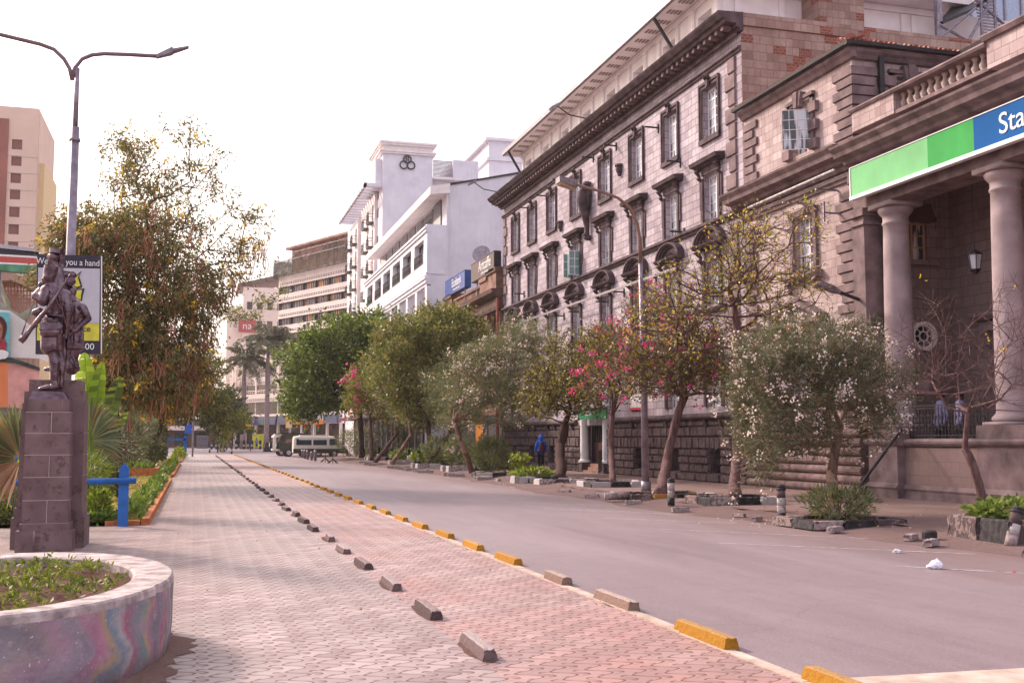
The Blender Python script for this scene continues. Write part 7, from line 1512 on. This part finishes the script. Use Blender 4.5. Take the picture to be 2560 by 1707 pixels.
def bodyB(m):
    D=.5; k=1.03; ico(m,sp(505,190,D),66*u*k,(.95,.9,1.2)); ico(m,sp(428,190,D),11*u,(1.6,.8,1)); chain(m,[sp(440,165,D),sp(430,192,D)],[14*u,12*u],8); ico(m,sp(440,212,D),18*u); ico(m,sp(450,236,D),24*u); ico(m,sp(517,185,D-.075),14*u,(1,.5,1.6)); chain(m,[sp(500,225,D),sp(530,310,D)],[48*u,52*u])
    chain(m,[sp(545,330,D),sp(560,420,D),sp(560,600,D),sp(560,850,D)],[66*u,100*u,112*u,100*u]); chain(m,[sp(570,900,D),sp(600,1120,D),sp(612,1260,D),sp(610,1390,D)],[70*u,48*u,44*u,34*u]); chain(m,[sp(500,900,D),sp(490,1200,D),sp(480,1390,D)],[70*u,46*u,36*u]); chain(m,[sp(612,1400,D),sp(560,1405,D)],[32*u,26*u]); chain(m,[sp(480,1400,D),sp(410,1408,D)],[30*u,22*u])
    chain(m,[sp(480,400,D),sp(400,520,D+.1),sp(370,480,D+.15)],[50*u,42*u,34*u]); ico(m,sp(360,485,D),34*u)
def capB(m): 
    a=Vector(sp(530,150,.5)); b=Vector(sp(537,98,.5)); m.tube([a,b],[84*u,86*u],24)
def flapB(m): chain(m,[sp(575,150,.5),sp(585,215,.5),sp(572,262,.5)],[36*u,34*u,22*u]); chain(m,[sp(560,260,.5),sp(590,300,.5)],[26*u,22*u])
def packB(m): chain(m,[sp(640,380,.45),sp(700,380,.45)],[52*u,48*u]); chain(m,[sp(650,460,.45),sp(690,450,.45)],[60*u,52*u])
figure('bronze man in a flat topped cap with a neck cloth, standing highest',(-2.05,18.45,2.56),bodyB,[('cap',capB,0,0),('neck_cloth',flapB,.009,2),('pack',packB,.011,2)],.0115)
def bodyC(m):
    D=.52; ico(m,sp(692,560,D),60*u,(.92,.9,1.15)); ico(m,sp(632,575,D),11*u,(1.5,.8,1)); ico(m,sp(645,605,D),20*u); ico(m,sp(715,570,D-.06),12*u,(1,.5,1.6)); chain(m,[sp(690,610,D),sp(715,670,D)],[44*u,48*u])
    chain(m,[sp(745,730,D),sp(745,820,D),sp(730,920,D),sp(735,1040,D),sp(735,1150,D)],[92*u,92*u,86*u,92*u,94*u]); chain(m,[sp(800,740,D-.05),sp(870,855,D-.05),sp(730,990,D-.12)],[66*u,44*u,27*u]); ico(m,sp(700,985,D-.13),27*u)
    for k in range(4): chain(m,[sp(700,972+k*14,D-.15),sp(660+k*3,968+k*14,D-.15)],[9*u,7*u],8)
    chain(m,[sp(700,1150,D),sp(690,1300,D),sp(690,1395,D)],[84*u,66*u,82*u]); chain(m,[sp(745,1180,D),sp(715,1300,D),sp(735,1400,D)],[50*u,46*u,50*u]); m.hexa([sp(640,1180,D-.12),sp(828,1186,D-.12),sp(828,1186,D+.1),sp(640,1180,D+.1)],[sp(655,1040,D-.11),sp(826,960,D-.11),sp(826,960,D+.1),sp(655,1040,D+.1)])
def foldsC(m):
    for a,b,c in (((790,760),(760,880),(700,960)),((820,900),(790,1040),(760,1170)),((700,1040),(700,1110),(720,1175)),((660,1230),(720,1290),(745,1390)),((650,1290),(700,1340),(720,1400))): chain(m,[sp(*a,.40),sp(*b,.40),sp(*c,.42)],[8*u,11*u,8*u],8)
figure('bronze bareheaded man in a loose shirt with a hand on his hip',(-1.85,18.47,2.56),bodyC,[('cloth_folds',foldsC,.007,1)],.0115)
LM['lushgreen']=leafmat('lush_green_leaf',(.06,.11,.018),(.13,.21,.035),(.26,.34,.06),.4)
# ======================= GARDEN =======================
gl_=MB().quadv([(-14,22.75,.05),(-.93,22.75,.05),(-.93,116,.05),(-14,116,.05)]).build('lawn',M['lawn']); gl_['kind']='structure'
def edging(x0,x1,y0,y1,lab):
    t=thing('garden_edging',lab,'kerb',((x0+x1)/2,(y0+y1)/2,0),group='orange garden edging'); m=MB(); y=y0
    while y<y1-.1: e=min(y+1.,y1); m.hexa([(x0,y,0),(x1,y,0),(x1,e-.015,0),(x0,e-.015,0)],[(x0+.02,y,.13),(x1-.02,y,.13),(x1-.02,e-.015,.13),(x0+.02,e-.015,.13)]); y=e
    m.build('kerb',M['orange_kerb'],t)
edging(-.95,-.78,22.6,45.2,'orange painted low kerb along the garden, nearest stretch'); edging(-.95,-.78,50.5,75.5,'orange painted low kerb along the garden, middle stretch'); edging(-.95,-.78,82,112,'orange painted low kerb along the garden, farthest stretch')
MB().box(-1.6,-.97,22.55,22.7,0,.09).build('edging_return',M['orange_kerb'],[o for o in bpy.data.objects if o.name=='garden_edging'][0])
for x0,x1,y0,y1,l in ((-3.9,-1.5,51.3,54.5,'orange walled flower bed at the foot of the thick ringed palm'),(-4.0,-2.5,80,83,'orange walled flower bed before the second ringed palm'),(-1.6,-.96,104,106,'yellow painted flower tub near the far end of the garden')):
    t=thing('flower_bed',l,'flower bed',((x0+x1)/2,y0,.05)); m=MB(); h=.38
    m.box(x0,x1,y0,y0+.2,.05,h); m.box(x0,x0+.2,y0+.2,y1,.05,h); m.box(x1-.2,x1,y0+.2,y1,.05,h); m.box(x0,x1,y1,y1+.2,.05,h); m.build('wall',M['orange_kerb'] if y0<100 else plain('tub_yellow',(.8,.5,.03),.6,bump=0),t); MB().box(x0+.2,x1-.2,y0+.2,y1,.05,h-.06).build('soil',M['soil'],t)
    g=np.random.default_rng(int(y0)); n=500; p=np.stack([g.uniform(x0+.2,x1-.2,n),g.uniform(y0+.2,y1,n),np.full(n,h)],1); v,f=leaves(p,np.tile([0,0,.6],(n,1)),.28,.12,g); o=link(np_mesh('plants',v,f,LM['green' if y0<100 else 'lime']),'plants',t); 
def hedge(name,label,y0,y1,x,rx,h,lm,seed,L=.16,n=160):
    g=np.random.default_rng(seed); N=int((y1-y0)*n); t=thing(name,label,'hedge',(x,(y0+y1)/2,.05)); yy=g.uniform(y0,y1,N); lump=.65+.35*np.sin(yy*3.1+seed)*np.sin(yy*1.3); th=g.uniform(0,math.pi,N); r=g.uniform(.3,1,N)**.5
    p=np.stack([x+np.cos(th)*rx*r*lump,yy,.05+np.sin(th)*h*r*lump],1); v,f=leaves(p,np.stack([np.cos(th)*.5,g.normal(0,.3,N),np.full(N,.7)],1),L,L*.42,g); o=link(np_mesh('foliage',v,f,LM[lm]),'foliage',t)
    return t
hedge('hedge','low ragged green hedge inside the nearest orange kerb',23.,44.6,-1.16,.26,.34,'lushgreen',1,n=190); hedge('hedge','low green hedge inside the middle orange kerb',51,75,-1.22,.3,.4,'lushgreen',2,.2,120); hedge('hedge','bright yellow green hedge near the far end of the garden',95,112,-1.2,.5,.9,'lime',3,.32,60); hedge('hedge','low dark hedge across the front of the garden behind the pedestal',0,0.01,0,0,0,'dark',4) if False else None
g=np.random.default_rng(8)
def stuffleaves(name,label,P,D,L,Wd,lm,seed=0,droop=0):
    gg=np.random.default_rng(seed); v,f=leaves(P,D,L,Wd,gg,droop); o=link(np_mesh(name,v,f,LM[lm]),name); o['kind']='stuff'; o['label']=label; o['category']=name.replace('_',' '); return o
n=26000; yy=22.8+(g.uniform(0,1,n)**1.8)*60; xx=g.uniform(-7.5,-.97,n); stuffleaves('grass','short dry grass of the garden lawn',np.stack([xx,yy,np.full(n,.05)],1),np.tile([0,0,1.2],(n,1)),.09,.014,'grass',1)
n=900; yy=np.concatenate([g.uniform(26,50,n//2),g.uniform(25,60,n-n//2)]); xx=np.concatenate([g.uniform(-3.6,-1.2,n//2),g.uniform(-6,-.6,n-n//2)]); stuffleaves('fallen_flowers','yellow flowers fallen on the lawn and the path edge',np.stack([xx,yy,np.full(n,.08)],1),g.normal(0,1,(n,3))*np.array([1,1,.2]),.08,.06,'yellow_fl',2)
# ground cover strip in front of the garden
for x0,x1,l,lm,s in ((-2.05,-1.5,'low green plants between pedestal and blue post','lushgreen',5),(-5.5,-2.6,'dark low plants left of the pedestal','dark',6)):
    n=1600 if x0>-3 else 2500; t=thing('ground_plants',l,'plants',((x0+x1)/2,22.9,.05)); p=np.stack([g.uniform(x0,x1,n),g.uniform(22.65,23.5,n),g.uniform(.05,.20,n)],1); v,f=leaves(p,g.normal(0,.5,(n,3))+[0,0,.6],.12,.06,g); link(np_mesh('foliage',v,f,LM[lm]),'foliage',t)
shrub('lime_shrub','small lime green shrub between the pedestal and the blue post',(-1.78,23.2,.05),.24,.30,.10,.045,650,'lime',91); shrub('lime_shrub','lime green shrub left of the pedestal',(-3.35,23.6,.05),.5,.62,.13,.05,1500,'lime',92); shrub('pencil_bush','pale drooping thin leaved bush right of the pedestal',(-2.05,24.5,.1),.3,.62,.3,.014,1500,'lime',93,droop=.9)
shrub('garden_shrub','dark round shrub under the banana plant',(-2.3,31,.05),.55,.5,.18,.06,1300,'dark',94); shrub('garden_shrub','grey green feathery shrub before the thick ringed palm',(-3.3,58,.05),1.4,1.6,.3,.05,2600,'oleander',95); shrub('garden_shrub','small neat shrub on a short trunk beside the thick ringed palm',(-2.2,66,.3),.7,.55,.2,.09,800,'dark',96); shrub('garden_shrub','grey green shrub before the second ringed palm',(-3.4,90,.05),1.5,1.7,.35,.06,1800,'oleander',97)
shrub('garden_shrub','feathery dark shrub behind the fan palm right of the pedestal',(-3.6,40,.05),.8,.95,.3,.04,1500,'oleander',98)
# blue post and rail
t=thing('blue_post_rail','bright blue wooden post with pointed top and a round blue rail through it','fence',(-1.27,22.4,0))
m=MB()
for y in (22.34,22.42): m.hexa([(-1.36,y,0),(-1.18,y,0),(-1.18,y+.065,0),(-1.36,y+.065,0)],[(-1.36,y,1.08),(-1.18,y,1.08),(-1.18,y+.065,1.08),(-1.36,y+.065,1.08)]); m.extx([(y,1.08),(y+.065,1.08),(y+.065,1.081),(y,1.081)],-1.36,-1.18); m.hexa([(-1.36,y,1.081),(-1.18,y,1.081),(-1.18,y+.065,1.081),(-1.36,y+.065,1.081)],[(-1.28,y,1.2),(-1.26,y,1.2),(-1.26,y+.065,1.2),(-1.28,y+.065,1.2)])
m.build('post',M['blue_paint'],t); MB().tube([(-1.04,22.29,.865),(-9.5,22.29,.80)],.058,14).build('rail',M['blue_paint'],t,True)
t=thing('blue_fence','blue slatted fence at the left edge behind the fan palm','fence',(-4.6,27.5,0)); m=MB(); x=-6.4
while x<-3.2: m.box(x,x+.05,27.5,27.53,.15,1.25); x+=.085
m.box(-6.4,-3.2,27.54,27.58,1.12,1.2); m.box(-6.4,-3.2,27.54,27.58,.2,.27); m.build('slats',M['blue_paint'],t)
t=thing('blue_panel_fence','faded blue metal panels between the trees beyond the banana plant','fence',(-5.5,54,0)); m=MB(); 
for i in range(4): m.box(-7.4+i*.9,-6.55+i*.9,54+i*.5,54.05+i*.5,.1,1.5)
m.build('panels',plain('faded_blue',(.02,.12,.38),.6,var=.4,nscale=2),t)
t=thing('blue_gate','small blue frame at the far end of the garden beside the yellow tub','gate',(-1.2,110,0)); m=MB().box(-2.5,-.75,110,110.2,1.55,1.75); m.box(-2.5,-2.35,110,110.2,0,1.6); m.box(-.95,-.65,110,110.2,0,2.0); m.build('frame',M['blue_paint'],t)
# banana / traveller's palm, fan palms
def blade(m,a,b,wd,side,bend=.15,n=14,gap=.06,cut=0):
    a=Vector(a);b=Vector(b); d=(b-a); L=d.length; d.normalize(); s=Vector(side).normalized(); nrm=d.cross(s); prev=None
    for sg in (-1,1):
        for i in range(n):
            t0,t1=i/n,(i+1-gap)/n; w=lambda t: wd*min(1,(math.sin(math.pi*min(1,t*.93+.06))**.45)); c=lambda t:a+d*L*t+nrm*bend*math.sin(math.pi*t)*L
            m.quadv([c(t0),c(t1),c(t1)+s*sg*w(t1)+nrm*.16*wd-d*.10*wd,c(t0)+s*sg*w(t0)+nrm*.16*wd-d*.10*wd])
t=thing('banana_plant','banana plant with huge bright yellow green leaves behind the pedestal','plant',(aY(240,1180,26)[0],26,.05))
for i,(a,b,w,mt) in enumerate((((228,1130),(212,880),.27,'banana'),((222,1140),(255,905),.20,'banana'),((262,1080),(300,940),.20,'green'),((235,1150),(198,960),.18,'green'),((250,1120),(318,1030),.14,'green'))):
    m=MB(); A=aY(*a,26.+i*.08); Bq=aY(*b,26.+i*.08-.15*(i%2)); blade(m,A,Bq,w,(1,.25,.05),.05,16); m.build('leaf',LM[mt],t); MB().tube([(t.location.x,26,.1),A,Bq],[.035,.02,.006],6).build('leaf_stalk',LM['lime'],t)
MB().lathe(t.location.x,26,[(.11,.05),(.09,.9),(.06,1.2)],10).build('stem',LM['palm'],t)
def fanpalm(name,label,c,Yf,fans,col='palm'):
    C=aY(*c,Yf); t=thing(name,label,'palm',(C[0],Yf,.05)); g=np.random.default_rng(int(Yf*10))
    for (x,y,r,a0,a1,mt,dy) in fans:
        P=Vector(aY(x,y,Yf+dy)); m=MB(); n=int((a1-a0)/5)
        for i in range(n):
            a=R(a0+(a1-a0)*i/n); L=r*g.uniform(.85,1.05); d=Vector((math.cos(a),-.25+.1*math.sin(i*2.3),math.sin(a))); s=Vector((-math.sin(a),0,math.cos(a))); w=.035*r; q=P+d*L*.55; e=P+d*L+Vector((0,0,-.10*L)); k=P+d*L*.06
            m.quadv([k-s*w*.15,q-s*w,e,q+s*w+Vector((0,.03,0))]); 
        m.build('frond',LM[mt],t)
        MB().tube([(C[0]+.03,Yf,.1),tuple(P)],[.02,.012],5).build('stalk',LM['palm'],t)
    return t
LM['olive_lime']=leafmat('seedling_leaf',(.06,.09,.015),(.14,.18,.03),(.28,.30,.06),.35)
LM['deadpalm']=leafmat('dead_palm_leaf',(.20,.10,.05),(.36,.20,.11),(.52,.34,.22),.25)
fanpalm('fan_palm','fan palm with green and dead orange fronds at the left edge',(40,1240),21.6,[(50,1146,1.12,95,215,'palm',0),(30,1120,.95,60,190,'oleander',.25),(52,1150,.9,195,262,'deadpalm',-.1),(20,1170,.8,120,235,'deadpalm',.2),(70,1100,.7,60,140,'palm',.4)])
fanpalm('fan_palm','fan palm with pale fronds poking out right of the pedestal',(236,1180),25.,[(225,1100,.85,-25,75,'oleander',0),(222,1075,.8,-5,95,'palm',.2),(228,1120,.7,-35,50,'palm',.1)])
# ======================= GRAFFITI PLANTER =======================
def graffiti():
    t=NT('graffiti_concrete'); p=t.sep(); n=t.noise(2.6,4); w=t.math('ADD',t.math('ADD',t.math('MULTIPLY',p[1],1.15),t.math('MULTIPLY',t.math('SINE',t.math('ADD',t.math('MULTIPLY',p[2],13.),t.math('MULTIPLY',p[1],5.))),.085)),t.math('ADD',t.math('MULTIPLY',t.noise(3.2,3),.34),t.math('MULTIPLY',t.noise(14,3),.05)))
    base=t.ramp(t.noise(3,6),[(.3,(.13,.10,.14)),(.7,(.33,.26,.30))])
    wv=t.math('FRACT',t.math('MULTIPLY',w,.9)); bands=t.ramp(wv,[(0,(.25,.22,.25)),(.08,(.42,.10,.20)),(.16,(.50,.20,.29)),(.22,(.45,.30,.12)),(.28,(.10,.22,.30)),(.38,(.42,.40,.40)),(.44,(.38,.07,.14)),(.55,(.16,.17,.22)),(.68,(.12,.24,.20)),(.76,(.48,.33,.12)),(.82,(.45,.14,.24)),(.92,(.2,.17,.22))])
    m2=t.math('MULTIPLY',t.ramp(t.noise(5,6,rough=.7),[(.36,(0,0,0)),(.50,(1,1,1))]),t.ramp(t.math('ADD',t.math('MULTIPLY',p[1],.1),t.math('MULTIPLY',t.noise(1.5,2),.05)),[(.765,(.25,.25,.25)),(.80,(1,1,1))])); c=t.mix(t.math('MULTIPLY',m2,.72),base,bands); c=t.mix(.08,c,(.5,.45,.48))
    c=t.mix(t.ramp(t.noise(11,6,rough=.7),[(.58,(0,0,0)),(.66,(1,1,1))]),c,(.34,.28,.30)); c=t.mix(t.ramp(t.noise(45,2),[(.70,(0,0,0)),(.74,(1,1,1))]),c,(.62,.56,.58))
    c=t.mix(t.ramp(t.math('ADD',p[2],t.math('MULTIPLY',t.noise(4,4),.25)),[(.14,(1,1,1)),(.30,(0,0,0))]),c,(.13,.085,.085))
    return t.done(c,.75,.3,normal=t.bump(t.noise(20,5),.6,.02))
t=thing('round_planter','round concrete planter with graffiti covered wall and chipped pale rim, cut by the corner','planter',(-1.4,9.2,0))
N=120; r_=random.Random(4); ca,cb,ia,ib=1.27,2.0,.97,1.66; m=MB(); chip=[max(0,r_.gauss(-.004,.010)) for _ in range(N)]
def el(a,b,i,o=(0,0)): th=2*math.pi*i/N; return (-1.4+o[0]+a*math.cos(th),9.2+o[1]+b*math.sin(th))
ringsW=[(ca-.03,cb-.03,-.05),(ca-.012,cb-.012,.10),(ca,cb,.22),(ca,cb,.4),(ca+.005,cb+.005,.54)]
for (a0,b0,z0),(a1,b1,z1) in zip(ringsW,ringsW[1:]):
    for i in range(N): j=(i+1)%N; m.quadv([(*el(a0,b0,i),z0),(*el(a0,b0,j),z0),(*el(a1-(chip[j] if z1>.5 else 0),b1,j),z1),(*el(a1-(chip[i] if z1>.5 else 0),b1,i),z1)])
m.build('wall',graffiti(),t)
m=MB()
R4=[(ca+.005,cb+.005,.54,1),(ca,cb,.585,1),(ca-.015,cb-.015,.60,.6),(ia+.02,ib+.02,.60,0),(ia,ib,.585,0),(ia,ib,.48,0)]
for (a0,b0,z0,k0),(a1,b1,z1,k1) in zip(R4,R4[1:]):
    o0=(0,-.12) if z0<.59 and a0<1.1 or a0<1.1 else (0,0); o1=(0,-.12) if a1<1.1 else (0,0)
    for i in range(N):
        j=(i+1)%N; m.quadv([(*el(a0-k0*chip[i],b0,i,o0),z0),(*el(a0-k0*chip[j],b0,j,o0),z0),(*el(a1-k1*chip[j],b1,j,o1),z1),(*el(a1-k1*chip[i],b1,i,o1),z1)])
m.build('rim',plain('pale_rim_concrete',(.42,.345,.335),.8,.2,var=.38,nscale=7,bump=.8),t)
m=MB(); rings=9
for k in range(rings):
    f0,f1=k/rings,(k+1)/rings
    for i in range(60):
        def pt(f,i): th=2*math.pi*i/60; return (-1.4+ia*1.01*f*math.cos(th),9.08+ib*1.01*f*math.sin(th),.545+.03*math.sin(9*f*math.cos(th)+3)*math.cos(8*f*math.sin(th))-.03*f**4)
        m.quadv([pt(f0,i),pt(f0,i+1),pt(f1,i+1),pt(f1,i)])
m.build('soil',M['soil'],t,True)
g=np.random.default_rng(77); P=[];D=[]
for _ in range(330):
    a=g.uniform(0,6.28); r=g.uniform(0,1)**.5*.93; c=np.array([-1.4+ia*r*math.cos(a),9.08+ib*r*math.sin(a),.55])
    if math.sin(c[0]*5+2)*math.cos(c[1]*4)<-.55: continue
    h=g.uniform(.02,.09); k=g.integers(8,18)
    for _ in range(k): P.append(c+np.array([*g.normal(0,.025,2),g.uniform(0,h)])); D.append(np.array([*g.normal(0,1,2),.9]))
o=stuffleaves('seedlings','small green plants sprouting across the soil of the round planter',np.array(P),np.array(D),.05,.02,'olive_lime',6)
dm=MB()
for i in range(100):
    th0,th1=2*math.pi*i/100,2*math.pi*(i+1)/100; w0=.12+.08*math.sin(i*.7)+.05*math.sin(i*2.3); w1=.12+.08*math.sin((i+1)*.7)+.05*math.sin((i+1)*2.3)
    if i==99: w1=.12
    dm.quadv([(-1.4+1.2*math.cos(th0),9.2+1.93*math.sin(th0),.06),(-1.4+1.2*math.cos(th1),9.2+1.93*math.sin(th1),.06),(-1.4+(1.27+w1)*math.cos(th1),9.2+(2.0+w1)*math.sin(th1),.004),(-1.4+(1.27+w0)*math.cos(th0),9.2+(2.0+w0)*math.sin(th0),.004)])
struct(dm.build('dirt_ring',M['dirt'],smooth=True))
# ======================= LITTER, SHOPFRONT DEPTH =======================
p=gnd(2340,1421,0); t=thing('plastic_bag','crumpled white plastic bag on the asphalt near a parking line','bag',(p[0],p[1],0)); m=MB(); ico(m,(0,0,.07),.12,(1.1,.8,.75),9); ico(m,(-.1,.0,.05),.07,(1.6,.7,.6),6); ico(m,(.05,.03,.12),.05,(1,.8,1.2),6)
r_=random.Random(2); m.v=[(x+r_.uniform(-.014,.014),y+r_.uniform(-.014,.014),max(.002,z+r_.uniform(-.014,.014))) for x,y,z in m.v]; m.v=[(x*.68,y*.68,z*.68) for x,y,z in m.v]; m.build('bag',plain('bag_white',(.85,.83,.9),.4,.4,bump=0,var=.03),t,local=True)
p=gnd(2243,1382,0); t=thing('paper_scrap','small crumpled white paper on the asphalt left of the plastic bag','litter',(p[0],p[1],0)); m=MB(); ico(m,(0,0,.03),.06,(1.2,.8,.5),5); m.v=[(x+r_.uniform(-.012,.012),y+r_.uniform(-.012,.012),max(.002,z+r_.uniform(-.012,.012))) for x,y,z in m.v]; m.build('paper',M['white'],t,local=True)
p=gnd(2535,1430,0); t=thing('bottle_cap','tiny red bottle cap on the parking line at the right edge','litter',(p[0],p[1],.003)); MB().lathe(0,0,[(.022,0),(.02,.012)],10).build('cap',plain('cap_red',(.75,.02,.02),.4,bump=0),t,local=True)
g=np.random.default_rng(12); n=420; c=[gnd(*q_(x,y),.02) for x,y in ((450,1225),(540,1250),(660,1255),(430,1210))]+[gnd(*g_(x,y),.02) for x,y in ((150,635),(260,645),(380,655))]
P=np.array([c[i%len(c)] for i in range(n)])+g.normal(0,1,(n,3))*np.array([.45,.45,0]); P=P[:170]; stuffleaves('fallen_petals','white petals scattered on the road edge under the oleanders',P,g.normal(0,1,(170,3))*np.array([1,1,.1]),.035,.03,'white_fl',3)
n=500; P=np.stack([g.uniform(11.2,17.5,n),g.uniform(13,60,n),np.full(n,.115)],1); stuffleaves('leaf_litter','dry leaves and crumbs scattered on the right pavement',P,g.normal(0,1,(n,3))*np.array([1,1,.1]),.05,.03,'pods',4)
n=160; P=np.stack([g.uniform(-.7,4,n),g.uniform(9,45,n),np.full(n,.012)],1); stuffleaves('path_litter','tiny dry leaves scattered over the paved path',P,g.normal(0,1,(n,3))*np.array([1,1,.1]),.035,.02,'pods',5)
t=thing('shopfront','dark shop windows and black canopy under the white hotel','shopfront',(16.4,96,0)); m=MB().box(16.45,16.58,81,118,.1,3.6); m.build('glazing',M['glass_dark'],t); MB().box(14.9,16.58,81,118,3.6,3.9).build('canopy',M['iron'],t); MB().box(16.4,16.58,81,118,3.95,5.0).build('fascia',plain('fascia_brown',(.10,.07,.07),.6,bump=0),t)
m=MB(); y=81.
while y<118: m.box(16.38,16.46,y,y+.25,.1,3.6); y+=2.6
m.each('mullion',M['grey_metal'],t); text_obj('lettering','Artcaffe',.7,M['dirty_white'],t,(16.39,84.5,4.45))

dp=MB(); r_=random.Random(31)  # brown dirt round the block bases, doubling as painted contact shade
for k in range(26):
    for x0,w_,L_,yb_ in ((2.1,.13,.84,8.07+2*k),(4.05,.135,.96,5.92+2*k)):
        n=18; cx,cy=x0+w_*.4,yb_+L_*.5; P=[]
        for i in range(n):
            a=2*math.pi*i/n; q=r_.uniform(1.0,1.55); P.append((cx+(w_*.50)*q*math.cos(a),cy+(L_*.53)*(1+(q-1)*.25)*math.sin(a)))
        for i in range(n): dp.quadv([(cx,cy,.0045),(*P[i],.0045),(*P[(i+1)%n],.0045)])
o=dp.build('kerb_dirt_shade',dirt('kerb_dirt_shade_earth',(.13,.07,.055),(.22,.13,.11),3.)); o['kind']='structure'
# ======================= HAZE =======================
hz=MB().box(-60,95,-12,275,-1.,75.).build('haze',None); hz['kind']='stuff'; hz['label']='pale warm haze filling the street'
hm=bpy.data.materials.new('haze_air'); hm.use_nodes=True; hn=hm.node_tree; hn.nodes.clear(); ho=hn.nodes.new('ShaderNodeOutputMaterial'); hp=hn.nodes.new('ShaderNodeVolumePrincipled')
hp.inputs['Color'].default_value=(1,.95,.95,1); hp.inputs['Density'].default_value=.0002; hp.inputs['Anisotropy'].default_value=.2; hn.links.new(hp.outputs[0],ho.inputs['Volume']); hz.data.materials.clear(); hz.data.materials.append(hm)
